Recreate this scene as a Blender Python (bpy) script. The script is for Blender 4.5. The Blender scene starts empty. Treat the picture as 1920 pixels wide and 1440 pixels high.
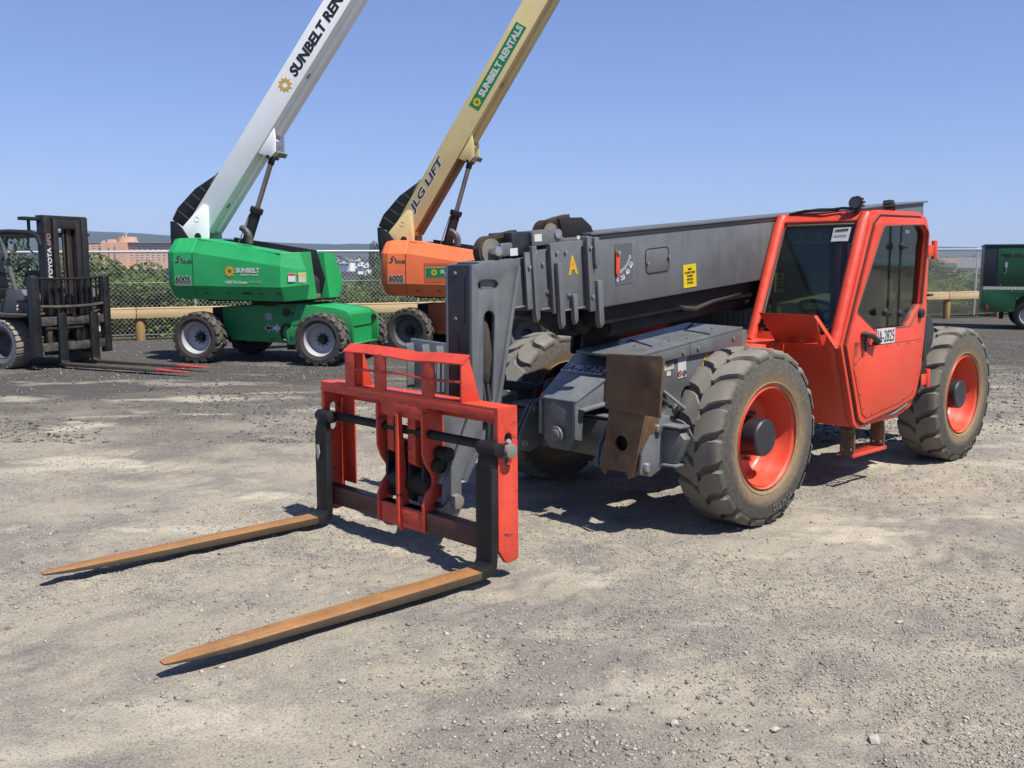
import bpy, bmesh, math, random
import numpy as np
from mathutils import Vector, Matrix, Euler
from mathutils.geometry import tessellate_polygon
R = math.radians
PI = math.pi
SC = bpy.context.scene
COL = SC.collection
rnd = random.Random(7)

# ------------------------------------------------------------------ camera, sky, sun, exposure
cam_d = bpy.data.cameras.new('camera'); cam = bpy.data.objects.new('camera', cam_d); COL.objects.link(cam)
cam_d.sensor_width = 36; cam_d.lens = 33.0; cam_d.clip_start = 0.05; cam_d.clip_end = 20000
cam.location = (0, 0, 1.9)
cam.rotation_euler = (R(90) - math.atan(223 / 1760.0), 0, 0)
SC.camera = cam
SUN_EL, SUN_AZ = R(60.5), R(-44)          # azimuth measured from +X towards +Y: the sun stands right of and behind the camera
w = bpy.data.worlds.new('World'); SC.world = w; w.use_nodes = True
nt = w.node_tree; nt.nodes.clear()
sky = nt.nodes.new('ShaderNodeTexSky'); sky.sky_type = 'NISHITA'; sky.sun_disc = False
sky.sun_elevation = SUN_EL; sky.sun_rotation = R(90) - SUN_AZ
sky.air_density = 1.0; sky.dust_density = 0.25; sky.ozone_density = 3.0; sky.altitude = 200
bg = nt.nodes.new('ShaderNodeBackground'); bg.inputs['Strength'].default_value = 0.095
wo = nt.nodes.new('ShaderNodeOutputWorld')
tint = nt.nodes.new('ShaderNodeMix'); tint.data_type = 'RGBA'; tint.blend_type = 'MULTIPLY'; tint.inputs[0].default_value = 1.0; tint.inputs[7].default_value = (0.87, 0.98, 1.42, 1)
gam = nt.nodes.new('ShaderNodeGamma'); gam.inputs[1].default_value = 0.75; nt.links.new(sky.outputs[0], gam.inputs[0]); nt.links.new(gam.outputs[0], tint.inputs[6]); nt.links.new(tint.outputs[2], bg.inputs[0]); nt.links.new(bg.outputs[0], wo.inputs[0])
sun_d = bpy.data.lights.new('sun', 'SUN'); sun_d.energy = 5.0; sun_d.angle = R(0.53); sun_d.color = (1.0, 0.95, 0.87)
sun = bpy.data.objects.new('sun', sun_d); COL.objects.link(sun)
_d = Vector((math.cos(SUN_EL) * math.cos(SUN_AZ), math.cos(SUN_EL) * math.sin(SUN_AZ), math.sin(SUN_EL)))
sun.rotation_euler = _d.to_track_quat('Z', 'Y').to_euler(); sun.location = (20, -20, 40)
SC.view_settings.view_transform = 'Standard'; SC.view_settings.look = 'None'
SC.view_settings.exposure = 0.64; SC.view_settings.gamma = 1.0; SC.view_settings.use_curve_mapping = False

# ------------------------------------------------------------------ materials
MATS = {}
def nodes_of(name):
    m = bpy.data.materials.new(name); m.use_nodes = True
    t = m.node_tree; b = t.nodes['Principled BSDF']
    return m, t, b
def N(t, typ, **kw):
    n = t.nodes.new(typ)
    for k, v in kw.items():
        if k.startswith('i_'):
            n.inputs[k[2:].replace('_', ' ')].default_value = v
        else: setattr(n, k, v)
    return n
def noise(t, vec, scale, detail=4, rough=0.55, dist=0.0):
    n = N(t, 'ShaderNodeTexNoise'); n.inputs['Scale'].default_value = scale; n.inputs['Detail'].default_value = detail
    n.inputs['Roughness'].default_value = rough; n.inputs['Distortion'].default_value = dist
    if vec is not None: t.links.new(vec, n.inputs['Vector'])
    return n.outputs['Fac']
def ramp(t, fac, a, b, va=0.0, vb=1.0):
    n = N(t, 'ShaderNodeMapRange'); n.clamp = True
    n.inputs['From Min'].default_value = a; n.inputs['From Max'].default_value = b
    n.inputs['To Min'].default_value = va; n.inputs['To Max'].default_value = vb
    t.links.new(fac, n.inputs['Value']); return n.outputs[0]
def mixc(t, fac, a, b):
    n = N(t, 'ShaderNodeMix'); n.data_type = 'RGBA'
    if isinstance(fac, (int, float)): n.inputs[0].default_value = fac
    else: t.links.new(fac, n.inputs[0])
    for i, c in ((6, a), (7, b)):
        if isinstance(c, (tuple, list)): n.inputs[i].default_value = (*c[:3], 1)
        else: t.links.new(c, n.inputs[i])
    return n.outputs[2]
def math_n(t, op, a, b):
    n = N(t, 'ShaderNodeMath'); n.operation = op
    for i, c in enumerate((a, b)):
        if isinstance(c, (int, float)): n.inputs[i].default_value = c
        else: t.links.new(c, n.inputs[i])
    return n.outputs[0]
def coords(t, kind='Object', scale=(1, 1, 1), rot=(0, 0, 0)):
    c = N(t, 'ShaderNodeTexCoord'); mp = N(t, 'ShaderNodeMapping')
    mp.inputs['Scale'].default_value = scale; mp.inputs['Rotation'].default_value = rot
    t.links.new(c.outputs[kind], mp.inputs['Vector']); return mp.outputs[0]
def bump(t, b, h, strength=0.3, dist=0.01):
    n = N(t, 'ShaderNodeBump'); n.inputs['Strength'].default_value = strength; n.inputs['Distance'].default_value = dist
    t.links.new(h, n.inputs['Height']); t.links.new(n.outputs[0], b.inputs['Normal'])

ALB = 0.66                                # every paint below is given as it looks in full sun; this brings it to its true base colour
def al(c): return tuple(x * ALB for x in c)
def paint(name, col, rough=0.42, dust=0.25, dustc=(0.30, 0.26, 0.21), wear=0.0, wearc=(0.06, 0.035, 0.02), var=0.12, metal=0.0, scale=1.0, spec=0.5, streak=0.0):
    """Sprayed steel: slight tone drift, dust in patches, chips and scratches, uneven gloss."""
    if name in MATS: return MATS[name]
    col, dustc, wearc = al(col), al(dustc), al(wearc)
    m, t, b = nodes_of(name)
    v = coords(t)
    n1 = noise(t, v, 1.7 * scale, 5); n2 = noise(t, v, 9 * scale, 6, 0.65); n3 = noise(t, v, 55 * scale, 4, 0.6)
    dark = tuple(c * (1 - var) for c in col); lite = tuple(min(1, c * (1 + var) + 0.01) for c in col)
    c = mixc(t, ramp(t, n1, 0.3, 0.7), dark, lite)
    if dust:
        d = math_n(t, 'MULTIPLY', ramp(t, n2, 0.42, 0.75), dust)
        c = mixc(t, d, c, dustc)
        d2 = math_n(t, 'MULTIPLY', ramp(t, n3, 0.55, 0.75), dust * 0.6)
        c = mixc(t, d2, c, dustc)
    if streak:
        vs = coords(t, 'Object', (14, 14, 0.7)); ns = noise(t, vs, 1.0, 3)
        c = mixc(t, math_n(t, 'MULTIPLY', ramp(t, ns, 0.55, 0.75), streak), c, tuple(x * 0.5 for x in col))
    if wear:
        vs = coords(t, 'Object', (5, 9, 24), (0.9, 1.3, 0.5)); ns = noise(t, vs, 1.1, 7, 0.75)
        c = mixc(t, ramp(t, ns, 0.70 - wear * 0.16, 0.725 - wear * 0.16), c, wearc)
        nc = noise(t, v, 23 * scale, 6, 0.7)
        c = mixc(t, ramp(t, nc, 0.72 - wear * 0.12, 0.74 - wear * 0.12), c, wearc)
    t.links.new(c, b.inputs['Base Color'])
    t.links.new(ramp(t, n2, 0.3, 0.8, rough - 0.1, min(1, rough + 0.25)), b.inputs['Roughness'])
    b.inputs['Metallic'].default_value = metal; b.inputs['Specular IOR Level'].default_value = spec
    bump(t, b, n3, 0.05, 0.004)
    MATS[name] = m; return m
def plain(name, col, rough=0.5, metal=0.0, spec=0.5, var=0.1, emit=None):
    if name in MATS: return MATS[name]
    if metal < 0.3: col = al(col)
    m, t, b = nodes_of(name)
    v = coords(t); n1 = noise(t, v, 12, 4)
    c = mixc(t, n1, tuple(x * (1 - var) for x in col), tuple(min(1, x * (1 + var)) for x in col))
    t.links.new(c, b.inputs['Base Color'])
    b.inputs['Roughness'].default_value = rough; b.inputs['Metallic'].default_value = metal
    b.inputs['Specular IOR Level'].default_value = spec
    MATS[name] = m; return m
def glass(name, tint, refl=0.06, haze_col=None, hz=0.0):
    if name in MATS: return MATS[name]
    m = bpy.data.materials.new(name); m.use_nodes = True; t = m.node_tree; t.nodes.clear()
    o = N(t, 'ShaderNodeOutputMaterial'); tr = N(t, 'ShaderNodeBsdfTransparent'); tr.inputs[0].default_value = (*tint, 1)
    gl = N(t, 'ShaderNodeBsdfGlossy'); gl.inputs['Roughness'].default_value = 0.02
    fr = N(t, 'ShaderNodeFresnel'); gb = N(t, 'ShaderNodeNewGeometry'); t.links.new(ramp(t, gb.outputs['Backfacing'], 0, 1, 1.5, 0.6667), fr.inputs[0])   # a pane, not a block: no inner reflection
    mx = N(t, 'ShaderNodeMixShader'); t.links.new(fr.outputs[0], mx.inputs[0])
    t.links.new(tr.outputs[0], mx.inputs[1]); t.links.new(gl.outputs[0], mx.inputs[2])
    out = mx.outputs[0]
    if haze_col:
        df = N(t, 'ShaderNodeBsdfDiffuse'); df.inputs[0].default_value = (*haze_col, 1)
        v = coords(t); f = math_n(t, 'MULTIPLY', ramp(t, noise(t, v, 3.0, 6, 0.7), 0.3, 0.8, 0.3, 1.0), hz)
        m2 = N(t, 'ShaderNodeMixShader'); t.links.new(f, m2.inputs[0]); t.links.new(out, m2.inputs[1]); t.links.new(df.outputs[0], m2.inputs[2]); out = m2.outputs[0]
    t.links.new(out, o.inputs[0])
    MATS[name] = m; return m

# ------------------------------------------------------------------ mesh builder
class MB:
    def __init__(s): s.v = []; s.f = []; s.M = None
    def _add(s, vs, fs):
        o = len(s.v)
        if s.M is not None: vs = [tuple(s.M @ Vector(p)) for p in vs]
        s.v += [tuple(p) for p in vs]; s.f += [tuple(i + o for i in f) for f in fs]; return s
    def box(s, x0, x1, y0, y1, z0, z1, m=None):
        vs = [(x, y, z) for x in (x0, x1) for y in (y0, y1) for z in (z0, z1)]
        if m is not None: vs = [tuple(m @ Vector(p)) for p in vs]
        return s._add(vs, [(0, 1, 3, 2), (4, 6, 7, 5), (0, 4, 5, 1), (2, 3, 7, 6), (0, 2, 6, 4), (1, 5, 7, 3)])
    def hexa(s, a, b):
        """two quads (4 points each, same winding) joined into a solid"""
        return s._add(list(a) + list(b), [(0, 1, 2, 3), (7, 6, 5, 4), (0, 4, 5, 1), (1, 5, 6, 2), (2, 6, 7, 3), (3, 7, 4, 0)])
    def prism(s, poly, axis, a0, a1, holes=(), poly2=None):
        def P(q, a):
            if axis == 'x': return (a, q[0], q[1])
            if axis == 'y': return (q[0], a, q[1])
            return (q[0], q[1], a)
        loops = [list(poly)] + [list(h) for h in holes]
        n = [len(l) for l in loops]; tot = sum(n)
        flat = [q for l in loops for q in l]
        l2 = flat if poly2 is None else list(poly2)
        vs = [P(q, a0) for q in flat] + [P(q, a1) for q in l2]
        fs = []
        if holes:
            tri = tessellate_polygon([[Vector((q[0], q[1], 0)) for q in l] for l in loops])
            for t in tri: fs.append(tuple(t)); fs.append(tuple(i + tot for i in reversed(t)))
        else:
            fs.append(tuple(range(tot))); fs.append(tuple(i + tot for i in reversed(range(tot))))
        o = 0
        for k in n:
            for i in range(k):
                j = (i + 1) % k; fs.append((o + i, o + i + tot, o + j + tot, o + j))
            o += k
        return s._add(vs, fs)
    def cyl(s, p0, p1, r0, r1=None, n=16, caps=True):
        r1 = r0 if r1 is None else r1
        p0 = Vector(p0); p1 = Vector(p1); d = (p1 - p0).normalized()
        a = d.orthogonal().normalized(); b = d.cross(a)
        vs = []
        for p, r in ((p0, r0), (p1, r1)):
            for i in range(n):
                q = 2 * PI * i / n; vs.append(tuple(p + a * (r * math.cos(q)) + b * (r * math.sin(q))))
        fs = [(i, (i + 1) % n, n + (i + 1) % n, n + i) for i in range(n)]
        if caps: fs += [tuple(reversed(range(n))), tuple(range(n, 2 * n))]
        return s._add(vs, fs)
    def tube(s, pts, r, n=8, closed=False):
        pts = [Vector(p) for p in pts]; k = len(pts); vs = []; prev = None
        for i, p in enumerate(pts):
            if closed: d = (pts[(i + 1) % k] - pts[i - 1])
            else: d = pts[min(i + 1, k - 1)] - pts[max(i - 1, 0)]
            d = d.normalized() if d.length > 1e-9 else Vector((0, 0, 1))
            if prev is None: a = d.orthogonal().normalized()
            else: a = (prev - d * prev.dot(d)); a = a.normalized() if a.length > 1e-6 else d.orthogonal().normalized()
            prev = a; b = d.cross(a)
            rr = r[i] if isinstance(r, (list, tuple)) else r
            for j in range(n):
                q = 2 * PI * j / n; vs.append(tuple(p + a * (rr * math.cos(q)) + b * (rr * math.sin(q))))
        fs = []
        for i in range(k if closed else k - 1):
            for j in range(n):
                a0 = i * n + j; a1 = i * n + (j + 1) % n; i2 = (i + 1) % k
                fs.append((a0, a1, i2 * n + (j + 1) % n, i2 * n + j))
        if not closed: fs += [tuple(reversed(range(n))), tuple(range((k - 1) * n, k * n))]
        return s._add(vs, fs)
    def lathe(s, prof, n=48, axis='y', c=(0, 0, 0), capped=True):
        """prof: (radius, along axis)"""
        vs = []; k = len(prof)
        for i in range(n):
            q = 2 * PI * i / n; cq, sq = math.cos(q), math.sin(q)
            for r, a in prof:
                if axis == 'y': vs.append((c[0] + r * sq, c[1] + a, c[2] + r * cq))
                elif axis == 'x': vs.append((c[0] + a, c[1] + r * cq, c[2] + r * sq))
                else: vs.append((c[0] + r * cq, c[1] + r * sq, c[2] + a))
        fs = []
        for i in range(n):
            j = (i + 1) % n
            for m in range(k - 1): fs.append((i * k + m, i * k + m + 1, j * k + m + 1, j * k + m))
        if capped:
            if prof[0][0] > 1e-6: fs.append(tuple(i * k for i in range(n)))
            if prof[-1][0] > 1e-6: fs.append(tuple(i * k + k - 1 for i in reversed(range(n))))
        return s._add(vs, fs)
    def bolt(s, p, d, r=0.015, h=0.012): 
        p = Vector(p); return s.cyl(p, p + Vector(d) * h, r, r * 0.9, 6)
    def build(s, name, mat, parent=None, bevel=0.0, smooth=35, segs=2, kind=None, each=False):
        if each: return s.build_each(name, mat, parent, bevel, smooth, segs)
        me = bpy.data.meshes.new(name); me.from_pydata(s.v, [], s.f)
        bm = bmesh.new(); bm.from_mesh(me)
        bmesh.ops.remove_doubles(bm, verts=bm.verts, dist=1e-6)
        bmesh.ops.recalc_face_normals(bm, faces=bm.faces)
        if bevel:
            ed = [e for e in bm.edges if len(e.link_faces) == 2 and e.calc_face_angle(0) > R(28)]
            try: bmesh.ops.bevel(bm, geom=ed, offset=bevel, offset_type='OFFSET', segments=segs, profile=0.5, affect='EDGES', clamp_overlap=True)
            except Exception: pass
        bm.to_mesh(me); bm.free()
        o = link(name, me, mat, parent)
        shade(me, smooth)
        if kind: o['kind'] = kind
        return o
    def build_each(s, name, mat, parent=None, bevel=0.0, smooth=35, segs=2):
        """every loose piece becomes an object of its own"""
        root = list(range(len(s.v)))
        def find(i):
            while root[i] != i: root[i] = root[root[i]]; i = root[i]
            return i
        for f in s.f:
            a = find(f[0])
            for i in f[1:]: root[find(i)] = a
        grp = {}
        for f in s.f: grp.setdefault(find(f[0]), []).append(f)
        out = []
        for fs in grp.values():
            ids = sorted({i for f in fs for i in f}); mp = {i: k for k, i in enumerate(ids)}
            q = MB(); q.v = [s.v[i] for i in ids]; q.f = [tuple(mp[i] for i in f) for f in fs]
            out.append(q.build(name, mat, parent, bevel, smooth, segs))
        return out
def shade(me, ang):
    if not ang: return
    me.polygons.foreach_set('use_smooth', np.ones(len(me.polygons), dtype=bool))
    try: me.set_sharp_from_angle(angle=R(ang))
    except Exception: pass
def link(name, me, mat, parent=None):
    o = bpy.data.objects.new(name, me); COL.objects.link(o)
    if mat is not None and me is not None:
        if not me.materials: me.materials.append(mat)
    o.parent = parent; return o
def thing(name, label, cat, loc=(0, 0, 0), rz=0.0, group=None):
    o = bpy.data.objects.new(name, None); COL.objects.link(o); o.empty_display_size = 0.3
    o.location = loc; o.rotation_euler = (0, 0, rz); o['label'] = label; o['category'] = cat
    if group: o['group'] = group
    return o
def tag(o, label, cat, group=None):
    o['label'] = label; o['category'] = cat
    if group: o['group'] = group
    return o
def children(o): return [c for c in bpy.data.objects if c.parent == o]
def copy_tree(o, parent=None):
    kids = {}
    for c in bpy.data.objects:
        if c.parent: kids.setdefault(c.parent.name, []).append(c)
    def rec(o, parent):
        c = o.copy(); COL.objects.link(c); c.parent = parent
        for k in kids.get(o.name, []): rec(k, c)
        return c
    return rec(o, parent)
def rrect(x0, x1, y0, y1, r, n=5):
    pts = []
    for cx, cy, a in ((x1 - r, y1 - r, 0), (x0 + r, y1 - r, 90), (x0 + r, y0 + r, 180), (x1 - r, y0 + r, 270)):
        for i in range(n + 1): q = R(a + 90 * i / n); pts.append((cx + r * math.cos(q), cy + r * math.sin(q)))
    return pts
def roundpoly(pts, r, n=4):
    """fillet the corners of a 2-D polygon; r is a number or a list per corner"""
    out = []; k = len(pts)
    for i in range(k):
        rr = r[i] if isinstance(r, (list, tuple)) else r
        p = Vector(pts[i]); a = Vector(pts[i - 1]); b = Vector(pts[(i + 1) % k])
        da = (a - p); db = (b - p); la, lb = da.length, db.length
        if rr <= 0: out.append(tuple(p)); continue
        da /= la; db /= lb; ang = math.acos(max(-1, min(1, da.dot(db))))
        t = min(rr / math.tan(ang / 2) if ang > 0.01 else 0, la * 0.45, lb * 0.45)
        p0 = p + da * t; p1 = p + db * t
        for j in range(n + 1):
            u = j / n; out.append(tuple(p0 * (1 - u) ** 2 + p * 2 * u * (1 - u) + p1 * u * u))
    return out
def circ(cx, cy, r, n=20): return [(cx + r * math.cos(2 * PI * i / n), cy + r * math.sin(2 * PI * i / n)) for i in range(n)]

def text_mesh(body, bold=0.0, shear=0.0, spacing=1.0, align='CENTER', ex=0.01):
    cu = bpy.data.curves.new('lettering', 'FONT'); cu.body = body; cu.size = 1.0; cu.offset = bold; cu.shear = shear
    cu.space_character = spacing; cu.align_x = align; cu.extrude = ex; cu.resolution_u = 3
    o = bpy.data.objects.new('lettering_curve', cu)
    COL.objects.link(o); dg = bpy.context.evaluated_depsgraph_get(); dg.update()
    me = bpy.data.meshes.new_from_object(o.evaluated_get(dg)); bpy.data.objects.remove(o); bpy.data.curves.remove(cu)
    return me
def frame_m(o, u, v):
    """matrix with local x along u, local y along v, origin o"""
    u = Vector(u).normalized(); v = Vector(v); n = u.cross(v).normalized(); v = n.cross(u)
    m = Matrix((u, v, n)).transposed().to_4x4(); m.translation = Vector(o); return m
def fit_mesh(me, w, h, thick, m):
    n = len(me.vertices); a = np.empty(n * 3); me.vertices.foreach_get('co', a); a = a.reshape(-1, 3)
    lo = a.min(0); hi = a.max(0); ext = np.maximum(hi - lo, 1e-6)
    if w is None: w = ext[0] / ext[1] * h
    if h is None: h = ext[1] / ext[0] * w
    a = (a - (lo + hi) / 2) / ext * np.array([w, h, thick])
    M = np.array(m); a = a @ M[:3, :3].T + M[:3, 3]
    me.vertices.foreach_set('co', a.ravel()); me.update(); return me
def text(body, mat, parent, o, u, v, w, h, bold=0.0, shear=0.0, spacing=1.0, name='lettering', thick=0.002):
    """flat print of real lettering centred on o, fitted to w x h"""
    me = text_mesh(body, bold, shear, spacing); fit_mesh(me, w, h, thick, frame_m(o, u, v))
    return link(name, me, mat, parent)
def plate(name, mat, parent, o, u, v, w, h, thick=0.003, r=0.0):
    b = MB(); b.M = frame_m(o, u, v)
    p = rrect(-w / 2, w / 2, -h / 2, h / 2, r) if r else [(-w / 2, -h / 2), (w / 2, -h / 2), (w / 2, h / 2), (-w / 2, h / 2)]
    b.prism(p, 'z', -thick, thick); return b.build(name, mat, parent, smooth=0)
def sunburst(mat, parent, o, u, v, r, name='sun_logo', thick=0.0025):
    """toothed ring of curved rays"""
    b = MB(); b.M = frame_m(o, u, v); n = 10; out = []
    for i in range(n):
        a = 2 * PI * i / n
        for da, rr in ((0.0, 0.72), (0.30, 0.74), (0.50, 1.0), (0.56, 0.86)):
            out.append((r * rr * math.cos(a + da), r * rr * math.sin(a + da)))
    b.prism(out, 'z', -thick, thick, holes=[circ(0, 0, r * 0.36, 20)]); return b.build(name, mat, parent, smooth=0)
# ------------------------------------------------------------------ value noise on arrays
def _h(ix, iy, s):
    n = (ix.astype(np.int64) * 374761393 + iy.astype(np.int64) * 668265263 + s * 1442695041) & 0xffffffff
    n = ((n ^ (n >> 13)) * 1274126177) & 0xffffffff
    return ((n ^ (n >> 16)) & 0xffff) / 65535.0
def vnoise(x, y, s=0):
    ix = np.floor(x); iy = np.floor(y); fx = x - ix; fy = y - iy; fx = fx * fx * (3 - 2 * fx); fy = fy * fy * (3 - 2 * fy)
    a = _h(ix, iy, s); b_ = _h(ix + 1, iy, s); c = _h(ix, iy + 1, s); d = _h(ix + 1, iy + 1, s)
    return (a * (1 - fx) + b_ * fx) * (1 - fy) + (c * (1 - fx) + d * fx) * fy
def fbm(x, y, o=4, s=0):
    r = 0; a = 0.5
    for i in range(o): r = r + a * vnoise(x, y, s + i * 7); x = x * 2.03 + 5.1; y = y * 2.03 + 1.7; a *= 0.5
    return r
# the yard is a levelled terrace; behind the fence line the land falls away to the valley
FA, FB = Vector((-9.45, 24.5)), Vector((15.9, 34.4))
_fd = (FB - FA).normalized(); _fn = Vector((-_fd.y, _fd.x))
def behind(x, y): return (x - FA.x) * _fn.x + (y - FA.y) * _fn.y
def sstep(a, b, v): t = np.clip((v - a) / (b - a), 0, 1); return t * t * (3 - 2 * t)
def terrain(x, y):
    d = behind(x, y)
    prof = np.interp(d, [0.8, 4, 12, 32, 90, 220, 500, 650, 900, 1400, 2500, 3500], [0, -0.9, -3.6, -7.0, -10, -14, -19, -16, -3, 8, 15, 20])
    return prof + (fbm(x * 0.03, y * 0.03, 3, 5) - 0.44) * 2.5 * sstep(5, 40, d) + (fbm(x * 0.006, y * 0.006, 3, 15) - 0.44) * 14 * sstep(150, 700, d)
def near_relief(x, y):
    f = np.exp(-((np.maximum(y - 7, 0) / 9.0) ** 2)) * np.clip(1 - np.abs(x) / 14, 0, 1) * (behind(x, y) < -0.5)
    z = (fbm(x * 0.45, y * 0.45, 3, 11) - 0.44) * 0.06 + (fbm(x * 3.1, y * 2.7, 3, 3) - 0.44) * 0.03 + (fbm(x * 13, y * 13, 3, 31) - 0.44) * 0.030 * (0.35 + 1.3 * sstep(0.36, 0.52, fbm(x * 0.9 + 2, y * 0.9, 3, 91)))
    u = x * 0.70 + y * 0.71; wv = -x * 0.71 + y * 0.70                 # tyre scuffs running across the foreground
    trk = np.exp(-(((u * 1.0 - 0.2) % 2.4 - 1.2) / 0.24) ** 4) * sstep(0.34, 0.52, fbm(x * 0.6 + 3, y * 0.6, 3, 77))   # bands left by lugged tyres
    ph = wv * 30 + 5.0 * np.abs(((u * 2.1) % 1) - 0.5); z = z + trk * (0.009 * np.clip(np.sin(ph) * 2, -1, 1) - 0.012)
    return z * f
def axis(lo, hi, fine_lo, fine_hi, step, grow=1.16):
    a = list(np.arange(fine_lo, fine_hi + 1e-6, step)); s = step; p = fine_hi
    while p < hi: s *= grow; p += s; a.append(p)
    s = step; p = fine_lo; pre = []
    while p > lo: s *= grow; p -= s; pre.append(p)
    return np.array(pre[::-1] + a)
gx = axis(-6500, 6500, -4.6, 4.9, 0.028, 1.06); gy = axis(-60, 9000, 2.6, 10.5, 0.026, 1.045)
X, Y = np.meshgrid(gx, gy); Z = terrain(X, Y) + near_relief(X, Y)
# wooded ridges far away
def ridge(x, y):
    out = np.zeros_like(x)
    for yc, wd, hh, s in ((4300, 900, 1.0, 1), (6200, 1100, 0.97, 9)):
        az = x / np.maximum(y, 1.0)
        base = np.interp(az, [-0.75, -0.545, -0.5, -0.45, -0.37, -0.2, -0.145, 0.0, 0.35, 0.45, 0.48, 0.50, 0.56, 0.9], [150, 152, 150, 143, 124, 86, 84, 78, 74, 82, 84, 72, 58, 110])
        hgt = (base - 14 + (fbm(x * 0.0022, y * 0.0006, 5, 40 + s) - 0.44) * 22 + (fbm(x * 0.02, y * 0.004, 3, 60 + s) - 0.44) * 7) * hh * (yc / 4300.0)
        out = np.maximum(out, hgt * np.exp(-((y - yc) / wd) ** 2))
    return out
Z = Z + ridge(X, Y) * (Y > 1500)
ny, nx = X.shape; V = np.stack([X, Y, Z], -1).reshape(-1, 3)
i0 = (np.arange(ny - 1)[:, None] * nx + np.arange(nx - 1)[None, :]).ravel()
F4 = np.stack([i0, i0 + 1, i0 + nx + 1, i0 + nx], 1)
def np_mesh(name, V, F):
    me = bpy.data.meshes.new(name); me.vertices.add(len(V)); me.vertices.foreach_set('co', V.astype(np.float32).ravel())
    k = F.shape[1]; me.loops.add(F.size); me.loops.foreach_set('vertex_index', F.astype(np.int32).ravel())
    me.polygons.add(len(F)); me.polygons.foreach_set('loop_start', np.arange(0, F.size, k, dtype=np.int32)); me.polygons.foreach_set('loop_total', np.full(len(F), k, dtype=np.int32))
    me.update(calc_edges=True); me.validate(); return me
gm = np_mesh('ground', V, F4)
m, t, b_ = nodes_of('yard_gravel_and_land')
geo = N(t, 'ShaderNodeNewGeometry'); P = geo.outputs['Position']
sp = N(t, 'ShaderNodeSeparateXYZ'); t.links.new(P, sp.inputs[0])
def pmap(sc, rot=0.0):
    mp = N(t, 'ShaderNodeMapping'); mp.inputs['Scale'].default_value = sc; mp.inputs['Rotation'].default_value = (0, 0, rot); t.links.new(P, mp.inputs['Vector']); return mp.outputs[0]
n_big = noise(t, pmap((0.55, 0.8, 0.5), 0.5), 1.0, 5, 0.6); n_mid = noise(t, pmap((1, 1, 1)), 1.9, 6, 0.68, 0.6); n_fin = noise(t, pmap((1, 1, 1)), 38, 6, 0.72); n_grit = noise(t, pmap((1, 1, 1)), 95, 5, 0.75); n_pale = noise(t, pmap((0.55, 1.15, 1), 0.25), 0.9, 5, 0.62, 0.3)
beige = mixc(t, n_fin, (0.2740, 0.2444, 0.1875), (0.4027, 0.3600, 0.2822)); grey = mixc(t, n_fin, (0.1426, 0.1298, 0.1153), (0.2795, 0.2554, 0.2221)); dark = mixc(t, n_fin, (0.0295, 0.0269, 0.0248), (0.0820, 0.0754, 0.0682))
# darker crushed stone towards the fence and to the left of the machine, pale dust nearer
yy = math_n(t, 'ADD', sp.outputs[1], math_n(t, 'MULTIPLY', math_n(t, 'SUBTRACT', n_big, 0.5), 9.0))
xx = math_n(t, 'ADD', yy, math_n(t, 'MULTIPLY', sp.outputs[0], -0.28))
c = mixc(t, ramp(t, math_n(t, 'ADD', math_n(t, 'MULTIPLY', n_big, 0.55), math_n(t, 'MULTIPLY', n_mid, 0.45)), 0.46, 0.57), beige, grey)
c = mixc(t, ramp(t, xx, 9.0, 16.0), c, dark)
c = mixc(t, math_n(t, 'MULTIPLY', math_n(t, 'MULTIPLY', ramp(t, n_pale, 0.555, 0.64), 0.85), ramp(t, sp.outputs[1], 19.0, 11.0, 0.08, 1.0)), c, (0.473, 0.4266, 0.33))
c = mixc(t, math_n(t, 'MULTIPLY', ramp(t, n_grit, 0.52, 0.62), 0.65), c, (0.075, 0.07, 0.064))
c = mixc(t, math_n(t, 'MULTIPLY', ramp(t, n_grit, 0.46, 0.36), 0.6), c, (0.42, 0.39, 0.335))
# beyond the fence: rough grass, further off woodland
dd = N(t, 'ShaderNodeVectorMath'); dd.operation = 'DOT_PRODUCT'; t.links.new(P, dd.inputs[0]); dd.inputs[1].default_value = (_fn.x, _fn.y, 0)
d_ = math_n(t, 'SUBTRACT', dd.outputs['Value'], FA.x * _fn.x + FA.y * _fn.y)
grass = mixc(t, n_mid, (0.045, 0.065, 0.018), (0.10, 0.12, 0.04))
wood = mixc(t, noise(t, pmap((0.02, 0.006, 0.02)), 1.0, 6, 0.7), (0.010, 0.017, 0.010), (0.040, 0.052, 0.028))
d2_ = math_n(t, 'ADD', d_, math_n(t, 'MULTIPLY', math_n(t, 'SUBTRACT', n_mid, 0.5), 1.2))
c = mixc(t, ramp(t, d2_, -0.1, 0.5), c, grass); c = mixc(t, ramp(t, d_, 150, 600), c, wood)
t.links.new(c, b_.inputs['Base Color']); b_.inputs['Roughness'].default_value = 0.95; b_.inputs['Specular IOR Level'].default_value = 0.15
hsum = math_n(t, 'ADD', math_n(t, 'MULTIPLY', n_fin, 0.7), math_n(t, 'MULTIPLY', n_grit, 0.4)); bump(t, b_, hsum, 0.8, 0.03)
gobj = link('ground', gm, m); gobj['kind'] = 'structure'
shade(gm, 180)
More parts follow.
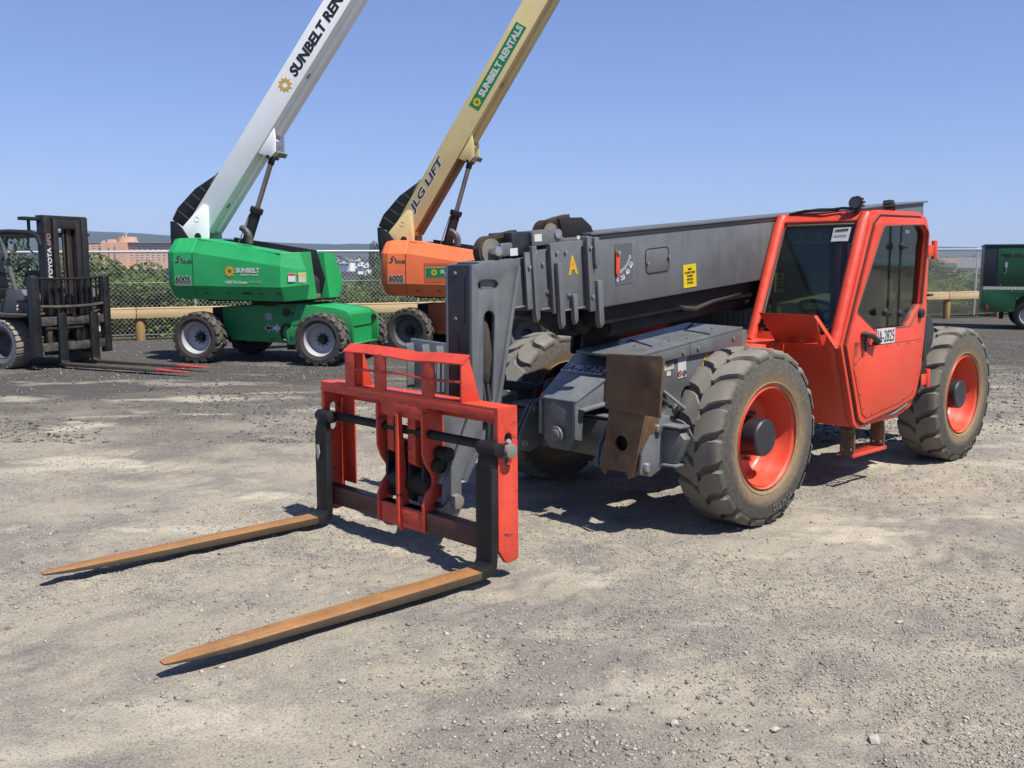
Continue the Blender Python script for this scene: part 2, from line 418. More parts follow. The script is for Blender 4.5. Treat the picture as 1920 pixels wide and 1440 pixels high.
# loose gravel: thousands of small broken stones lying on the yard, one mass
rng = np.random.default_rng(5)
def stones(n, size_lo, size_hi, ylo, yhi, shape, clump, seed):
    y = ylo + (yhi - ylo) * rng.random(n * 4) ** 1.25; x = (rng.random(n * 4) * 2 - 1) * (0.60 * y + 0.3)
    dens = fbm(x * 0.75 + 9, y * 0.75, 4, seed); keep_ = rng.random(n * 4) < np.clip((dens - clump - 0.03) * 9, 0.05, 1); x, y = x[keep_][:n], y[keep_][:n]
    k = len(x); s = size_lo * (size_hi / size_lo) ** (rng.random(k) ** 2.2)
    z = near_relief(x, y)
    base = np.array(shape[0]); F = np.array(shape[1]); nv = len(base)
    j = 1 + 0.5 * (rng.random((k, nv, 1)) - 0.5) * 2
    sc = np.stack([s * (0.8 + 0.7 * rng.random(k)), s * (0.7 + 0.4 * rng.random(k)), s * (0.40 + 0.35 * rng.random(k))], 1)[:, None, :]
    v = base[None] * j * sc; a = rng.random(k) * 2 * PI; ca, sa = np.cos(a)[:, None], np.sin(a)[:, None]
    vx = v[..., 0] * ca - v[..., 1] * sa; vy = v[..., 0] * sa + v[..., 1] * ca
    V = np.stack([vx + x[:, None], vy + y[:, None], v[..., 2] + (z + sc[:, 0, 2] * 0.25)[:, None]], -1).reshape(-1, 3)
    return V, (F[None] + (np.arange(k) * nv)[:, None, None]).reshape(-1, 3)
OCT = ([(1, 0, 0), (-1, 0, 0), (0, 1, 0), (0, -1, 0), (0, 0, 1), (0, 0, -1)], [(0, 2, 4), (2, 1, 4), (1, 3, 4), (3, 0, 4), (2, 0, 5), (1, 2, 5), (3, 1, 5), (0, 3, 5)])
_bm = bmesh.new(); bmesh.ops.create_icosphere(_bm, subdivisions=1, radius=1.0); ICO = ([tuple(v.co) for v in _bm.verts], [tuple(v.index for v in f.verts) for f in _bm.faces]); _bm.free()
V1, F1 = stones(120000, 0.003, 0.0095, 2.8, 13.5, OCT, 0.38, 3); V2, F2 = stones(5500, 0.007, 0.017, 2.8, 12, OCT, 0.40, 8); V3, F3 = stones(36000, 0.007, 0.030, 10, 25, OCT, 0.30, 13)
sm = np_mesh('gravel', np.concatenate([V1, V2]), np.concatenate([F1, F2 + len(V1)]))
ms, t, b_ = nodes_of('broken_stone'); g = N(t, 'ShaderNodeNewGeometry')
rc = ramp(t, g.outputs['Random Per Island'], 0, 1); cr = N(t, 'ShaderNodeValToRGB'); t.links.new(rc, cr.inputs[0])
cr.color_ramp.elements[0].color = (0.114, 0.106, 0.099, 1); cr.color_ramp.elements[1].color = (0.383, 0.348, 0.292, 1)
e = cr.color_ramp.elements.new(0.3); e.color = (0.201, 0.183, 0.162, 1); e = cr.color_ramp.elements.new(0.75); e.color = (0.313, 0.285, 0.230, 1)
t.links.new(cr.outputs[0], b_.inputs['Base Color']); b_.inputs['Roughness'].default_value = 0.9
go = link('gravel', sm, ms); go['kind'] = 'stuff'; go['label'] = 'small broken gravel strewn over the dusty yard'; go['category'] = 'gravel'
m3, t, b_ = nodes_of('dark_crushed_stone'); g = N(t, 'ShaderNodeNewGeometry')
t.links.new(mixc(t, g.outputs['Random Per Island'], (0.025, 0.023, 0.022), (0.21, 0.195, 0.175)), b_.inputs['Base Color']); b_.inputs['Roughness'].default_value = 0.9
g3 = link('dark_gravel', np_mesh('dark_gravel', V3, F3), m3); g3['kind'] = 'stuff'; g3['label'] = 'dark crushed stone spread around the parked machines and along the fence'; g3['category'] = 'gravel'
# ------------------------------------------------------------------ tyres and wheels
def tyre_material(name, Rr, rim, side=(0.035, 0.033, 0.031), bead=(0.16, 0.105, 0.055), tread=(0.15, 0.138, 0.12), beadw=0.11, dusty=0.5, lug=0.035):
    if name in MATS: return MATS[name]
    side, bead, tread = al(side), al(bead), al(tread)
    m, t, b = nodes_of(name)
    c = N(t, 'ShaderNodeTexCoord'); sp = N(t, 'ShaderNodeSeparateXYZ'); t.links.new(c.outputs['Object'], sp.inputs[0])
    cb = N(t, 'ShaderNodeCombineXYZ'); t.links.new(sp.outputs[0], cb.inputs[0]); t.links.new(sp.outputs[2], cb.inputs[2])
    ln = N(t, 'ShaderNodeVectorMath'); ln.operation = 'LENGTH'; t.links.new(cb.outputs[0], ln.inputs[0]); r = ln.outputs['Value']
    v = coords(t); n1 = noise(t, v, 4, 6, 0.65); n2 = noise(t, v, 30, 5, 0.65); n3 = noise(t, v, 2.2, 3)
    rr = math_n(t, 'ADD', r, math_n(t, 'MULTIPLY', math_n(t, 'SUBTRACT', n1, 0.5), 0.10))
    col = mixc(t, ramp(t, n2, 0.35, 0.75, 0, dusty * 0.5), side, tread)
    col = mixc(t, math_n(t, 'MULTIPLY', ramp(t, rr, rim + beadw, rim + beadw * 0.35), ramp(t, n2, 0.2, 0.7, 0.55, 1.0)), col, bead)
    top = ramp(t, r, Rr - lug * 1.4, Rr - lug * 0.35)
    col = mixc(t, math_n(t, 'MULTIPLY', top, ramp(t, n1, 0.25, 0.7, 0.45, 1.0)), col, tread)
    t.links.new(col, b.inputs['Base Color']); b.inputs['Roughness'].default_value = 0.8; b.inputs['Specular IOR Level'].default_value = 0.3
    bump(t, b, n2, 0.12, 0.006)
    MATS[name] = m; return m

def tyre_mesh(Rr, W, rim, nl, lug, mat, line, width=0.55, shoulder=0.93, rings=True):
    h = W / 2; b = MB(); rb = Rr - lug
    half = [(rim, h * 0.70), (rim + 0.012, h * 0.84), (rim + 0.035, h * 0.90), (rim + 0.05, h * 0.955), (rim + 0.056, h * 0.935),
            (rim + (rb - rim) * 0.42, h * 1.0), (rim + (rb - rim) * 0.60, h * 1.0), (rim + (rb - rim) * 0.62, h * 0.985), (rim + (rb - rim) * 0.84, h * 0.975), (rb - 0.030, h * 0.945), (rb - 0.008, h * 0.87), (rb, h * 0.72), (rb + lug * 0.1, h * 0.3)]
    prof = half + [(r, -a) for r, a in reversed(half)]
    b.lathe(prof, 80, 'y', capped=False)
    pitch = 2 * PI / nl
    for sgn in (1, -1):
        for i in range(nl):
            a0 = pitch * (i + (0 if sgn > 0 else 0.5)); secs = []
            for (vv, du, tr, ww) in line:
                top = Rr * tr; base = min(rb - 0.012, top - 0.012)
                if vv > 0.85: base = rb - lug * 0.75
                s = []
                hw = pitch * width * ww / 2
                for k, r_ in ((-1.12, base), (-0.9, top), (0.9, top), (1.12, base)):
                    q = a0 + pitch * du + k * hw; s.append((r_ * math.sin(q), sgn * vv * h, r_ * math.cos(q)))
                secs.append(s)
            vs = [p for s in secs for p in s]; fs = []
            for k in range(len(secs) - 1):
                for j in range(3): fs.append((k * 4 + j, k * 4 + j + 1, k * 4 + 5 + j, k * 4 + 4 + j))
            fs.append((0, 1, 2, 3)); e = (len(secs) - 1) * 4; fs.append((e + 3, e + 2, e + 1, e))
            b._add(vs, fs)
    o = b.build('tyre', mat, None, smooth=32)
    me = o.data; bpy.data.objects.remove(o); return me
BIG_LINE = [(0.985, -0.06, 0.935, 0.72), (0.93, -0.05, 0.968, 0.85), (0.84, -0.03, 0.990, 0.95), (0.55, 0.03, 0.998, 1.0), (0.30, 0.14, 1.0, 1.0), (0.14, 0.34, 1.0, 0.98), (-0.03, 0.42, 1.0, 0.80)]
LIFT_LINE = [(1.0, 0.0, 0.95, 0.9), (0.88, 0.02, 0.985, 0.9), (0.55, 0.10, 1.0, 0.95), (0.42, 0.34, 1.0, 1.0), (0.05, 0.50, 1.0, 1.0)]
FORK_LINE = [(1.0, 0.0, 0.97, 0.9), (0.85, 0.0, 1.0, 0.95), (0.3, 0.12, 1.0, 0.95), (0.02, 0.2, 1.0, 0.9)]

def rim_mesh(name, rim, W, prof, mat, holes=0):
    b = MB(); b.lathe(prof, 56, 'y', capped=False); o = b.build(name, mat, None, smooth=40); me = o.data; bpy.data.objects.remove(o); return me
def wheel(parent, meshes, pos, rz=0.0, spin=0.0):
    """Empty with tyre, rim, hub (and bolts) as children; rz = pi turns the outside to -y"""
    w_ = bpy.data.objects.new('wheel', None); COL.objects.link(w_); w_.empty_display_size = 0.2; w_.parent = parent
    w_.location = pos; w_.rotation_euler = (0, spin, rz)
    for n_, me, mt in meshes: link(n_, me, mt, w_)
    return w_
def keep(b, name, mat, **kw):
    o = b.build(name, mat, None, **kw); me = o.data; bpy.data.objects.remove(o); return me
# ------------------------------------------------------------------ the telescopic handler
RED = (0.86, 0.066, 0.022); GREY = (0.135, 0.148, 0.155)
M_RED = paint('orange_red_paint', RED, 0.40, dust=0.16, dustc=(0.62, 0.26, 0.17), var=0.08, wear=0.04, wearc=(0.25, 0.05, 0.03), streak=0.10)
M_REDW = paint('worn_red_paint', (0.80, 0.064, 0.026), 0.5, dust=0.42, dustc=(0.30, 0.055, 0.04), wear=0.62, wearc=(0.06, 0.035, 0.03), var=0.12)
M_GREY = paint('grey_paint', GREY, 0.38, dust=0.22, dustc=(0.26, 0.25, 0.23), wear=0.20, wearc=(0.34, 0.34, 0.33), var=0.12, streak=0.28)
M_GREYL = paint('worn_grey_paint', (0.16, 0.18, 0.195), 0.4, dust=0.35, dustc=(0.34, 0.33, 0.30), wear=0.3, wearc=(0.11, 0.06, 0.035), var=0.12)
M_DGREY = paint('dark_grey_and_shade_paint', (0.018, 0.020, 0.027), 0.42, dust=0.08, dustc=(0.12, 0.11, 0.10), wear=0.12, wearc=(0.2, 0.2, 0.2))  # hub paint; also stands for shade on the nose front and boom strip
M_BLK = paint('black_steel', (0.008, 0.008, 0.009), 0.55, spec=0.3, dust=0.14, dustc=(0.07, 0.055, 0.045), wear=0.22, wearc=(0.08, 0.05, 0.035))
M_RUST = paint('rusty_fork_steel', (0.30, 0.118, 0.03), 0.55, dust=0.55, dustc=(0.42, 0.22, 0.075), wear=0.16, wearc=(0.11, 0.05, 0.02), var=0.25, scale=1.6)
M_BROWN = paint('bare_brown_steel', (0.16, 0.10, 0.06), 0.42, dust=0.7, dustc=(0.34, 0.21, 0.11), wear=0.35, wearc=(0.035, 0.024, 0.018), var=0.3, metal=0.35)
M_STEEL = plain('bright_steel', (0.45, 0.45, 0.44), 0.35, 0.9, var=0.2)
M_DUSTSTEEL = paint('dusty_steel', (0.22, 0.2, 0.17), 0.55, dust=0.4, wear=0.3)
M_CHAIN = paint('rusty_chain', (0.055, 0.032, 0.022), 0.6, dust=0.5, dustc=(0.13, 0.07, 0.04))
M_RUB = plain('black_rubber', (0.016, 0.016, 0.017), 0.6, var=0.3)
M_CLOTH = plain('black_hose_sleeve', (0.050, 0.043, 0.038), 0.9, var=0.4)
M_WHITE = plain('white_vinyl', (0.72, 0.72, 0.70), 0.5, var=0.04)
M_CREAM = plain('cream_vinyl', (0.62, 0.58, 0.45), 0.5, var=0.1)
M_INK = plain('black_print', (0.012, 0.012, 0.014), 0.55)
M_YEL = plain('yellow_vinyl', (0.80, 0.58, 0.01), 0.5, var=0.05)
M_AMB = plain('amber_vinyl', (0.78, 0.42, 0.01), 0.5, var=0.05)
M_REDV = plain('red_vinyl', (0.6, 0.03, 0.02), 0.5, var=0.05)
M_GLASS = glass('tinted_glass', (0.56, 0.65, 0.61), haze_col=(0.12, 0.16, 0.16), hz=0.05)
M_GLASSD = glass('dark_tinted_glass', (0.52, 0.56, 0.52), haze_col=(0.05, 0.06, 0.05), hz=0.03)
M_SEAL = plain('dusty_rubber_seal', (0.12, 0.105, 0.08), 0.8, var=0.3)
M_SEAT = plain('seat_cover_grey_green', (0.45, 0.52, 0.47), 0.8, var=0.15)
M_CABIN = plain('cabin_trim_dark', (0.03, 0.03, 0.03), 0.7)

YAW = R(-137.3)
tele = thing('telescopic_handler', 'orange red and grey telescopic handler with its long pallet forks lowered to the gravel', 'telehandler', (0.781, 7.370, 0), YAW)
T_TY = tyre_material('big_tyre_rubber', 0.655, 0.36, side=(0.080, 0.072, 0.060), tread=(0.30, 0.275, 0.23), bead=(0.36, 0.25, 0.135), beadw=0.15, dusty=0.8)
tyre_big = tyre_mesh(0.655, 0.41, 0.36, 18, 0.034, T_TY, BIG_LINE, 0.80)
b = MB(); W2 = 0.205
rim_big = rim_mesh('rim', 0.36, 0.41, [(0.372, W2 * 0.93), (0.378, W2 * 0.86), (0.362, W2 * 0.78), (0.352, W2 * 0.80), (0.345, W2 * 0.70), (0.33, W2 * 0.3), (0.318, W2 * 0.22), (0.312, -W2 * 0.1), (0.285, -W2 * 0.25), (0.25, -W2 * 0.30), (0.12, -W2 * 0.30), (0.0, -W2 * 0.30)], M_RED)
b = MB(); b.lathe([(0.0, W2 * 0.80), (0.128, W2 * 0.80), (0.138, W2 * 0.74), (0.142, W2 * 0.1), (0.15, -W2 * 0.08), (0.17, -W2 * 0.1), (0.17, -W2 * 0.29)], 40, 'y', capped=False)
hub_big = keep(b, 'hub', M_DGREY)
b = MB(); b.cyl((0.2, -W2 * 0.31, 0), (0.2, -W2 * 0.04, 0), 0.014, n=6); nut_big = keep(b, 'wheel_nut', M_DUSTSTEEL)
lt = text_mesh('TLH 732', 0.01, 0, 1.05); 
def arc_text(me, r, a0, h, y, thick=0.006):
    n = len(me.vertices); a = np.empty(n * 3); me.vertices.foreach_get('co', a); a = a.reshape(-1, 3)
    lo = a.min(0); hi = a.max(0); s = h / (hi[1] - lo[1])
    x = (a[:, 0] - (lo[0] + hi[0]) / 2) * s; yy = r + (a[:, 1] - (lo[1] + hi[1]) / 2) * s; q = a0 - x / r
    out = np.stack([yy * np.sin(q), np.where(a[:, 2] > 0, y + thick, y), yy * np.cos(q)], 1)
    me.vertices.foreach_set('co', out.ravel()); me.update(); return me
arc_text(lt, 0.535, R(188), 0.05, W2 * 0.985)
BIGW = [('tyre', tyre_big, T_TY), ('rim', rim_big, M_RED), ('hub', hub_big, M_DGREY)]
for x in (-0.36, -3.80):
    for s in (1, -1):
        wh = wheel(tele, BIGW, (x, s * 1.025, 0.648), 0 if s > 0 else PI, rnd.random() * 0.3 + (0.12 if x > -1 else 0))
        if s > 0:
            for i in range(12): o_ = link('wheel_nut', nut_big, None, wh); o_.rotation_euler = (0, 2 * PI * i / 12 + 0.1, 0)
            link('lettering', lt, plain('worn_raised_rubber', (0.16, 0.15, 0.13), 0.7), wh)

# chassis, axles
b = MB()
b.box(-4.75, 0.1, -0.36, 0.36, 0.62, 0.98); b.box(-4.70, -4.2, -0.60, 0.60, 0.62, 1.05)
b.build('chassis', M_GREY, tele, 0.01)
for x in (-0.36, -3.80):
    b = MB(); b.cyl((x, -0.85, 0.648), (x, 0.85, 0.648), 0.11, n=20); b.box(x - 0.2, x + 0.2, -0.22, 0.22, 0.48, 0.82)
    for s in (1, -1): b.cyl((x, s * 0.62, 0.648), (x, s * 0.9, 0.648), 0.2, 0.16, n=20); b.box(x - 0.1, x + 0.16, s * 0.66 - .05, s * 0.66 + .05, 0.40, 0.9)
    b.build('axle', M_BLK, tele, 0.008)
# front oscillation mount: sloped plate, front face, side plates
b = MB()
b.hexa([(0.60, -0.19, 0.905), (0.60, 0.19, 0.905), (-0.02, 0.20, 1.19), (-0.02, -0.40, 1.19)], [(0.60, -0.19, 0.89), (0.60, 0.19, 0.89), (-0.02, 0.20, 1.165), (-0.02, -0.40, 1.165)])
b.build('sloped_nose_plate', M_GREYL, tele, 0.004)
b = MB(); b.prism(roundpoly([(-0.165, 0.895), (0.165, 0.895), (0.165, 0.60), (0.10, 0.52), (-0.10, 0.52), (-0.165, 0.60)], 0.03), 'x', 0.50, 0.585); b.build('nose_front_plate', M_GREY, tele, 0.005)
b = MB()
for y in (0.155, -0.20):
    b.prism([(0.60, 0.895), (0.0, 1.168), (-0.30, 1.168), (-0.30, 0.86), (0.30, 0.86), (0.50, 0.84), (0.53, 0.60), (0.60, 0.62)], 'y', y, y + 0.03)
b.build('nose_side_plate', M_GREYL, tele, 0.004, each=True)
b = MB(); b.prism([(0.57, 0.845), (0.30, 0.872), (-0.30, 0.872), (-0.30, 0.852), (0.30, 0.852), (0.55, 0.825)], 'y', 0.15, 0.24); b.build('nose_flange', M_GREYL, tele, 0.004, each=True)
b = MB(); b.cyl((0.55, 0, 0.632), (0.625, 0, 0.632), 0.068, n=28); b.build('pivot_boss', M_GREY, tele, 0.006)
b = MB(); b.cyl((0.60, 0, 0.632), (0.632, 0, 0.632), 0.045, n=24); b.build('pivot_pin', M_DUSTSTEEL, tele, 0.003)
plate('number_plate', M_WHITE, tele, (0.20, -0.10, 1.0905), (0, 1, 0), (-0.62, 0, 0.283), 0.43, 0.105, 0.003)
text('IA-2825', M_INK, tele, (0.20, -0.10, 1.095), (0, 1, 0), (-0.62, 0, 0.283), 0.40, 0.085, 0.01)
# cross beam with the two outriggers, legs swung up, pads facing forward
b = MB()
b.prism([(-0.95, 0.74), (0.93, 0.76), (1.0, 0.70), (0.92, 0.52), (0.75, 0.46), (-0.75, 0.46), (-0.95, 0.5)], 'x', 0.06, 0.36)
b.build('outrigger_beam', M_GREY, tele, 0.01)
b = MB(); b.prism([(-0.8, 0.762), (0.98, 0.775), (0.98, 0.79), (-0.8, 0.778)], 'x', 0.02, 0.40); b.build('beam_top_flange', M_GREYL, tele, 0.003)
b = MB(); b.prism([(0.25, 0.47), (0.95, 0.50), (0.95, 0.515), (0.25, 0.485)], 'x', 0.04, 0.40); b.build('beam_bottom_flange', M_GREYL, tele, 0.003)
for s in (1, -1):
    xo, so = (0.0, 0.0) if s > 0 else (0.30, -0.36)          # the far leg is swung further out and forward
    b = MB()                                                    # hinge lugs on the beam end
    for yy in (0.40, 0.445, 0.80):
        y0 = s * yy; b.prism(roundpoly([(0.30, 0.84), (0.46, 0.82), (0.60, 0.60), (0.62, 0.46), (0.50, 0.43), (0.30, 0.5)], 0.035), 'y', y0, y0 + s * 0.022)
    b.build('hinge_lug', M_GREY, tele, 0.004, each=True)
    b = MB()
    for yy in (0.39, 0.79): b.cyl((0.44, s * yy, 0.77), (0.44, s * (yy + 0.06), 0.77), 0.03, n=14); b.cyl((0.56, s * yy, 0.51), (0.56, s * (yy + 0.07), 0.51), 0.032, n=14)
    b.build('hinge_pin', M_STEEL, tele, 0.003, each=True)
    # leg: channel with an oval hole, leaning outwards, then the wide pad folded from the same steel
    def q3(y, z, x=0.0): return (0.60 + xo + x - 0.02 * (z - 0.45), s * y + so, z)
    def legp(pts, x0, x1, hole=None):
        b.prism([(p[0], p[1]) for p in pts], 'x', x0, x1, holes=[hole] if hole else [])
    b = MB(); hole = [(0.645 + 0.058 * math.cos(2 * PI * i / 16), 0.66 + 0.055 * math.sin(2 * PI * i / 16)) for i in range(16)]
    legp([(0.46, 0.44), (0.50, 0.415), (0.53, 0.46), (0.70, 0.46), (0.72, 0.415), (0.76, 0.44), (0.865, 0.93), (0.53, 0.93)], 0.0, 0.022, hole)
    legp([(0.46, 0.44), (0.485, 0.44), (0.555, 0.93), (0.53, 0.93)], -0.15, -0.001); legp([(0.735, 0.44), (0.76, 0.44), (0.865, 0.93), (0.84, 0.93)], -0.15, -0.001)
    b.v = [q3(p[1], p[2], p[0]) for p in b.v]; b.build('outrigger_leg', M_BROWN, tele, 0.004)
    b = MB(); b.cyl(q3(0.62, 0.68, -0.05), q3(0.62, 0.68, -0.12), 0.09, n=16); b.build('leg_cavity', M_RUB, tele)
    b = MB(); b.prism(roundpoly([(0.512, 0.895), (1.0, 0.885), (1.018, 1.30), (0.515, 1.285)], 0.015), 'x', 0.03, 0.055); b.v = [q3(p[1], p[2], p[0]) for p in b.v]
    b.build('outrigger_pad', M_BROWN if s > 0 else M_GREYL, tele, 0.006)
    b = MB()
    for e in (0.58, 0.80): b.prism([(e, 0.90), (e + 0.02, 0.90), (e + 0.02, 1.25), (e, 1.25)], 'x', -0.10, 0.029)
    b.v = [q3(p[1], p[2], p[0]) for p in b.v]; b.build('pad_rib', M_GREYL, tele, 0.003, each=True)
    if s < 0:                                                    # stiffening ribs and curled lip on the far pad's open face
        b = MB()
        for e in (0.56, 0.74, 0.95): b.prism([(e, 0.90), (e + 0.016, 0.90), (e + 0.016, 1.27), (e, 1.20)], 'x', 0.056, 0.13)
        b.v = [q3(p[1], p[2], p[0]) for p in b.v]; b.build('pad_rib', M_GREYL, tele, 0.003, each=True)
        b = MB(); b.tube([q3(0.53 + 0.09 * math.cos(R(a)), 1.08 + 0.09 * math.sin(R(a)), 0.09) for a in range(-60, 200, 20)], 0.012, 6); b.build('pad_hook', M_STEEL, tele)
    b = MB(); b.cyl((0.25, s * 0.62, 0.9), q3(0.7, 0.98, -0.05), 0.04, n=14); b.build('outrigger_cylinder', M_BLK, tele)
    b = MB(); b.tube([(0.12, s * 0.30, 1.0), (0.12, s * 0.55, 0.96), (0.16, s * 0.72, 0.88)], 0.014, 8); b.build('brake_hose', M_RUB, tele)
b = MB(); b.tube([(0.30, 0.55, 1.02), (0.12, 0.50, 1.18)], 0.012, 6); b.tube([(0.2, 0.93, 0.86), (0.35, 0.80, 1.02)], 0.014, 6); b.build('grey_stay', M_GREYL, tele, each=True)
b = MB(); b.cyl((-0.05, 0.62, 0.83), (0.12, 0.78, 0.81), 0.045, n=14); b.cyl((0.0, 0.68, 0.82), (0.16, 0.86, 0.80), 0.03, n=12); b.build('steering_cylinder', paint('muddy_steel', (0.2, 0.155, 0.1), 0.6, dust=0.6), tele)
b = MB(); b.box(-0.12, 0.14, 0.66, 0.92, 0.45, 0.78); b.build('axle_housing_end', M_BLK, tele, 0.02)
b = MB(); b.tube([(0.33, -0.34, 0.83), (0.30, -0.42, 0.90), (0.2, -0.5, 0.93), (0.05, -0.55, 0.86)], 0.035, 8); b.build('hose_bundle', M_CLOTH, tele)

# side skirt with access covers in front of the cab
b = MB(); b.prism([(-1.12, 1.36), (0.02, 1.235), (0.02, 0.84), (-0.1, 0.70), (-1.25, 0.70), (-1.25, 1.36)], 'y', 0.36, 0.42,
                  holes=[[(-0.44 + 0.085 * math.cos(2 * PI * i / 18), 0.86 + 0.095 * math.sin(2 * PI * i / 18)) for i in range(18)],
                         [(-0.12 + 0.06 * math.cos(2 * PI * i / 18), 0.84 + 0.085 * math.sin(2 * PI * i / 18)) for i in range(18)]])
b.build('side_skirt', M_GREY, tele, 0.004)
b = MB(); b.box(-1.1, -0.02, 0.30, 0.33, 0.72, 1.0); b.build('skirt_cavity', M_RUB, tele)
def cover(x0, x1, zl0, zl1):
    b = MB(); f0, f1 = lambda x: 1.262 - 0.112 * x, 0
    za, zb = f0(x0), f0(x1)
    b.hexa([(x0, 0.45, za), (x1, 0.45, zb), (x1, -0.12, zb + 0.012), (x0, -0.12, za + 0.012)], [(x0, 0.45, za - 0.02), (x1, 0.45, zb - 0.02), (x1, -0.12, zb - 0.01), (x0, -0.12, za - 0.01)])
    b.hexa([(x0, 0.45, za - 0.0195), (x1, 0.45, zb - 0.0195), (x1, 0.45, zb - zl1), (x0, 0.45, za - zl0)], [(x0, 0.43, za - 0.0195), (x1, 0.43, zb - 0.0195), (x1, 0.43, zb - zl1), (x0, 0.43, za - zl0)])
    b.build('engine_deck_cover', M_GREY, tele, 0.005)
cover(0.28, -0.418, 0.085, 0.115); cover(-0.423, -1.14, 0.115, 0.155)
b = MB()
for x, y in ((-0.35, 0.30), (-0.05, 0.2), (-0.5, 0.36), (-0.95, 0.28), (-0.7, 0.1), (-0.2, 0.0)):
    z = 1.264 - 0.112 * x + 0.01 * (0.45 - y) / 0.57; b.bolt((x, y, z), (0, 0, 1), 0.013, 0.01)
for x in (-0.33, -0.52, -1.0): b.bolt((x, 0.45, 1.19 - 0.112 * x), (0, 1, 0), 0.016, 0.012)
b.build('cover_bolt', M_DUSTSTEEL, tele, each=True)
b = MB()
for p in ([(-0.10, 0.33, 1.279), (-0.25, -0.02, 1.305)], [(-0.72, 0.42, 1.347), (-0.8, 0.1, 1.362), (-1.08, -0.02, 1.40)]): b.tube(p, 0.006, 5)
b.build('cover_seam', M_RUB, tele, each=True)
# decals on the skirt
def skirt_decal(nm, m, x, z, w_, h_): return plate(nm, m, tele, (x, 0.4225, z), (-1, 0, 0.1), (0, 0, 1), w_, h_, 0.002)
skirt_decal('data_plate', M_CREAM, -0.19, 1.155, 0.12, 0.115); text('MODEL\nSERIAL NO\nCAPACITY', M_INK, tele, (-0.19, 0.4262, 1.16), (-1, 0, 0.1), (0, 0, 1), 0.09, 0.07)
skirt_decal('safety_label', M_WHITE, -0.355, 1.11, 0.105, 0.17); skirt_decal('small_label', M_WHITE, -0.19, 1.07, 0.05, 0.035)
b = MB(); b.M = frame_m((-0.33, 0.426, 1.06), (-1, 0, 0.1), (0, 0, 1)); b.prism(circ(0, 0, 0.024), 'z', 0, 0.002, holes=[circ(0, 0, 0.018)]); b.box(-0.004, 0.004, -0.02, 0.02, 0, 0.002, Matrix.Rotation(R(45), 4, 'Z')); b.build('prohibition_sign', M_REDV, tele)
b = MB(); b.M = frame_m((-0.385, 0.426, 1.06), (-1, 0, 0.1), (0, 0, 1)); b.prism(circ(0, 0, 0.024), 'z', 0, 0.002, holes=[circ(0, 0, 0.019)]); b.prism(circ(0, 0, 0.011), 'z', 0, 0.002); b.build('ring_sign', M_INK, tele)
b = MB(); b.M = frame_m((-0.67, 0.4225, 1.145), (-1, 0, 0.11), (0, 0, 1)); b.prism(roundpoly([(-0.062, -0.055), (0.062, -0.055), (0, 0.062)], 0.01), 'z', 0, 0.002); wt_ = b.build('warning_triangle', M_AMB, tele)
b = MB(); b.M = frame_m((-0.67, 0.4242, 1.145), (-1, 0, 0.11), (0, 0, 1)); b.prism([(-0.008, 0.025), (0.008, 0.025), (0.004, -0.015), (-0.004, -0.015)], 'z', 0, 0.002); b.prism(circ(0, -0.03, 0.008, 10), 'z', 0, 0.002); b.build('warning_mark', M_INK, wt_)
b = MB(); b.M = frame_m((-0.825, 0.4225, 1.175), (-1, 0, 0.11), (0, 0, 1)); b.prism(circ(0, 0, 0.075, 28), 'z', 0, 0.002); ps = b.build('round_sign', M_WHITE, tele)
b = MB(); b.M = frame_m((-0.825, 0.4244, 1.175), (-1, 0, 0.11), (0, 0, 1)); b.prism(circ(0, 0, 0.075, 28), 'z', 0, 0.002, holes=[circ(0, 0, 0.058, 28)]); b.box(-0.008, 0.008, -0.06, 0.06, 0, 0.002, Matrix.Rotation(R(45), 4, 'Z')); b.build('red_ring', M_REDV, ps)
b = MB(); b.M = frame_m((-0.825, 0.4234, 1.175), (-1, 0, 0.11), (0, 0, 1)); b.prism(roundpoly([(-0.015, -0.04), (0.025, -0.04), (0.03, 0.01), (0.0, 0.045), (-0.02, 0.02)], 0.01), 'z', 0, 0.002); b.build('hand_symbol', M_INK, ps)

# far engine pod: red hood with a black arched grille
b = MB(); b.prism([(-0.58, 1.20), (-0.66, 1.44), (-1.0, 1.46), (-2.70, 1.61), (-2.85, 1.30), (-3.2, 0.75), (-0.7, 0.75)], 'y', -0.45, -1.16, poly2=[(-0.85, 1.0), (-0.9, 1.1), (-1.2, 1.12), (-2.70, 1.2), (-2.85, 1.15), (-3.2, 0.75), (-0.8, 0.75)]); b.build('engine_hood', M_RED, tele, 0.02)
arch = [(-1.27, 1.20), (-1.28, 1.32), (-1.36, 1.39), (-1.55, 1.445), (-2.6, 1.555), (-2.7, 1.555), (-2.8, 1.2)]
b = MB(); b.prism(arch, 'y', -0.452, -0.44); b.build('grille', plain('perforated_black_steel', (0.012, 0.012, 0.013), 0.6), tele)
b = MB()
for i in range(17):
    for j in range(5):
        x = -1.42 - i * 0.09; z = 1.24 + j * 0.055
        if z < 1.36 - 0.105 * (x + 1.4): b.cyl((x, -0.441, z), (x, -0.436, z), 0.017, n=8)
b.build('grille_hole', M_RUB, tele, each=True)
b = MB(); b.tube([(-1.27, -0.44, 1.2)] + [(x, -0.44, z) for x, z in arch[1:6]], 0.012, 6); b.build('grille_edge', M_BLK, tele)
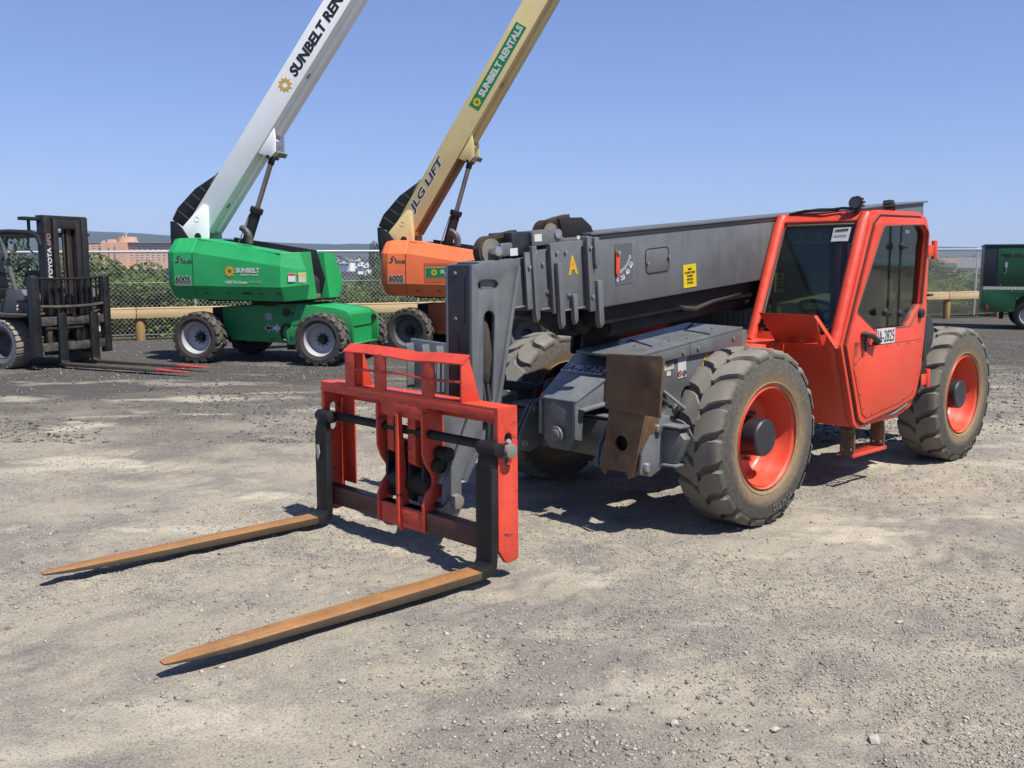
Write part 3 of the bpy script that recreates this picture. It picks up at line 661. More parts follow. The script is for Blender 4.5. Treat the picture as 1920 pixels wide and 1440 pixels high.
# black boom rest and lift cylinder
b = MB()
for y in (-0.32, -0.21): b.prism(roundpoly([(0.14, 1.19), (0.13, 1.30), (0.10, 1.45), (-0.23, 1.46), (-0.28, 1.42), (-0.33, 1.23)], 0.03), 'y', y, y + 0.03)
b.box(-0.27, -0.24, -0.29, -0.21, 1.24, 1.44); b.build('boom_rest', M_BLK, tele, 0.005)
b = MB(); b.cyl((0.15, 0.05, 1.43), (-1.6, 0.05, 1.60), 0.085, n=20); b.cyl((-1.6, 0.05, 1.60), (-3.4, 0.05, 1.75), 0.11, n=20); b.build('lift_cylinder', M_BLK, tele, 0.004)
b = MB(); b.M = Matrix.Translation((0.385, 0.05, 1.588)) @ Matrix.Rotation(R(4.95), 4, 'Y'); b.box(-4.2, 0.0, -0.13, 0.13, -0.14, -0.002); b.build('boom_underside_tray', M_BLK, tele, 0.01)
b = MB(); b.tube([(-0.55, 0.16, 1.60), (-0.7, 0.17, 1.55), (-0.85, 0.17, 1.54), (-1.1, 0.17, 1.60), (-1.5, 0.17, 1.66)], 0.022, 8); b.tube([(-0.7, 0.12, 1.60), (-0.9, 0.14, 1.52), (-1.05, 0.14, 1.59)], 0.02, 8); b.tube([(-0.9, 0.02, 1.6), (-1.4, 0.1, 1.585), (-2.4, 0.1, 1.70)], 0.018, 8); b.build('hydraulic_hose', M_CLOTH, tele, each=True)
b = MB(); b.prism([(0.82, 1.62), (0.14, 1.60), (0.16, 1.42), (0.40, 1.36), (0.60, 1.46), (0.88, 1.53)], 'y', -0.22, -0.02); b.build('slave_cylinder_guard', M_BLK, tele, 0.01)
b = MB(); b.cyl((0.36, -0.22, 1.46), (0.36, 0.05, 1.46), 0.075, n=20); b.cyl((0.22, -0.22, 1.50), (0.22, 0.05, 1.50), 0.05, n=20); b.build('slave_cylinder_pin', M_BLK, tele, 0.005, each=True)

# ---- boom: box sections sliding in one another, tilted 4.95 degrees down to the front
BT = R(4.95)
boom_m = Matrix(((math.cos(BT), 0, math.sin(BT), 0.385), (0, 1, 0, 0.05), (-math.sin(BT), 0, math.cos(BT), 1.588), (0, 0, 0, 1)))
def bm_box(b, s0, s1, y0, y1, t0, t1): b.M = boom_m; b.box(s0, s1, y0, y1, t0, t1); b.M = None
def bpt(s, y, t): return boom_m @ Vector((s, y, t))
BU = (boom_m.to_3x3() @ Vector((-1, 0, 0))); BV = (boom_m.to_3x3() @ Vector((0, 0, 1)))   # reading direction on the viewer's side
b = MB(); bm_box(b, -5.32, 0.14, -0.20, 0.20, 0.0, 0.532); b.build('boom_outer_section', M_GREY, tele, 0.012)
b = MB(); bm_box(b, -5.40, 0.10, -0.215, 0.212, 0.534, 0.552); b.build('boom_top_plate', M_GREY, tele, 0.003)
b = MB(); bm_box(b, -5.30, 0.0, 0.198, 0.206, 0.505, 0.53); b.build('boom_top_shade_strip', M_DGREY, tele)  # raised dark strip painting in the shade below the top plate
b = MB(); bm_box(b, -0.3, 0.485, -0.165, 0.165, 0.025, 0.505); b.build('boom_second_section', M_GREY, tele, 0.01)
b = MB(); bm_box(b, -0.1, 0.675, -0.135, 0.142, 0.055, 0.47); b.build('boom_third_section', M_GREY, tele, 0.01)
b = MB(); bm_box(b, -0.1, 1.10, -0.11, 0.122, 0.095, 0.43); b.build('boom_fly_section', M_GREY, tele, 0.01)
# wear-pad housings at the mouths
def mouth(s0, s1, yo, t0, t1, nm='wear_pad_strip', m=M_GREYL):
    b = MB(); bm_box(b, s0, s1, yo, yo + 0.022, t0, t1); b.build(nm, m, tele, 0.003)
mouth(0.095, 0.155, 0.200, -0.01, 0.525, m=M_GREY); mouth(0.405, 0.495, 0.166, 0.015, 0.50, m=M_GREY); mouth(0.665, 0.722, 0.143, 0.07, 0.46)
def hook(s, yo, t0, t1, d=0.035, wdt=0.055):
    b = MB(); b.M = boom_m
    b.prism([(s - wdt * .5, t1), (s + wdt * .5, t1 + 0.0), (s + wdt * .5, t0), (s + wdt * 0.2, t0 - 0.05), (s - wdt * .5, t0 - 0.02)], 'y', yo, yo + d)
    b.build('mouth_bracket', M_GREY, tele, 0.008)
hook(0.065, 0.20, -0.09, 0.21, 0.05); hook(0.085, 0.20, 0.34, 0.52, 0.05, 0.045); hook(0.445, 0.188, -0.05, 0.37, 0.04, 0.05); hook(0.285, 0.165, -0.04, 0.13, 0.04, 0.045); hook(0.648, 0.143, 0.02, 0.50, 0.045, 0.045)
b = MB()
for s0, yo, t in ((0.04, .20, 0.475), (0.13, 0.222, 0.45), (0.02, 0.20, 0.09), (0.13, .222, 0.10), (0.44, 0.188, 0.44), (0.33, 0.165, 0.435), (0.45, .188, 0.13), (0.32, 0.165, 0.13), (0.54, 0.142, 0.37), (0.51, .142, 0.17), (0.69, 0.165, 0.36)):
    b.bolt(bpt(s0, yo, t), (0, 1, 0), 0.014, 0.014)
b.build('wear_pad_bolt', M_STEEL, tele, each=True)
b = MB(); 
for s0, s1, yo, t in ((0.15, 0.42, 0.168, 0.03), (0.48, 0.62, 0.146, 0.06), (0.70, 0.88, 0.126, 0.10)): bm_box(b, s0 + 0.01, s1 - 0.03, yo - 0.01, yo + 0.012, t - 0.012, t)
b.build('section_lip', M_GREYL, tele, 0.002, each=True)
# chain sheaves and black chain brackets on top
b = MB(); b.M = boom_m
b.prism(roundpoly([(-0.02, 0.53), (0.30, 0.53), (0.31, 0.60), (0.335, 0.675), (0.09, 0.665), (0.0, 0.60), (-0.02, 0.56)], 0.02), 'y', 0.10, 0.125)
b.prism(roundpoly([(-0.02, 0.53), (0.30, 0.53), (0.30, 0.62), (0.08, 0.66), (-0.02, 0.58)], 0.02), 'y', -0.16, -0.135); b.box(0.0, 0.05, -0.14, 0.11, 0.56, 0.60); b.build('chain_bracket', M_BLK, tele, 0.005, each=True)
b = MB(); b.M = boom_m; b.box(0.15, 0.60, -0.12, 0.152, 0.495, 0.53); b.prism(roundpoly([(0.24, 0.50), (0.635, 0.495), (0.635, 0.605), (0.40, 0.60), (0.33, 0.54)], 0.025), 'y', 0.12, 0.155); b.build('sheave_mount', M_GREY, tele, 0.006)
b = MB(); b.M = boom_m; b.box(0.62, 0.80, -0.11, 0.13, 0.44, 0.60); b.build('sheave_mount_front', M_DGREY, tele, 0.006)
b = MB(); b.M = boom_m; b.box(0.70, 0.90, 0.095, 0.128, 0.445, 0.535); b.build('sheave_fork', M_GREY, tele, 0.012)
def sheave(s, t, r, yc):
    c = bpt(s, yc, t)
    b = MB(); b.lathe([(0.0, -0.045), (r, -0.045), (r, -0.035), (r * 0.8, -0.03), (r * 0.8, 0.03), (r, 0.035), (r, 0.045), (0, 0.045)], 32, 'y', tuple(c), capped=False); b.build('chain_sheave', M_DUSTSTEEL, tele)
    b = MB(); b.cyl(c + Vector((0, 0.04, 0)), c + Vector((0, 0.12, 0)), 0.034, n=16); b.build('sheave_pin', M_STEEL, tele, 0.004)
sheave(0.93, 0.485, 0.085, 0.02); sheave(0.385, 0.565, 0.075, 0.05)
def chain(path, yc, nm='leaf_chain'):
    b = MB()
    for i in range(len(path) - 1):
        a, c = Vector((path[i][0], 0, path[i][1])), Vector((path[i + 1][0], 0, path[i + 1][1])); L = (c - a).length; k = max(1, round(L / 0.034))
        for j in range(k):
            p = a.lerp(c, (j + 0.5) / k); d = (c - a).normalized(); n_ = Vector((-d.z, 0, d.x))
            for q, wd in ((-0.03, 0.010), (-0.012, 0.010), (0.006, 0.010), (0.024, 0.010)):
                pa = p - d * 0.017; pb = p + d * 0.017; hh = 0.014
                A = [pa - n_ * hh, pb - n_ * hh, pb + n_ * hh, pa + n_ * hh]
                b.hexa([bpt(v.x, yc + q, v.z) for v in A], [bpt(v.x, yc + q + wd, v.z) for v in A])
    b.build(nm, M_CHAIN, tele, kind='stuff')
def arc_path(cx, cz, r, a0, a1, n=10): return [(cx + r * math.cos(R(a0 + (a1 - a0) * i / n)), cz + r * math.sin(R(a0 + (a1 - a0) * i / n))) for i in range(n + 1)]
chain([(0.68, 0.60)] + arc_path(0.93, 0.485, 0.09, 105, -75) + [(0.75, 0.41)], 0.02)
chain([(0.18, 0.68), (0.30, 0.665)] + arc_path(0.41, 0.57, 0.08, 105, -10), 0.05)
# pale stickers, letter, gauge, hatch, warning label
for s0, t, yo, ww, hh in ((0.58, 0.55, 0.157, 0.07, 0.05), (0.79, 0.47, 0.13, 0.07, 0.05), (0.175, 0.525, 0.154, 0.03, 0.025), (0.60, 0.455, 0.144, 0.025, 0.025)):
    plate('white_sticker', M_WHITE, tele, bpt(s0, yo, t), BU, BV, ww, hh, 0.002)
text('A', M_AMB, tele, bpt(0.259, 0.167, 0.335), BU, BV, 0.10, 0.135, 0.035)
plate('angle_scale', plain('dark_scale_film', (0.115, 0.125, 0.132), 0.35), tele, bpt(-0.255, 0.202, 0.30), BU, BV, 0.20, 0.30, 0.001)
M_PRINT = plain('white_print', (0.75, 0.76, 0.77), 0.5, var=0.02)
for tx, s0, t in (('0', -0.171, 0.192), ('20', -0.232, 0.200), ('40', -0.290, 0.236), ('60', -0.332, 0.286)): text(tx, M_PRINT, tele, bpt(s0, 0.206, t), BU + BV * (0.0 if tx == '0' else 0.25 if tx == '20' else 0.6 if tx == '40' else 1.2), BV, None, 0.036, 0.02)
b = MB()
for i in range(22):
    q = R(-92 + i * 3.6); c0 = bpt(-0.175, 0.204, 0.40); r0, r1 = 0.145, (0.178 if i % 5 == 0 else 0.165)
    for r_ in ((r0, r1),):
        d = BU * math.cos(q) + BV * math.sin(q); n_ = BU * -math.sin(q) + BV * math.cos(q)
        A = [c0 + d * r0 - n_ * 0.0022, c0 + d * r1 - n_ * 0.0022, c0 + d * r1 + n_ * 0.0022, c0 + d * r0 + n_ * 0.0022]; b.hexa(A, [p + Vector((0, 0.002, 0)) for p in A])
b.build('scale_mark', M_PRINT, tele)
b = MB(); b.M = frame_m(bpt(-0.178, 0.205, 0.375), (-1, 0, 0), (0, 0, 1)); b.prism(roundpoly([(-0.02, 0.03), (0.02, 0.03), (0.02, -0.13), (0, -0.165), (-0.02, -0.13)], 0.008), 'z', 0.004, 0.014); b.build('boom_angle_pointer', M_RED, tele, 0.002)
b = MB(); b.bolt(bpt(-0.178, 0.219, 0.39), (0, 1, 0), 0.018, 0.014); b.build('pointer_bolt', M_STEEL, tele)
b = MB(); b.M = boom_m; b.prism(rrect(-0.79, -0.515, 0.205, 0.385, 0.035), 'y', 0.199, 0.203); b.build('access_hatch', M_GREY, tele, 0.0015)
b = MB(); b.M = boom_m; b.tube([(p[0], 0.203, p[1]) for p in rrect(-0.794, -0.511, 0.201, 0.389, 0.037)], 0.0035, 5, closed=True); b.build('hatch_gap', M_RUB, tele)
b = MB(); b.bolt(bpt(-0.525, 0.20, 0.28), (0, 1, 0), 0.013, 0.02); b.bolt(bpt(-0.785, 0.20, 0.31), (0, 1, 0), 0.013, 0.02); b.build('hatch_bolt', M_STEEL, tele, each=True)
plate('warning_label', M_YEL, tele, bpt(-1.057, 0.203, 0.135), BU, BV, 0.17, 0.185, 0.002)
text('WARNING\nIT IS UNLAWFUL TO OPERATE\nTHIS EQUIPMENT\nWITHIN TEN FEET\nOF POWER LINES', M_INK, tele, bpt(-1.057, 0.2055, 0.135), BU, BV, 0.14, 0.13)

# ---- boom nose: tapered box that hangs down in front and carries the fork frame
side = [(1.60, 1.90), (1.245, 1.945), (1.21, 1.90), (1.36, 1.15), (1.40, 0.98), (1.50, 0.82), (1.70, 0.50), (1.70, 0.30), (1.78, 0.24), (1.86, 0.32), (1.84, 0.48), (1.60, 0.98)]
slot1 = [(1.46 + (0.055 * math.cos(R(a)) + (0.035 if math.cos(R(a)) > 0 else -0.035)), 1.77 + 0.035 * math.sin(R(a))) for a in range(0, 360, 20)]
slot2 = [(1.452 + 0.048 * math.cos(R(a)) + (0.012 if math.sin(R(a)) < 0 else 0), (1.55 if math.sin(R(a)) >= 0 else 1.02) + 0.05 * math.sin(R(a))) for a in range(0, 360, 20)]
b = MB()
b.prism(side, 'y', 0.170, 0.20, holes=[slot1, slot2]); b.prism(side, 'y', -0.078, -0.048)
b.build('boom_nose_side', M_GREY, tele, 0.004, each=True)
b = MB(); b.prism([(1.598, 1.898), (1.598, 1.0), (1.57, 1.0), (1.57, 1.87), (1.30, 1.905), (1.30, 1.935)], 'y', -0.047, 0.169); b.build('boom_nose_front', M_DGREY, tele, 0.002)  # same grey nose; the shade on its front is put into the colour
b = MB(); b.prism([(1.603, 0.985), (1.842, 0.48), (1.81, 0.47), (1.58, 0.96)], 'y', -0.047, 0.169); b.build('boom_nose_lower_face', M_GREYL, tele, 0.002)
b = MB(); b.prism([(1.21, 1.90), (1.37, 1.12), (1.40, 0.98), (1.50, 0.82), (1.70, 0.50), (1.67, 0.48), (1.47, 0.80), (1.37, 0.96), (1.34, 1.12), (1.185, 1.88)], 'y', -0.06, 0.225); b.build('boom_nose_rear_flange', M_GREY, tele, 0.004)
b = MB(); b.prism(rrect(-0.025, 0.125, 1.52, 1.87, 0.012), 'x', 1.599, 1.604); b.build('nose_cover_plate', M_DGREY, tele, 0.0015)
b = MB()
for y, z in ((0.035, 1.845), (0.04, 1.545), (0.10, 1.24)): b.bolt((1.604, y, z), (1, 0, 0), 0.014, 0.014)
b.build('nose_bolt', M_DUSTSTEEL, tele, each=True)
b = MB(); b.prism([(0.05, 1.45), (0.055, 1.45), (0.056, 1.06), (0.05, 1.06)], 'x', 1.5985, 1.601); b.build('nose_seam', M_RUB, tele)
b = MB(); b.tube([(1.46, 0.10, 1.56), (1.46, 0.13, 1.45), (1.455, 0.14, 1.3), (1.46, 0.14, 1.18)], [0.045, 0.055, 0.06, 0.05], 12); b.tube([(1.46, .14, 1.18), (1.46, 0.14, 1.12), (1.47, 0.15, 1.1)], [0.058, 0.048, 0.03], 10); b.build('hose_sleeve', M_CLOTH, tele)
b = MB()
for d in (-0.022, 0.02): b.tube([(1.46 + d, 0.15, 1.15), (1.465 + d, 0.19, 0.98), (1.47 + d, 0.235, 0.86), (1.48 + d, 0.235, 0.70), (1.50 + d, 0.22, 0.62)], 0.017, 8)
b.build('hydraulic_hose', M_RUB, tele, each=True)
b = MB(); b.box(1.42, 1.51, 0.20, 0.26, 0.905, 0.94); b.cyl((1.465, 0.23, 0.72), (1.47, 0.23, 0.62), 0.024, n=6); b.cyl((1.51, 0.23, 0.72), (1.515, 0.23, 0.62), 0.024, n=6); b.build('hose_clamp', M_DUSTSTEEL, tele, 0.003)
b = MB(); b.cyl((1.76, -0.10, 0.36), (1.76, 0.24, 0.36), 0.05, n=18); b.cyl((1.78, -0.08, 0.36), (1.80, 0.22, 0.30), 0.07, n=14); b.build('coupler_pin', M_DUSTSTEEL, tele, 0.004)
# ---- fork carriage (a part of the handler; its pieces are sub-parts)
car = bpy.data.objects.new('fork_carriage', None); COL.objects.link(car); car.parent = tele; car.location = (1.95, -0.10, 0); car.rotation_euler = (0, 0, R(2.2))
slot = [(-0.085 + 0.032 * math.cos(R(a)), (0.87 if math.sin(R(a)) >= 0 else 0.73) + 0.035 * math.sin(R(a))) for a in range(0, 360, 20)]
endp = roundpoly([(0.0, 1.062), (-0.16, 1.062), (-0.175, 0.105), (-0.075, 0.095), (-0.005, 0.19)], [0.006, 0.006, 0.03, 0.02, 0.02])
for y in (0.872, -0.955):
    b = MB(); b.prism(endp, 'y', y, y + 0.03, holes=[slot]); b.build('end_plate', M_REDW, car, 0.003)
b = MB(); b.box(-0.155, 0.0, -0.925, 0.872, 1.045, 1.060); b.box(-0.012, -0.0005, -0.925, 0.872, 0.99, 1.046); b.box(-0.155, -0.143, -0.925, 0.872, 0.93, 1.046); b.build('top_bar', M_REDW, car, 0.002)
b = MB(); b.box(-0.17, -0.158, -0.92, -0.77, 0.3, 1.04); b.build('rear_plate', M_REDW, car, 0.003)
b = MB()
b.box(-0.012, 0.0, -0.65, -0.53, 1.061, 1.30); b.build('guard_upright', M_REDW, car, 0.002)
for y0, y1 in ((-0.31, -0.185), (0.195, 0.315)):
    b = MB(); b.box(-0.012, 0.0, y0, y1, 1.061, 1.30); b.build('guard_upright', M_REDW, car, 0.002)
for y in (-0.545, 0.565):
    b = MB(); b.prism([(-0.0, 1.061), (-0.155, 1.061), (-0.062, 1.345), (-0.0, 1.305)], 'y', y, y + 0.015); b.build('guard_gusset', M_REDW, car, 0.002)
b = MB(); sec = []
for y, dz, dx in ((-0.665, 0.0, 0), (-0.4, 0.004, 0), (-0.1, -0.002, 0.004), (0.1, -0.012, 0.008), (0.3, -0.002, 0.004), (0.585, 0.0, 0)): sec.append((y, dz, dx))
for i in range(len(sec) - 1):
    (ya, za, xa), (yb, zb, xb) = sec[i], sec[i + 1]
    q = lambda y, z, x: [(0.006 + x, y, 1.300 + z), (-0.066 + x, y, 1.352 + z), (-0.070 + x, y, 1.343 + z), (0.002 + x, y, 1.291 + z)]
    b.hexa(q(ya, za, xa), q(yb, zb, xb))
b.build('guard_top', M_REDW, car, 0.0)
b = MB(); b.tube([(-0.006, -0.60, 1.182), (-0.004, -0.25, 1.184), (0.012, 0.0, 1.196), (0.012, 0.12, 1.188), (0.0, 0.25, 1.178), (-0.004, 0.57, 1.186)], 0.009, 6); b.build('guard_rod', M_REDW, car)
b = MB(); b.cyl((-0.045, -0.985, 0.812), (-0.045, 0.93, 0.812), 0.03, n=20); b.build('fork_shaft', M_BLK, car)
for y in (0.93, -1.0):
    b = MB(); b.cyl((-0.06, y - 0.02, 0.80), (-0.06, y + 0.035, 0.80), 0.045, n=18); b.cyl((-0.06, y - 0.03, 0.83), (-0.06, y + 0.01, 0.86), 0.02, n=10); b.build('shaft_collar', M_DUSTSTEEL, car, 0.006)
b = MB(); b.box(-0.09, -0.004, -0.92, 0.868, 0.165, 0.30); b.build('bottom_bar', paint('scuffed_dark_red', (0.085, 0.018, 0.016), 0.5, dust=0.25, dustc=(0.12, 0.09, 0.07), wear=0.75, wearc=(0.025, 0.022, 0.022)), car, 0.006)
b = MB(); b.box(-0.10, -0.004, -0.27, 0.235, 0.90, 0.992); b.build('coupler_header', M_REDW, car, 0.004)
pl = roundpoly([(0.012, 0.985), (-0.16, 0.985), (-0.17, 0.70), (-0.115, 0.64), (-0.115, 0.58), (-0.165, 0.50), (-0.165, 0.42), (-0.10, 0.28), (-0.03, 0.145), (0.012, 0.16), (0.014, 0.34), (-0.02, 0.42), (-0.07, 0.47), (-0.07, 0.53), (-0.02, 0.60), (0.01, 0.68)], 0.03)
for y in (-0.285, 0.195):
    b = MB(); b.prism(pl, 'y', y, y + 0.024); b.build('coupler_plate', M_REDW, car, 0.003)
b = MB(); b.prism(roundpoly([(0.028, 0.93), (-0.01, 0.93), (-0.06, 0.35), (-0.10, 0.14), (0.0, 0.125), (0.03, 0.2)], 0.02), 'y', -0.052, -0.026); b.build('coupler_plate', M_REDW, car, 0.003)
b = MB(); b.prism(roundpoly([(-0.06, 0.97), (-0.02, 0.97), (-0.02, 0.6), (-0.1, 0.55)], 0.02), 'y', 0.02, 0.1); b.prism(roundpoly([(-0.06, 0.97), (-0.02, 0.97), (-0.02, 0.66), (-0.1, 0.62)], 0.02), 'y', -0.20, -0.13); b.build('coupler_rib', M_REDW, car, 0.003, each=True)
b = MB(); b.box(-0.10, 0.004, -0.262, 0.195, 0.15, 0.30); b.build('coupler_base', M_REDW, car, 0.02)
b = MB(); b.cyl((-0.12, -0.25, 0.68), (-0.12, 0.33, 0.68), 0.048, n=18); b.cyl((-0.12, -0.24, 0.45), (-0.12, 0.19, 0.45), 0.09, n=22); b.cyl((-0.11, 0.1, 0.33), (-0.11, 0.31, 0.33), 0.035, n=14); b.cyl((-0.1, 0.21, 0.6), (-0.1, 0.27, 0.6), 0.05, n=14); b.build('coupler_pin', M_BLK, car, 0.005, each=True)
for y0, y1 in ((-0.24, -0.08), (0.0, 0.17)):
    b = MB(); b.prism(roundpoly([(-0.04, 0.72), (-0.16, 0.72), (-0.19, 0.4), (-0.13, 0.31), (-0.05, 0.33), (-0.03, 0.5)], 0.04), 'y', y0, y0 + 0.03); b.prism(roundpoly([(-0.04, 0.72), (-0.16, 0.72), (-0.19, 0.4), (-0.13, 0.31), (-0.05, 0.33), (-0.03, 0.5)], 0.04), 'y', y1 - 0.03, y1); b.build('coupler_ear', M_BLK, car, 0.004, each=True)
# fork blades: dark worn steel with orange rust bloomed over the upper face
M_FORK, t_f, b_f = nodes_of('rust_topped_fork_steel')
g_ = N(t_f, 'ShaderNodeNewGeometry'); s_ = N(t_f, 'ShaderNodeSeparateXYZ'); t_f.links.new(g_.outputs['True Normal'], s_.inputs[0])
v_ = coords(t_f); na = noise(t_f, v_, 4.5, 7, 0.72); nb = noise(t_f, coords(t_f, 'Object', (1.2, 20, 20)), 1.6, 5); nc_ = noise(t_f, v_, 60, 4, 0.7)
rust = mixc(t_f, na, (0.15, 0.058, 0.016), (0.36, 0.185, 0.062)); nd_ = noise(t_f, v_, 16, 6, 0.7); rust = mixc(t_f, ramp(t_f, nd_, 0.58, 0.70, 0, 0.75), rust, (0.075, 0.04, 0.02)); rust = mixc(t_f, ramp(t_f, nd_, 0.36, 0.30, 0, 0.5), rust, (0.42, 0.30, 0.17)); rust = mixc(t_f, ramp(t_f, nb, 0.55, 0.75, 0, 0.5), rust, (0.36, 0.23, 0.10)); rust = mixc(t_f, ramp(t_f, nc_, 0.6, 0.75, 0, 0.5), rust, (0.10, 0.04, 0.015))
steel = mixc(t_f, na, (0.022, 0.018, 0.014), (0.085, 0.055, 0.028)); steel = mixc(t_f, ramp(t_f, nc_, 0.58, 0.72, 0, 0.5), steel, (0.14, 0.075, 0.03))
up_ = math_n(t_f, 'ADD', s_.outputs[2], math_n(t_f, 'MULTIPLY', math_n(t_f, 'SUBTRACT', na, 0.5), 0.5))
t_f.links.new(mixc(t_f, ramp(t_f, up_, 0.62, 0.95), steel, rust), b_f.inputs['Base Color']); b_f.inputs['Roughness'].default_value = 0.6; bump(t_f, b_f, nc_, 0.1, 0.004)
# L-shaped forks: black shank with a sleeve on the shaft, rusty tapering blade; built in handler space so both run straight ahead
def fork(yc, x0, xt):
    h = 0.072
    b = MB(); b.prism(roundpoly([(x0 + 0.046, 0.70), (x0, 0.70), (x0 - 0.002, 0.13), (x0 + 0.012, 0.05), (x0 + 0.12, 0.045), (x0 + 0.12, 0.093), (x0 + 0.07, 0.096), (x0 + 0.046, 0.13)], [0.003, 0.003, 0.04, 0.06, 0.001, 0.001, 0.02, 0.03], 6), 'y', yc - h, yc + h)
    b.prism([(x0 + 0.05, 0.70), (x0, 0.70), (x0 - 0.01, 0.79), (x0 + 0.03, 0.79)], 'y', yc - h + 0.012, yc + h - 0.012)
    sh = b.build('fork_shank', M_BLK, tele, 0.004); 
    b = MB(); b.cyl((x0 - 0.035 + 0.03, yc - h - 0.015, 0.812), (x0 - 0.005, yc + h + 0.02, 0.812), 0.044, n=20); b.build('fork_sleeve', M_BLK, sh, 0.004)
    b = MB(); st = [(x0 + 0.085, 0.092, 0.044, h * 0.985), (x0 + 0.8, 0.090, 0.042, h * .985), (xt - 0.9, 0.088, 0.044, h * .985), (xt - 0.35, 0.086, 0.054, h * 0.93), (xt - 0.14, 0.084, 0.062, h * 0.75), (xt - 0.03, 0.082, 0.068, h * 0.5), (xt, 0.080, 0.070, h * 0.38)]
    for i in range(len(st) - 1):
        A, B = st[i], st[i + 1]
        q = lambda s: [(s[0], yc - s[3], s[2]), (s[0], yc + s[3], s[2]), (s[0], yc + s[3], s[1]), (s[0], yc - s[3], s[1])]
        vs = q(A) + q(B); o = len(b.v); b.v += vs
        b.f += [tuple(k + o for k in f) for f in ((0, 1, 5, 4), (1, 2, 6, 5), (2, 3, 7, 6), (3, 0, 4, 7))]
        if i == 0: b.f.append((o, o + 3, o + 2, o + 1))
        if i == len(st) - 2: b.f.append((o + 4, o + 5, o + 6, o + 7))
    b.build('fork_blade', M_FORK, tele, 0.006)
fork(0.745, 1.935, 3.955); fork(-0.985, 2.0, 3.965)
b = MB(); b.prism([(0.0, 0.0), (0.035, 0.01), (0.05, -0.06), (0.02, -0.11), (0.005, -0.05)], 'x', 2.054, 2.057); b.M = None
o_ = b.build('torn_paper_tag', M_WHITE, tele); o_.location = (0, -1.03, 0.60)

# ---- cab
def at_x(z): return -1.50 - (z - 1.253) * (0.42 / 1.055)          # front edge of the cab side above the sill
sidep = [(-1.50, 1.25), (-1.905, 2.285), (-2.02, 2.355), (-2.78, 2.365), (-2.95, 2.315), (-3.02, 2.19), (-3.035, 1.47), (-2.98, 0.95), (-2.885, 0.68), (-2.56, 0.605), (-1.86, 0.53), (-1.77, 0.575)]
sideP = roundpoly(sidep, [0.0, 0.06, 0.04, 0.05, 0.06, 0.08, 0.2, 0.1, 0.12, 0.12, 0.05, 0.06])
winp = [(-2.098, 2.224), (-2.853, 2.257), (-2.955, 2.19), (-2.90, 1.552), (-2.682, 1.363), (-2.011, 1.358), (-1.695, 1.52)]
winP = roundpoly(winp, [0.06, 0.06, 0.05, 0.04, 0.02, 0.02, 0.03])
# lower tub with a rounded front-left edge
b = MB()
def ring(z, xf, xr):
    r = 0.12
    return [(xf, 0.25, z), (xf, 1.12 - r, z)] + [(xf - r + r * math.cos(R(a)), 1.12 - r + r * math.sin(R(a)), z) for a in (15, 30, 45, 60, 75, 90)] + [(xr, 1.12, z), (xr, 0.25, z)]
lv = [(0.545, -1.80, -2.55), (0.62, -1.762, -2.87), (1.25, -1.50, -2.99), (1.335, -1.535, -3.0)]
rings = [ring(*l) for l in lv]; k = len(rings[0]); vs = [p for r_ in rings for p in r_]; fs = []
for i in range(len(rings) - 1):
    for j in range(k): fs.append((i * k + j, i * k + (j + 1) % k, (i + 1) * k + (j + 1) % k, (i + 1) * k + j))
fs.append(tuple(range(k))); b._add(vs, fs); b.build('cab_tub', M_RED, tele, 0.006)
b = MB(); b.box(-2.80, -1.95, 0.28, 1.05, 0.66, 0.9); b.build('cab_floor', M_CABIN, tele)
# left side frame with the window opening, right side frame, pillars, roof, rear
b = MB(); b.prism(sideP, 'y', 1.085, 1.135, holes=[winP]); b.build('cab_side_frame', M_RED, tele, 0.012)
b = MB(); wr = [(-2.10, 2.22), (-2.85, 2.25), (-2.92, 2.18), (-2.92, 1.36), (-1.64, 1.36)]
b.prism(sideP, 'y', 0.25, 0.29, holes=[wr]); b.build('cab_side_frame', M_RED, tele, 0.012)
for y in (0.29, 1.07):
    b = MB(); b.tube([(-1.50, y, 1.25), (-1.555, y, 1.36), (-1.905, y, 2.26), (-1.95, y, 2.31)], 0.05, 12); b.build('windscreen_pillar', M_RED, tele)
b = MB(); b.prism(roundpoly([(-1.895, 2.27), (-1.99, 2.35), (-2.8, 2.362), (-3.0, 2.30), (-3.02, 2.26), (-2.0, 2.29), (-1.93, 2.24)], 0.03), 'y', 0.29, 1.10); b.build('cab_roof', M_RED, tele, 0.006)
b = MB(); b.box(-3.04, -3.0, 0.27, 1.1, 0.8, 1.36); b.box(-3.03, -2.99, 0.3, 0.36, 1.36, 2.27); b.box(-3.03, -2.99, 1.03, 1.09, 1.36, 2.27); b.build('cab_rear_frame', M_RED, tele, 0.006)
# windscreen and side windows
n_ws = Vector((-0.5, 0, 0.0)); 
def wsp(y, u, off=0.0):   # u 0 bottom .. 1 top on the screen plane
    return (-1.565 - 0.36 * u + off * 0.93, y, 1.36 + 0.90 * u + off * 0.37)
b = MB(); A = [wsp(0.31, 0), wsp(1.05, 0), wsp(1.05, 1.0), wsp(0.31, 1.0)]; b.hexa(A, [tuple(Vector(p) + Vector((0.006, 0, 0.003))) for p in A]); b.build('windscreen', M_GLASS, tele)
b = MB()
loop = [Vector(wsp(y, u, 0.012)) for y, u in [(0.345, 0.06), (0.36, 0.02), (0.40, 0.0), (0.96, 0.0), (1.0, 0.02), (1.02, 0.06), (1.02, 0.93), (1.0, 0.97), (0.37, 0.97), (0.345, 0.93)]]
b.tube(loop, 0.013, 6, closed=True); b.build('windscreen_seal', M_SEAL, tele)
b = MB(); 
hl = []
for i in range(4):
    y0 = 0.37 + i * 0.157; hl.append([(y0, 0.845), (y0 + 0.125, 0.845), (y0 + 0.118, 0.93), (y0 + 0.006, 0.93)])
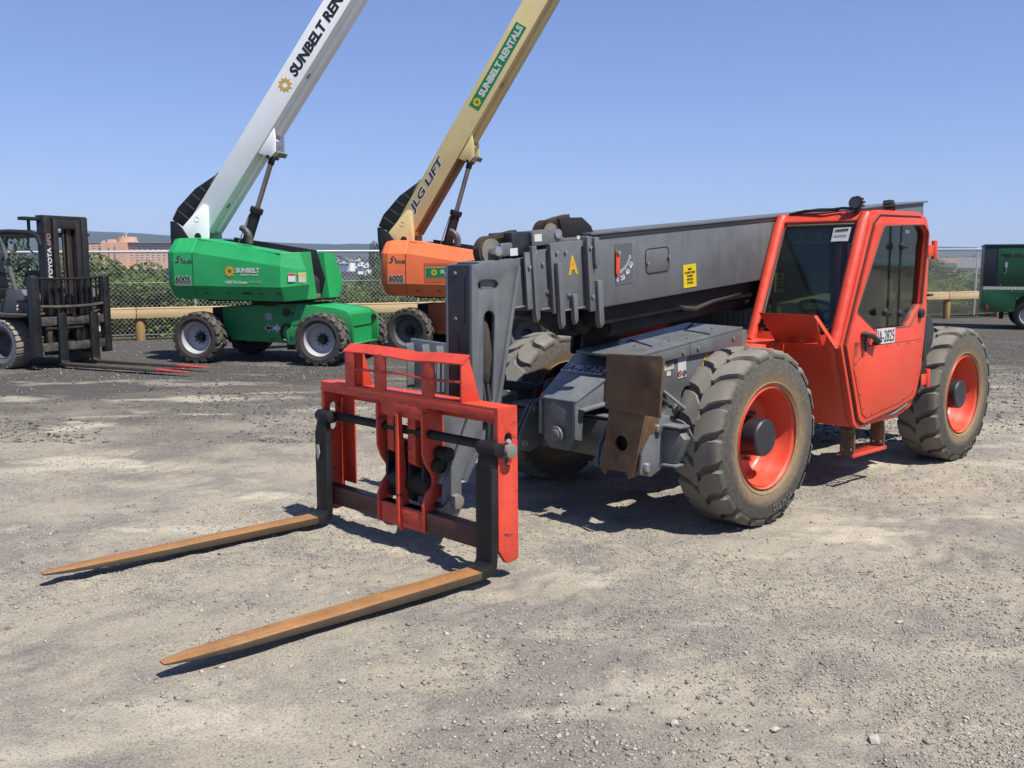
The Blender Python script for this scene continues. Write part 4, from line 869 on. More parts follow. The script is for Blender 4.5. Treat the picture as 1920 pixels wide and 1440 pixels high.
b.prism([(0.33, 0.80), (0.40, 0.815), (0.97, 0.815), (1.04, 0.78), (1.04, 0.96), (0.33, 0.96)], 'x', -0.006, 0.0, holes=[roundpoly(h, 0.012) for h in hl])
b.v = [tuple(Vector(wsp(p[1], p[2], -0.03)) + Vector((p[0], 0, 0))) for p in b.v]
b.build('sun_screen', paint('roof_screen_red', (0.85, 0.45, 0.33), 0.6), tele)
plate('white_ticket', M_WHITE, tele, wsp(0.90, 0.875, 0.018), (0, 1, 0.02), (-0.36, 0, 0.90), 0.155, 0.125, 0.002)
text('U663939', M_INK, tele, wsp(0.90, 0.915, 0.023), (0, 1, 0.02), (-0.36, 0, 0.90), 0.12, 0.026, 0.03)
b = MB()
for dz in (0.0, -0.012, -0.06): A = [wsp(0.84, 0.87 + dz, 0.022), wsp(0.955, 0.87 + dz, 0.022), wsp(0.955, 0.873 + dz, 0.022), wsp(0.84, 0.873 + dz, 0.022)]; b.hexa(A, [tuple(Vector(p) + Vector((0.002, 0, 0.001))) for p in A])
b.build('ticket_print', plain('grey_print', (0.35, 0.35, 0.36), 0.6), tele)
b = MB(); b.tube([wsp(0.40, 0.02, 0.03), wsp(0.43, 0.115, 0.035), wsp(0.52, 0.112, 0.03), wsp(0.98, 0.0, 0.03)], [0.02, 0.011, 0.009, 0.007], 6); b.tube([wsp(0.55, 0.135, 0.025), wsp(1.0, 0.03, 0.022)], 0.006, 5); b.box(-1.60, -1.54, 0.36, 0.42, 1.37, 1.44); b.build('wiper', M_RUB, tele)
b = MB(); b.prism(winP, 'y', 1.105, 1.111); b.build('door_window', M_GLASSD, tele)
b = MB(); b.prism([(p[0], p[1]) for p in wr], 'y', 0.268, 0.273); b.build('far_window', M_GLASS, tele)
plate('warning_label', M_YEL, tele, (-1.915, 0.298, 1.745), (-1, 0, 0), (0, 0, 1), 0.15, 0.17, 0.001); text('WARNING\nIT IS UNLAWFUL\nTO OPERATE\nTHIS EQUIPMENT', M_INK, tele, (-1.915, 0.302, 1.745), (-1, 0, 0), (0, 0, 1), 0.12, 0.12)
b = MB(); b.box(-3.018, -3.012, 0.36, 1.03, 1.37, 2.26); b.build('rear_window', M_GLASS, tele)
# door: proud panel following the side, with window hole, seal, inner panel, handle, hinges
def shrink(poly, d):
    c = Vector((sum(p[0] for p in poly) / len(poly), sum(p[1] for p in poly) / len(poly))); out = []
    k = len(poly)
    for i in range(k):
        p, a, q = Vector(poly[i]), Vector(poly[i - 1]), Vector(poly[(i + 1) % k]); e = (q - a).normalized(); n_ = Vector((-e.y, e.x))
        if n_.dot(c - p) < 0: n_ = -n_
        out.append(tuple(p + n_ * d))
    return out
doorp = [(-1.555, 1.25), (-1.965, 2.235), (-2.06, 2.30), (-2.80, 2.312), (-2.92, 2.265), (-2.975, 2.17), (-2.99, 1.47), (-2.945, 0.97), (-2.86, 0.715), (-2.53, 0.645), (-1.90, 0.575), (-1.815, 0.62)]
doorP = roundpoly(doorp, [0.0, 0.06, 0.04, 0.05, 0.05, 0.06, 0.2, 0.1, 0.10, 0.12, 0.06, 0.06])
b = MB(); b.prism(doorP, 'y', 1.1355, 1.160, holes=[winP]); door = b.build('cab_door', M_RED, tele, 0.010)
b = MB(); b.tube([(p[0], 1.136, p[1]) for p in shrink(doorP, -0.012)], 0.009, 6, closed=True); b.build('door_seal', M_RUB, door)
b = MB(); b.tube([(p[0], 1.158, p[1]) for p in winP], 0.006, 6, closed=True); b.build('window_seal', M_SEAL, door)
b = MB(); inP = roundpoly([(-1.93, 1.225), (-2.93, 1.228), (-2.90, 0.97), (-2.80, 0.75), (-2.53, 0.69), (-1.93, 0.62), (-1.86, 0.66), (-1.68, 1.055)], [0.01, 0.02, 0.08, 0.07, 0.08, 0.06, 0.05, 0.01])
b.prism(inP, 'y', 1.159, 1.1645); b.build('door_skin_panel', M_RED, door, 0.002)
b = MB(); b.tube([(p[0], 1.1605, p[1]) for p in shrink(inP, -0.004)], 0.0028, 5, closed=True); b.build('panel_gap', plain('panel_gap_dark', (0.10, 0.02, 0.015), 0.8), door)
b = MB()
for i in range(len(inp_ := [(-2.05, 1.21), (-2.25, 1.212), (-2.45, 1.213), (-2.65, 1.214), (-2.85, 1.214), (-2.90, 1.08), (-2.87, 0.92), (-2.78, 0.77), (-2.6, 0.715), (-2.4, 0.69), (-2.2, 0.665), (-2.02, 0.645), (-1.875, 0.70), (-1.80, 0.83), (-1.73, 0.98), (-1.85, 1.16)])):
    x, z = inp_[i]; b.bolt((x, 1.164, z), (0, 1, 0), 0.007, 0.004)
b.build('panel_rivet', plain('rivet_dark', (0.12, 0.03, 0.02), 0.5), door, each=True)
b = MB(); b.tube([(-2.42, 1.158, 2.24), (-2.447, 1.158, 1.366)], 0.008, 6); b.tube([(-2.40, 1.1585, 2.24), (-2.425, 1.1585, 1.366)], 0.004, 6); b.build('window_divider', M_RUB, door, each=True)
b = MB(); b.prism(roundpoly([(-1.80, 1.345), (-1.87, 1.36), (-1.95, 1.30), (-1.90, 1.13), (-1.83, 1.15)], 0.03), 'y', 1.159, 1.1625); b.build('handle_recess', plain('handle_recess_red', (0.30, 0.03, 0.015), 0.5), door)
b = MB(); b.tube([(-1.79, 1.165, 1.335), (-1.80, 1.20, 1.33), (-1.88, 1.215, 1.315), (-1.99, 1.21, 1.265), (-1.995, 1.175, 1.25)], [0.022, 0.024, 0.022, 0.024, 0.026], 10); b.tube([(-1.80, 1.19, 1.33), (-1.82, 1.19, 1.20)], 0.013, 8); b.build('door_handle', M_RUB, door)
plate('number_plate', M_WHITE, door, (-2.215, 1.1635, 1.30), (-1, 0, 0), (0, 0, 1), 0.33, 0.13, 0.002)
text('IA-2825', M_INK, door, (-2.215, 1.167, 1.30), (-1, 0, 0), (0, 0, 1), 0.30, 0.10, 0.0)
b = MB(); b.M = frame_m((-1.70, 1.1615, 1.20), (-1, 0, 0), (0, 0, 1))
for p in ((-.02, .06, .06, .07), (-.02, .03, -0.02, 0.07)): b.box(p[0], p[1], p[2] - .02, p[3], 0, 0.001)
b.box(-0.03, 0.02, -0.11, -0.1, 0, .001); b.box(-0.03, -0.02, -0.13, -0.04, 0, .001); b.build('faded_decal', plain('faded_decal', (0.33, 0.07, 0.04), 0.6), door)
for z in (2.03, 0.86):
    b = MB(); b.box(-3.07, -2.94, 1.161, 1.172, z - 0.05, z + 0.05); b.cyl((-3.07, 1.167, z - 0.08), (-3.07, 1.167, z + 0.09), 0.026, n=12); b.build('door_hinge', M_RED, door, 0.004)
for x, z in ((-2.43, 2.06), (-2.18, 1.50), (-2.455, 1.48)):
    b = MB(); b.cyl((x, 1.15, z), (x, 1.185, z), 0.036, 0.028, n=14); b.cyl((x + 0.02, 1.178, z), (x - 0.05, 1.185, z - 0.005), 0.014, n=8); b.build('window_latch', M_RUB, door, 0.003)
b = MB(); b.cyl((-2.86, 1.158, 1.47), (-2.86, 1.19, 1.47), 0.045, 0.04, n=18); b.cyl((-2.86, 1.19, 1.47), (-2.86, 1.195, 1.47), 0.016, n=10); b.build('door_lock', M_RUB, door, 0.006)
b = MB(); b.box(-3.05, -2.98, 1.16, 1.19, 1.62, 1.64); b.build('door_stop', M_RUB, door)
plate('window_sticker', M_WHITE, door, (-2.62, 1.1155, 2.19), (-1, 0, 0), (0, 0, 1), 0.09, 0.03, 0.001)
# front: fender wing, headlamp scoop, mirror bracket
b = MB(); b.prism(roundpoly([(-1.48, 1.27), (-1.25, 1.17), (-1.03, 1.13), (-0.93, 1.06), (-0.93, 1.02), (-1.05, 1.06), (-1.25, 1.08), (-1.55, 1.02), (-1.62, 1.27)], 0.02), 'y', 0.32, 0.62); b.build('mudguard', M_RED, tele, 0.004)
b = MB(); b.prism([(-1.46, 1.26), (-1.16, 1.20), (-1.10, 1.15), (-1.45, 1.10)], 'y', 0.26, 0.55); b.build('cab_base_gusset', M_RED, tele, 0.004)
b = MB()
P = [[(-1.36, 0.46, 1.50), (-1.36, 0.98, 1.50), (-1.50, 0.98, 1.24), (-1.49, 0.56, 1.24)], [(-1.38, 0.42, 1.52), (-1.38, 1.0, 1.52), (-1.44, 1.13, 1.23), (-1.43, 0.60, 1.23)]]
b.hexa(P[0], [tuple(Vector(p) + Vector((0.012, 0, 0.002))) for p in P[0]])
b.hexa([(-1.36, 0.985, 1.50), (-1.29, 1.0, 1.49), (-1.41, 1.13, 1.235), (-1.50, 1.11, 1.235)], [(-1.36, 0.995, 1.50), (-1.29, 1.012, 1.49), (-1.41, 1.142, 1.235), (-1.50, 1.122, 1.235)])
b.build('headlamp_shield', M_RED, tele, 0.003)
b = MB()
for y0, y1 in ((0.68, 0.80), (0.84, 0.96)): b.hexa([(-1.46, y0, 1.272), (-1.46, y1, 1.272), (-1.37, y1, 1.262), (-1.37, y0, 1.262)], [(-1.46, y0, 1.266), (-1.46, y1, 1.266), (-1.37, y1, 1.256), (-1.37, y0, 1.256)])
b.build('shield_ledge', M_RED, tele, each=True)
b = MB(); b.box(-1.78, -1.70, 0.20, 0.26, 1.79, 1.83); b.cyl((-1.74, 0.22, 1.76), (-1.74, 0.22, 1.86), 0.018, n=8); b.build('mirror_bracket', M_RED, tele, 0.004)
# worklights and cables on the roof
def worklight(x, y, z, d, nm='work_lamp'):
    d = Vector(d).normalized(); p = Vector((x, y, z)); b = MB(); b.cyl(p - d * 0.045, p + d * 0.03, 0.038, 0.052, n=20); b.cyl(p + d * 0.03, p + d * 0.038, 0.052, n=20); b.cyl((x, y, z), (x, y, z - 0.07), 0.014, n=8); b.box(x - .02, x + .02, y - .025, y + .025, z - 0.08, z - 0.065)
    for i in range(10):
        q = 2 * PI * i / 10; a = d.orthogonal().normalized(); c = d.cross(a); e = p - d * 0.01 + (a * math.cos(q) + c * math.sin(q)) * 0.048; b.cyl(e - d * 0.035, e + d * 0.03, 0.012, n=5)
    o = b.build(nm, M_RUB, tele); b = MB(); b.cyl(p + d * 0.038, p + d * 0.041, 0.044, n=20); b.build('lamp_lens', plain('lamp_lens_grey', (0.10, 0.10, 0.11), 0.2), o)
worklight(-1.95, 0.98, 2.415, (1, 0.1, 0)); worklight(-2.46, 1.02, 2.405, (-0.6, 0.8, 0.1))
b = MB(); b.tube([(-1.98, 0.34, 2.345), (-1.97, 0.5, 2.37), (-1.95, 0.7, 2.365), (-1.97, 0.85, 2.38), (-1.94, 0.95, 2.37)], 0.012, 6); b.tube([(-2.0, 0.4, 2.36), (-1.98, 0.62, 2.375), (-2.0, 0.8, 2.37)], 0.014, 6); b.tube([(-2.0, 0.97, 2.36), (-2.2, 1.0, 2.375), (-2.38, 1.0, 2.40), (-2.44, 1.02, 2.40)], 0.010, 6); b.build('lamp_cable', M_RUB, tele, each=True)
# inside: seat, steering column, grab rail
b = MB(); b.box(-2.75, -2.25, 0.45, 0.93, 1.05, 1.32); b.M = Matrix.Translation((-2.72, 0.69, 1.25)) @ Matrix.Rotation(R(-10), 4, 'Y'); b.prism(roundpoly([(-0.23, 0), (0.23, 0), (0.2, 0.55), (0.12, 0.68), (-0.12, 0.68), (-0.2, 0.55)], 0.08), 'x', -0.08, 0.06); b.build('seat', M_SEAT, tele, 0.05, segs=3)
b = MB(); c0 = Vector((-2.02, 0.66, 1.50)); d = Vector((-0.5, 0, 0.86)); a = Vector((0, 1, 0)); e = d.cross(a)
b.tube([c0 + (a * math.cos(2 * PI * i / 24) + e * math.sin(2 * PI * i / 24)) * 0.19 for i in range(24)], 0.016, 8, closed=True); b.cyl(c0 - d * 0.4, c0, 0.04, n=10); b.tube([c0 - a * 0.18, c0, c0 + a * 0.18], 0.012, 6); b.build('steering_wheel', M_CABIN, tele)
b = MB(); b.box(-1.95, -1.6, 0.35, 1.0, 1.0, 1.38); b.box(-2.35, -2.1, 0.95, 1.04, 1.0, 1.5); b.cyl((-2.2, 0.98, 1.5), (-2.2, 0.98, 1.62), 0.03, n=8); b.build('dashboard', M_CABIN, tele, 0.03)
b = MB(); b.tube([(-2.62, 1.06, 1.42), (-2.64, 1.06, 1.75), (-2.70, 1.06, 1.83), (-2.82, 1.06, 1.84)], 0.018, 8); b.build('grab_rail', M_RED, tele)
b = MB(); b.box(-2.98, -2.9, 0.30, 1.08, 0.9, 1.40); b.build('cab_rear_trim', M_CABIN, tele)
# step and rear mudguard, black tanks behind the cab
for x in (-1.88, -2.42):
    b = MB(); b.prism(roundpoly([(0.97, 0.62), (1.07, 0.62), (1.10, 0.46), (1.10, 0.29), (0.97, 0.29)], 0.02), 'x', x - 0.012, x + 0.012); b.build('step_hanger', M_BROWN, tele, 0.004)
    b = MB()
    for z in (0.34, 0.50):
        for y in (1.0, 1.07): b.bolt((x + 0.012, y, z), (1, 0, 0), 0.014, 0.012)
    b.build('hanger_bolt', M_DUSTSTEEL, tele, each=True)
b = MB(); b.box(-2.46, -1.85, 1.085, 1.105, 0.275, 0.305); b.box(-2.46, -1.85, 0.95, 0.965, 0.275, 0.305)
for i in range(8): x = -1.92 - i * 0.07; b.hexa([(x, 0.965, 0.30), (x - 0.02, 0.965, 0.30), (x - 0.05, 1.08, 0.30), (x - 0.03, 1.08, 0.30)], [(x, 0.965, 0.285), (x - 0.02, 0.965, 0.285), (x - 0.05, 1.08, 0.285), (x - 0.03, 1.08, 0.285)])
b.build('cab_step', M_REDW, tele, 0.002)
b = MB(); b.prism(roundpoly([(-3.05, 1.45), (-3.20, 1.43), (-3.28, 1.30), (-3.26, 1.18), (-3.20, 1.10), (-3.08, 1.0)], 0.06), 'y', 0.95, 1.12); b.prism(roundpoly([(-3.06, 1.08), (-3.20, 1.06), (-3.22, 0.92), (-3.08, 0.75), (-2.98, 0.72), (-3.0, 0.9)], 0.05), 'y', 0.9, 1.1); b.prism(roundpoly([(-2.7, 0.70), (-2.95, 0.85), (-3.1, 0.85), (-3.1, 0.62), (-2.75, 0.60)], 0.04), 'y', 0.75, 1.08); b.build('rear_mudguard', plain('black_plastic', (0.03, 0.03, 0.035), 0.5), tele, 0.025, each=True)
b = MB(); b.tube([(-1.86, 0.85, 0.56), (-2.2, 1.1, 0.575), (-2.5, 1.13, 0.60), (-2.75, 1.13, 0.66)], 0.02, 8); b.build('sill_scuff', M_DUSTSTEEL, tele)
# ------------------------------------------------------------------ two boom lifts (chassis, turret, raised boom)
M_GREEN = paint('lift_green_paint', (0.008, 0.40, 0.105), 0.42, dust=0.05, dustc=(0.2, 0.36, 0.2), var=0.07)
M_GREEND = paint('lift_green_dirty', (0.008, 0.30, 0.075), 0.5, dust=0.22, dustc=(0.16, 0.22, 0.12), var=0.12, wear=0.1)
M_ORANGE = paint('lift_orange_paint', (1.10, 0.205, 0.055), 0.5, dust=0.06, dustc=(0.7, 0.36, 0.22), var=0.06)
M_ORANGED = paint('lift_orange_dirty', (0.62, 0.12, 0.042), 0.55, dust=0.25, dustc=(0.4, 0.24, 0.16), var=0.12, wear=0.1)
M_BWHITE = paint('boom_white_paint', (1.22, 1.24, 1.23), 0.45, dust=0.05, dustc=(0.6, 0.58, 0.52), var=0.03)
M_BTAN = paint('boom_tan_paint', (0.92, 0.76, 0.36), 0.5, dust=0.10, dustc=(0.5, 0.42, 0.26), var=0.06)
M_BTAND = paint('boom_tan_rusty', (0.34, 0.22, 0.09), 0.6, dust=0.5, dustc=(0.26, 0.13, 0.05), var=0.2)
M_RIMG = paint('rim_grey_paint', (0.50, 0.51, 0.53), 0.4, dust=0.2, var=0.08)
M_RIMD = paint('rim_dark_grey', (0.10, 0.105, 0.115), 0.45, dust=0.3, dustc=(0.22, 0.2, 0.18))
M_BLKP = plain('ribbed_black_plastic', (0.010, 0.010, 0.012), 0.45)
L_TY = tyre_material('lift_tyre_rubber', 0.505, 0.30, side=(0.060, 0.054, 0.048), bead=(0.075, 0.066, 0.056), tread=(0.155, 0.142, 0.122), beadw=0.05, lug=0.03)
tyre_l = tyre_mesh(0.505, 0.40, 0.30, 17, 0.034, L_TY, LIFT_LINE, 0.60)
def lift_rim(mat): return rim_mesh('rim', 0.30, 0.40, [(0.318, 0.178), (0.322, 0.168), (0.305, 0.160), (0.296, 0.150), (0.286, 0.10), (0.270, 0.055), (0.262, -0.005), (0.235, -0.022), (0.10, -0.03), (0.0, -0.03)], mat)
b = MB(); b.lathe([(0.0, 0.065), (0.05, 0.065), (0.062, 0.05), (0.075, 0.045), (0.082, 0.02), (0.085, -0.03), (0.10, -0.028)], 26, 'y', capped=False); b.cyl((0, .06, 0), (0, .085, 0), 0.022, n=8); hub_l = keep(b, 'hub', M_BLKP)
b = MB(); b.cyl((0.122, -0.03, 0), (0.122, 0.008, 0), 0.013, n=6); nut_l = keep(b, 'wheel_nut', M_BLKP)
def add_nuts(w_, me, n):
    for i in range(n):
        o = link('wheel_nut', me, None, w_); o.rotation_euler = (0, 2 * PI * i / n + 0.1, 0)

def loft(b, secs):
    k = len(secs[0]); o = len(b.v); vs = [p for s in secs for p in s]; fs = []
    for i in range(len(secs) - 1):
        for j in range(k): fs.append((i * k + j, i * k + (j + 1) % k, (i + 1) * k + (j + 1) % k, (i + 1) * k + j))
    fs.append(tuple(range(k))); fs.append(tuple((len(secs) - 1) * k + j for j in reversed(range(k)))); b._add(vs, fs)

def boom_lift(name, label, loc, rz, elev, body, bodyd, boomm, boomu, rimm, kind):
    t_ = thing(name, label, 'boom lift', loc, rz, 'boom lifts parked along the fence')
    rim_l = lift_rim(rimm)
    for x in (-1.287, 1.287):
        for s in (-1, 1):
            w_ = wheel(t_, [('tyre', tyre_l, L_TY), ('rim', rim_l, rimm), ('hub', hub_l, M_BLKP)], (x, s * 1.0, 0.497), PI if s < 0 else 0, rnd.random())
            if s < 0: add_nuts(w_, nut_l, 9)
    # chassis
    b = MB(); b.prism([(-0.82, 0.42), (-1.02, 0.62), (-1.02, 1.07), (-0.75, 1.10), (0.66, 1.16), (0.66, 0.38), (0.40, 0.37)], 'y', -0.60, 0.60); b.build('chassis', bodyd, t_, 0.02)
    b = MB(); b.box(-1.3, -0.95, -0.5, 0.5, 0.55, 1.06); b.box(-1.42, -1.15, -0.8, 0.8, 0.40, 0.60); b.box(0.3, 1.2, -0.5, 0.5, 0.24, 0.40); b.build('axle_beam', M_BLK, t_, 0.01, each=True)
    cheek = roundpoly([(0.655, 1.163), (1.45, 1.075), (1.66, 1.03), (1.80, 0.90), (1.822, 0.41), (0.45, 0.36), (0.40, 0.62), (0.5, 0.7)], [0.02, 0.05, 0.15, 0.15, 0.03, 0.02, 0.04, 0.05])
    for y in (-0.735, 0.56):
        b = MB(); b.prism(cheek, 'y', y, y + 0.022); b.build('axle_cheek_plate', bodyd, t_, 0.004)
    b = MB(); b.prism([(0.67, 1.145), (1.45, 1.06), (1.64, 1.01), (1.67, 0.95), (1.67, 0.40), (0.67, 0.40)], 'y', -0.712, 0.559); b.build('axle_box', body, t_, 0.006, smooth=10)
    b = MB(); b.box(1.671, 1.68, -0.70, 0.55, 0.70, 0.72); b.build('box_seam', M_RUB, t_)
    b = MB(); b.box(1.67, 1.80, -0.71, 0.60, 0.375, 0.40); b.build('box_foot_plate', bodyd, t_, 0.004)
    b = MB(); b.cyl((1.73, 0.53, 0.86), (1.73, 0.562, 0.86), 0.055, n=20); b.build('tie_down_hole', M_RUB, t_)
    b = MB(); b.box(1.60, 1.79, 0.62, 0.66, 0.45, 0.80); b.build('drive_guard', body, t_, 0.006)
    b = MB(); b.cyl((1.40, -0.735, 0.80), (1.40, -0.739, 0.80), 0.05, n=20); b.build('axle_cap', body, t_, 0.0)
    plate('caution_label', M_CREAM, t_, (1.26, -0.738, 0.80), (1, 0, 0), (0, 0, 1), 0.06, 0.17, 0.002)
    b = MB(); b.cyl((0, 0, 1.10), (0, 0, 1.22), 0.62, n=40); b.build('slew_ring', M_BLK, t_, 0.01)
    plate('label', plain('silver_label', (0.35, 0.36, 0.36), 0.4), t_, (-0.02, -0.603, 0.90), (1, 0, 0), (0, 0, 1), 0.13, 0.13, 0.002)
    for sg, mm in ((-1, M_INK), (1, M_WHITE)):      # the two-headed drive direction arrow
        b = MB(); b.M = frame_m((0.06, -0.604, 0.67), (1, 0, 0), (0, 0, 1)); b.prism([(0, -0.025), (sg * 0.08, -0.025), (sg * 0.08, -0.07), (sg * 0.15, 0), (sg * 0.08, 0.07), (sg * 0.08, 0.025), (0, 0.025)], 'z', 0, 0.003); b.build('direction_arrow', mm, t_)
    b = MB(); b.M = frame_m((0.06, -0.6025, 0.67), (1, 0, 0), (0, 0, 1)); b.prism([(-0.17, 0), (-0.075, 0.09), (-0.07, 0.037), (0.07, 0.037), (0.075, 0.09), (0.17, 0), (0.075, -0.09), (0.07, -0.037), (-0.07, -0.037), (-0.075, -0.09)], 'z', 0, 0.001); b.build('arrow_outline', M_WHITE, t_)
    text('SIC', M_INK, t_, (0.05, -0.604, 0.45), (1, 0, 0), (0, 0, 1), 0.17, 0.06)
    for cx in (0.36, 0.62):                          # coiled tie-down straps
        b = MB(); b.tube([(cx + 0.11 * math.cos(2 * PI * i / 20), -0.63, 0.58 + 0.17 * math.sin(2 * PI * i / 20)) for i in range(20)], 0.022, 6, closed=True); b.build('coiled_strap', M_CLOTH, t_)
    b = MB(); b.tube([(0.30, -0.64, 0.46), (0.38, -0.65, 0.42), (0.47, -0.64, 0.45)], 0.014, 6); b.build('strap_end', M_WHITE, t_)
    b = MB(); b.tube([(0.55, -0.64, 0.46), (0.62, -0.66, 0.56), (0.66, -0.65, 0.44), (0.78, -0.65, 0.40), (0.88, -0.65, 0.39)], 0.012, 6); b.build('strap_end', M_WHITE, t_)
    b = MB(); b.cyl((0.36, -0.602, 0.98), (0.36, -0.606, 0.98), 0.085, n=24); b.tube([(0.44, -0.61, 0.98), (0.62, -0.63, 0.95), (0.72, -0.72, 0.88), (0.74, -0.8, 0.80), (0.68, -0.82, 0.74), (0.6, -0.80, 0.73)], 0.011, 6); b.build('hose_port', M_RUB, t_, each=True)
    # turret: tail counterweight, near hood, far hood, black centre
    def sec(x, yb, ym, yt, zb, zm, zv, zt, yi=None, s=-1):
        yi = 0.30 if yi is None else yi
        return [(x, s * yi, zb), (x, s * yb, zb), (x, s * ym, zm), (x, s * ym, zv), (x, s * yt, zt), (x, s * yi, zt)]
    b = MB(); S = []
    for x, f, zb, zm, zv, zt in ((-1.98, 0.72, 1.52, 1.60, 2.05, 2.20), (-1.93, 0.88, 1.42, 1.54, 2.14, 2.33), (-1.84, 0.96, 1.30, 1.52, 2.15, 2.40), (-1.72, 1.0, 1.255, 1.51, 2.146, 2.42), (-1.318, 1.0, 1.243, 1.507, 2.142, 2.425)):
        S.append([(x, 1.0 * f, zb), (x, 1.13 * f, zm), (x, 1.13 * f, zv), (x, 0.9 * f, zt), (x, -0.9 * f, zt), (x, -1.13 * f, zv), (x, -1.13 * f, zm), (x, -1.0 * f, zb)])
    loft(b, S); b.build('counterweight', body, t_, 0.012, smooth=14)
    for s in (-1, 1):
        b = MB(); X0 = -1.312
        loft(b, [sec(X0, 1.0, 1.13, 0.90, 1.243, 1.507, 2.142, 2.425, s=s), sec(0.52, 0.99, 1.13, 1.07, 1.208, 1.48, 1.87, 2.125, s=s),
                 [(0.88, s * 0.30, 1.24), (0.88, s * 0.76, 1.24), (0.965, s * 0.80, 1.535), (0.90, s * 0.80, 1.80), (0.77, s * 0.80, 2.145), (0.77, s * 0.30, 2.16)]])
        b.build('turret_hood', body, t_, 0.006, smooth=8)
    b = MB(); b.prism([(-1.2, 2.47), (0.62, 2.20), (0.80, 1.62), (0.70, 1.26), (-1.2, 1.26)], 'y', 0.275, 0.298); b.build('inner_side_panel', M_BLKP, t_, 0.004)
    b = MB(); b.prism([(-1.28, 2.36), (0.0, 2.2), (0.2, 1.6), (0.3, 1.235), (-1.28, 1.235)], 'y', -0.27, 0.27); b.build('turret_well', M_BLKP, t_, 0.01)
    b = MB(); b.prism(roundpoly([(0.35, 1.76), (0.62, 1.68), (0.70, 1.58), (0.70, 1.30), (0.35, 1.27)], 0.03), 'y', -0.08, 0.26); b.build('control_box', plain('charcoal_plastic', (0.035, 0.035, 0.04), 0.5), t_, 0.012)
    b = MB(); b.tube([(0.55, -0.2, 1.27), (0.5, -0.18, 1.55), (0.32, -0.12, 1.82), (0.30, -0.1, 1.9)], 0.012, 6); b.build('well_hose', M_RUB, t_)
    b = MB(); b.box(0.45, 0.8, -0.28, 0.05, 1.235, 1.33); b.build('well_tray', M_DUSTSTEEL, t_, 0.006)
    b = MB(); b.prism([(-1.3, 1.243), (0.9, 1.243), (0.75, 1.20), (-1.15, 1.20)], 'y', -0.85, 0.85); b.build('turret_floor', M_BLK, t_, 0.004)
    b = MB(); b.box(-1.3165, -1.3125, -1.1345, -1.0, 1.5, 2.14); b.build('hood_seam', M_RUB, t_)
    b = MB(); b.tube([(-0.27, -0.80, 2.30), (-0.27, -0.80, 2.42), (-0.29, -0.80, 2.50), (-0.36, -0.80, 2.58), (-0.44, -0.80, 2.62)], [0.072, 0.074, 0.07, 0.066, 0.06], 14); b.build('exhaust_stack', paint('burnt_exhaust', (0.05, 0.043, 0.038), 0.5, dust=0.3), t_)
    b = MB(); b.tube([(-0.30, -1.065, 1.36), (-0.20, -1.09, 1.365), (-0.12, -1.08, 1.355)], 0.014, 6); b.box(-0.32, -0.10, -1.062, -1.05, 1.345, 1.38); b.build('hood_latch', M_BLK, t_, 0.003)
    b = MB()
    for x in (-1.1, -0.62, 0.05, 0.40): b.box(x, x + 0.07, -1.10, -1.065, 1.345, 1.36)
    b.build('hood_hinge', M_BLK, t_, each=True)
    b = MB(); b.tube([(-1.30, -0.93, 2.395), (-0.6, -0.965, 2.285), (0.5, -1.085, 2.105)], 0.006, 5); b.build('hood_gap', M_RUB, t_)
    b = MB(); b.tube([(-1.30, -1.131, 1.507), (0.0, -1.131, 1.489), (0.57, -1.131, 1.481)], 0.005, 5); b.build('hood_crease', bodyd, t_)
    b = MB(); b.tube([(-1.05, -0.62, 0.62), (-1.12, -0.68, 0.5), (-1.05, -0.72, 0.42)], 0.018, 6); b.tube([(0.5, -0.5, 1.15), (0.62, -0.66, 1.02), (0.52, -0.64, 0.8)], 0.016, 6); b.build('drive_hose', M_RUB, t_, each=True)
    # writing on the hood
    yh = -1.134
    def hood_text(s_, m_, x, z, w_, h_, bold=0.0, shear=0.0, name='lettering', dy=0.0): return text(s_, m_, t_, (x, yh - dy, z), (1, 0, 0), (0, 0, 1), w_, h_, bold, shear, name=name)
    hood_text('600S', M_WHITE, -1.53, 1.63, 0.345, 0.140, 0.07, dy=0.001); hood_text('600S', M_INK, -1.53, 1.63, 0.325, 0.12, 0.025, dy=0.0035)
    plate('model_plate', plain('dull_silver_plate', (0.22, 0.22, 0.2), 0.5), t_, (-1.52, yh + 0.005, 1.525), (1, 0, 0), (0, 0.1, 1), 0.36, 0.045, 0.003)
    for a_, m_, o_ in ((0.045, M_WHITE, 0.001), (0.012, M_INK, 0.0035)):
        text('S', m_, t_, (-1.62, yh - o_, 2.02), (1, 0, 0.12), (0, 0, 1), 0.13, 0.12, a_, 0.5); text('ky', m_, t_, (-1.535, yh - o_, 2.035), (1, 0, 0), (0, 0, 1), 0.05, 0.06, a_, 0.4); text('POWER', m_, t_, (-1.43, yh - o_, 1.975), (1, 0, 0), (0, 0, 1), 0.22, 0.06, a_, 0.1)
    if kind == 'white':
        sunburst(M_AMB, t_, (-0.53, yh - 0.002, 1.775), (1, 0, 0), (0, 0, 1), 0.12)
        hood_text('SUNBELT', M_WHITE, -0.15, 1.80, 0.50, 0.095, 0.045, dy=0.001); hood_text('RENTALS', M_WHITE, -0.12, 1.715, 0.36, 0.035, 0.03, dy=0.001); hood_text('1-800 No Sweat', M_WHITE, -0.40, 1.575, 0.47, 0.06, 0.03, dy=0.001); hood_text('(867-9328)', plain('grey_white_print', (0.45, 0.5, 0.46), 0.6), 0.00, 1.572, 0.24, 0.055, dy=0.001)
        text('778157', plain('pale_green_print', (0.35, 0.6, 0.4), 0.6), t_, (0.70, -0.905, 1.40), (0.36, 0.31, 0), (0.0, -0.15, 0.3), 0.16, 0.045, 0, 0.2)
        fx = Vector((0.37, 0.31, 0)).normalized()
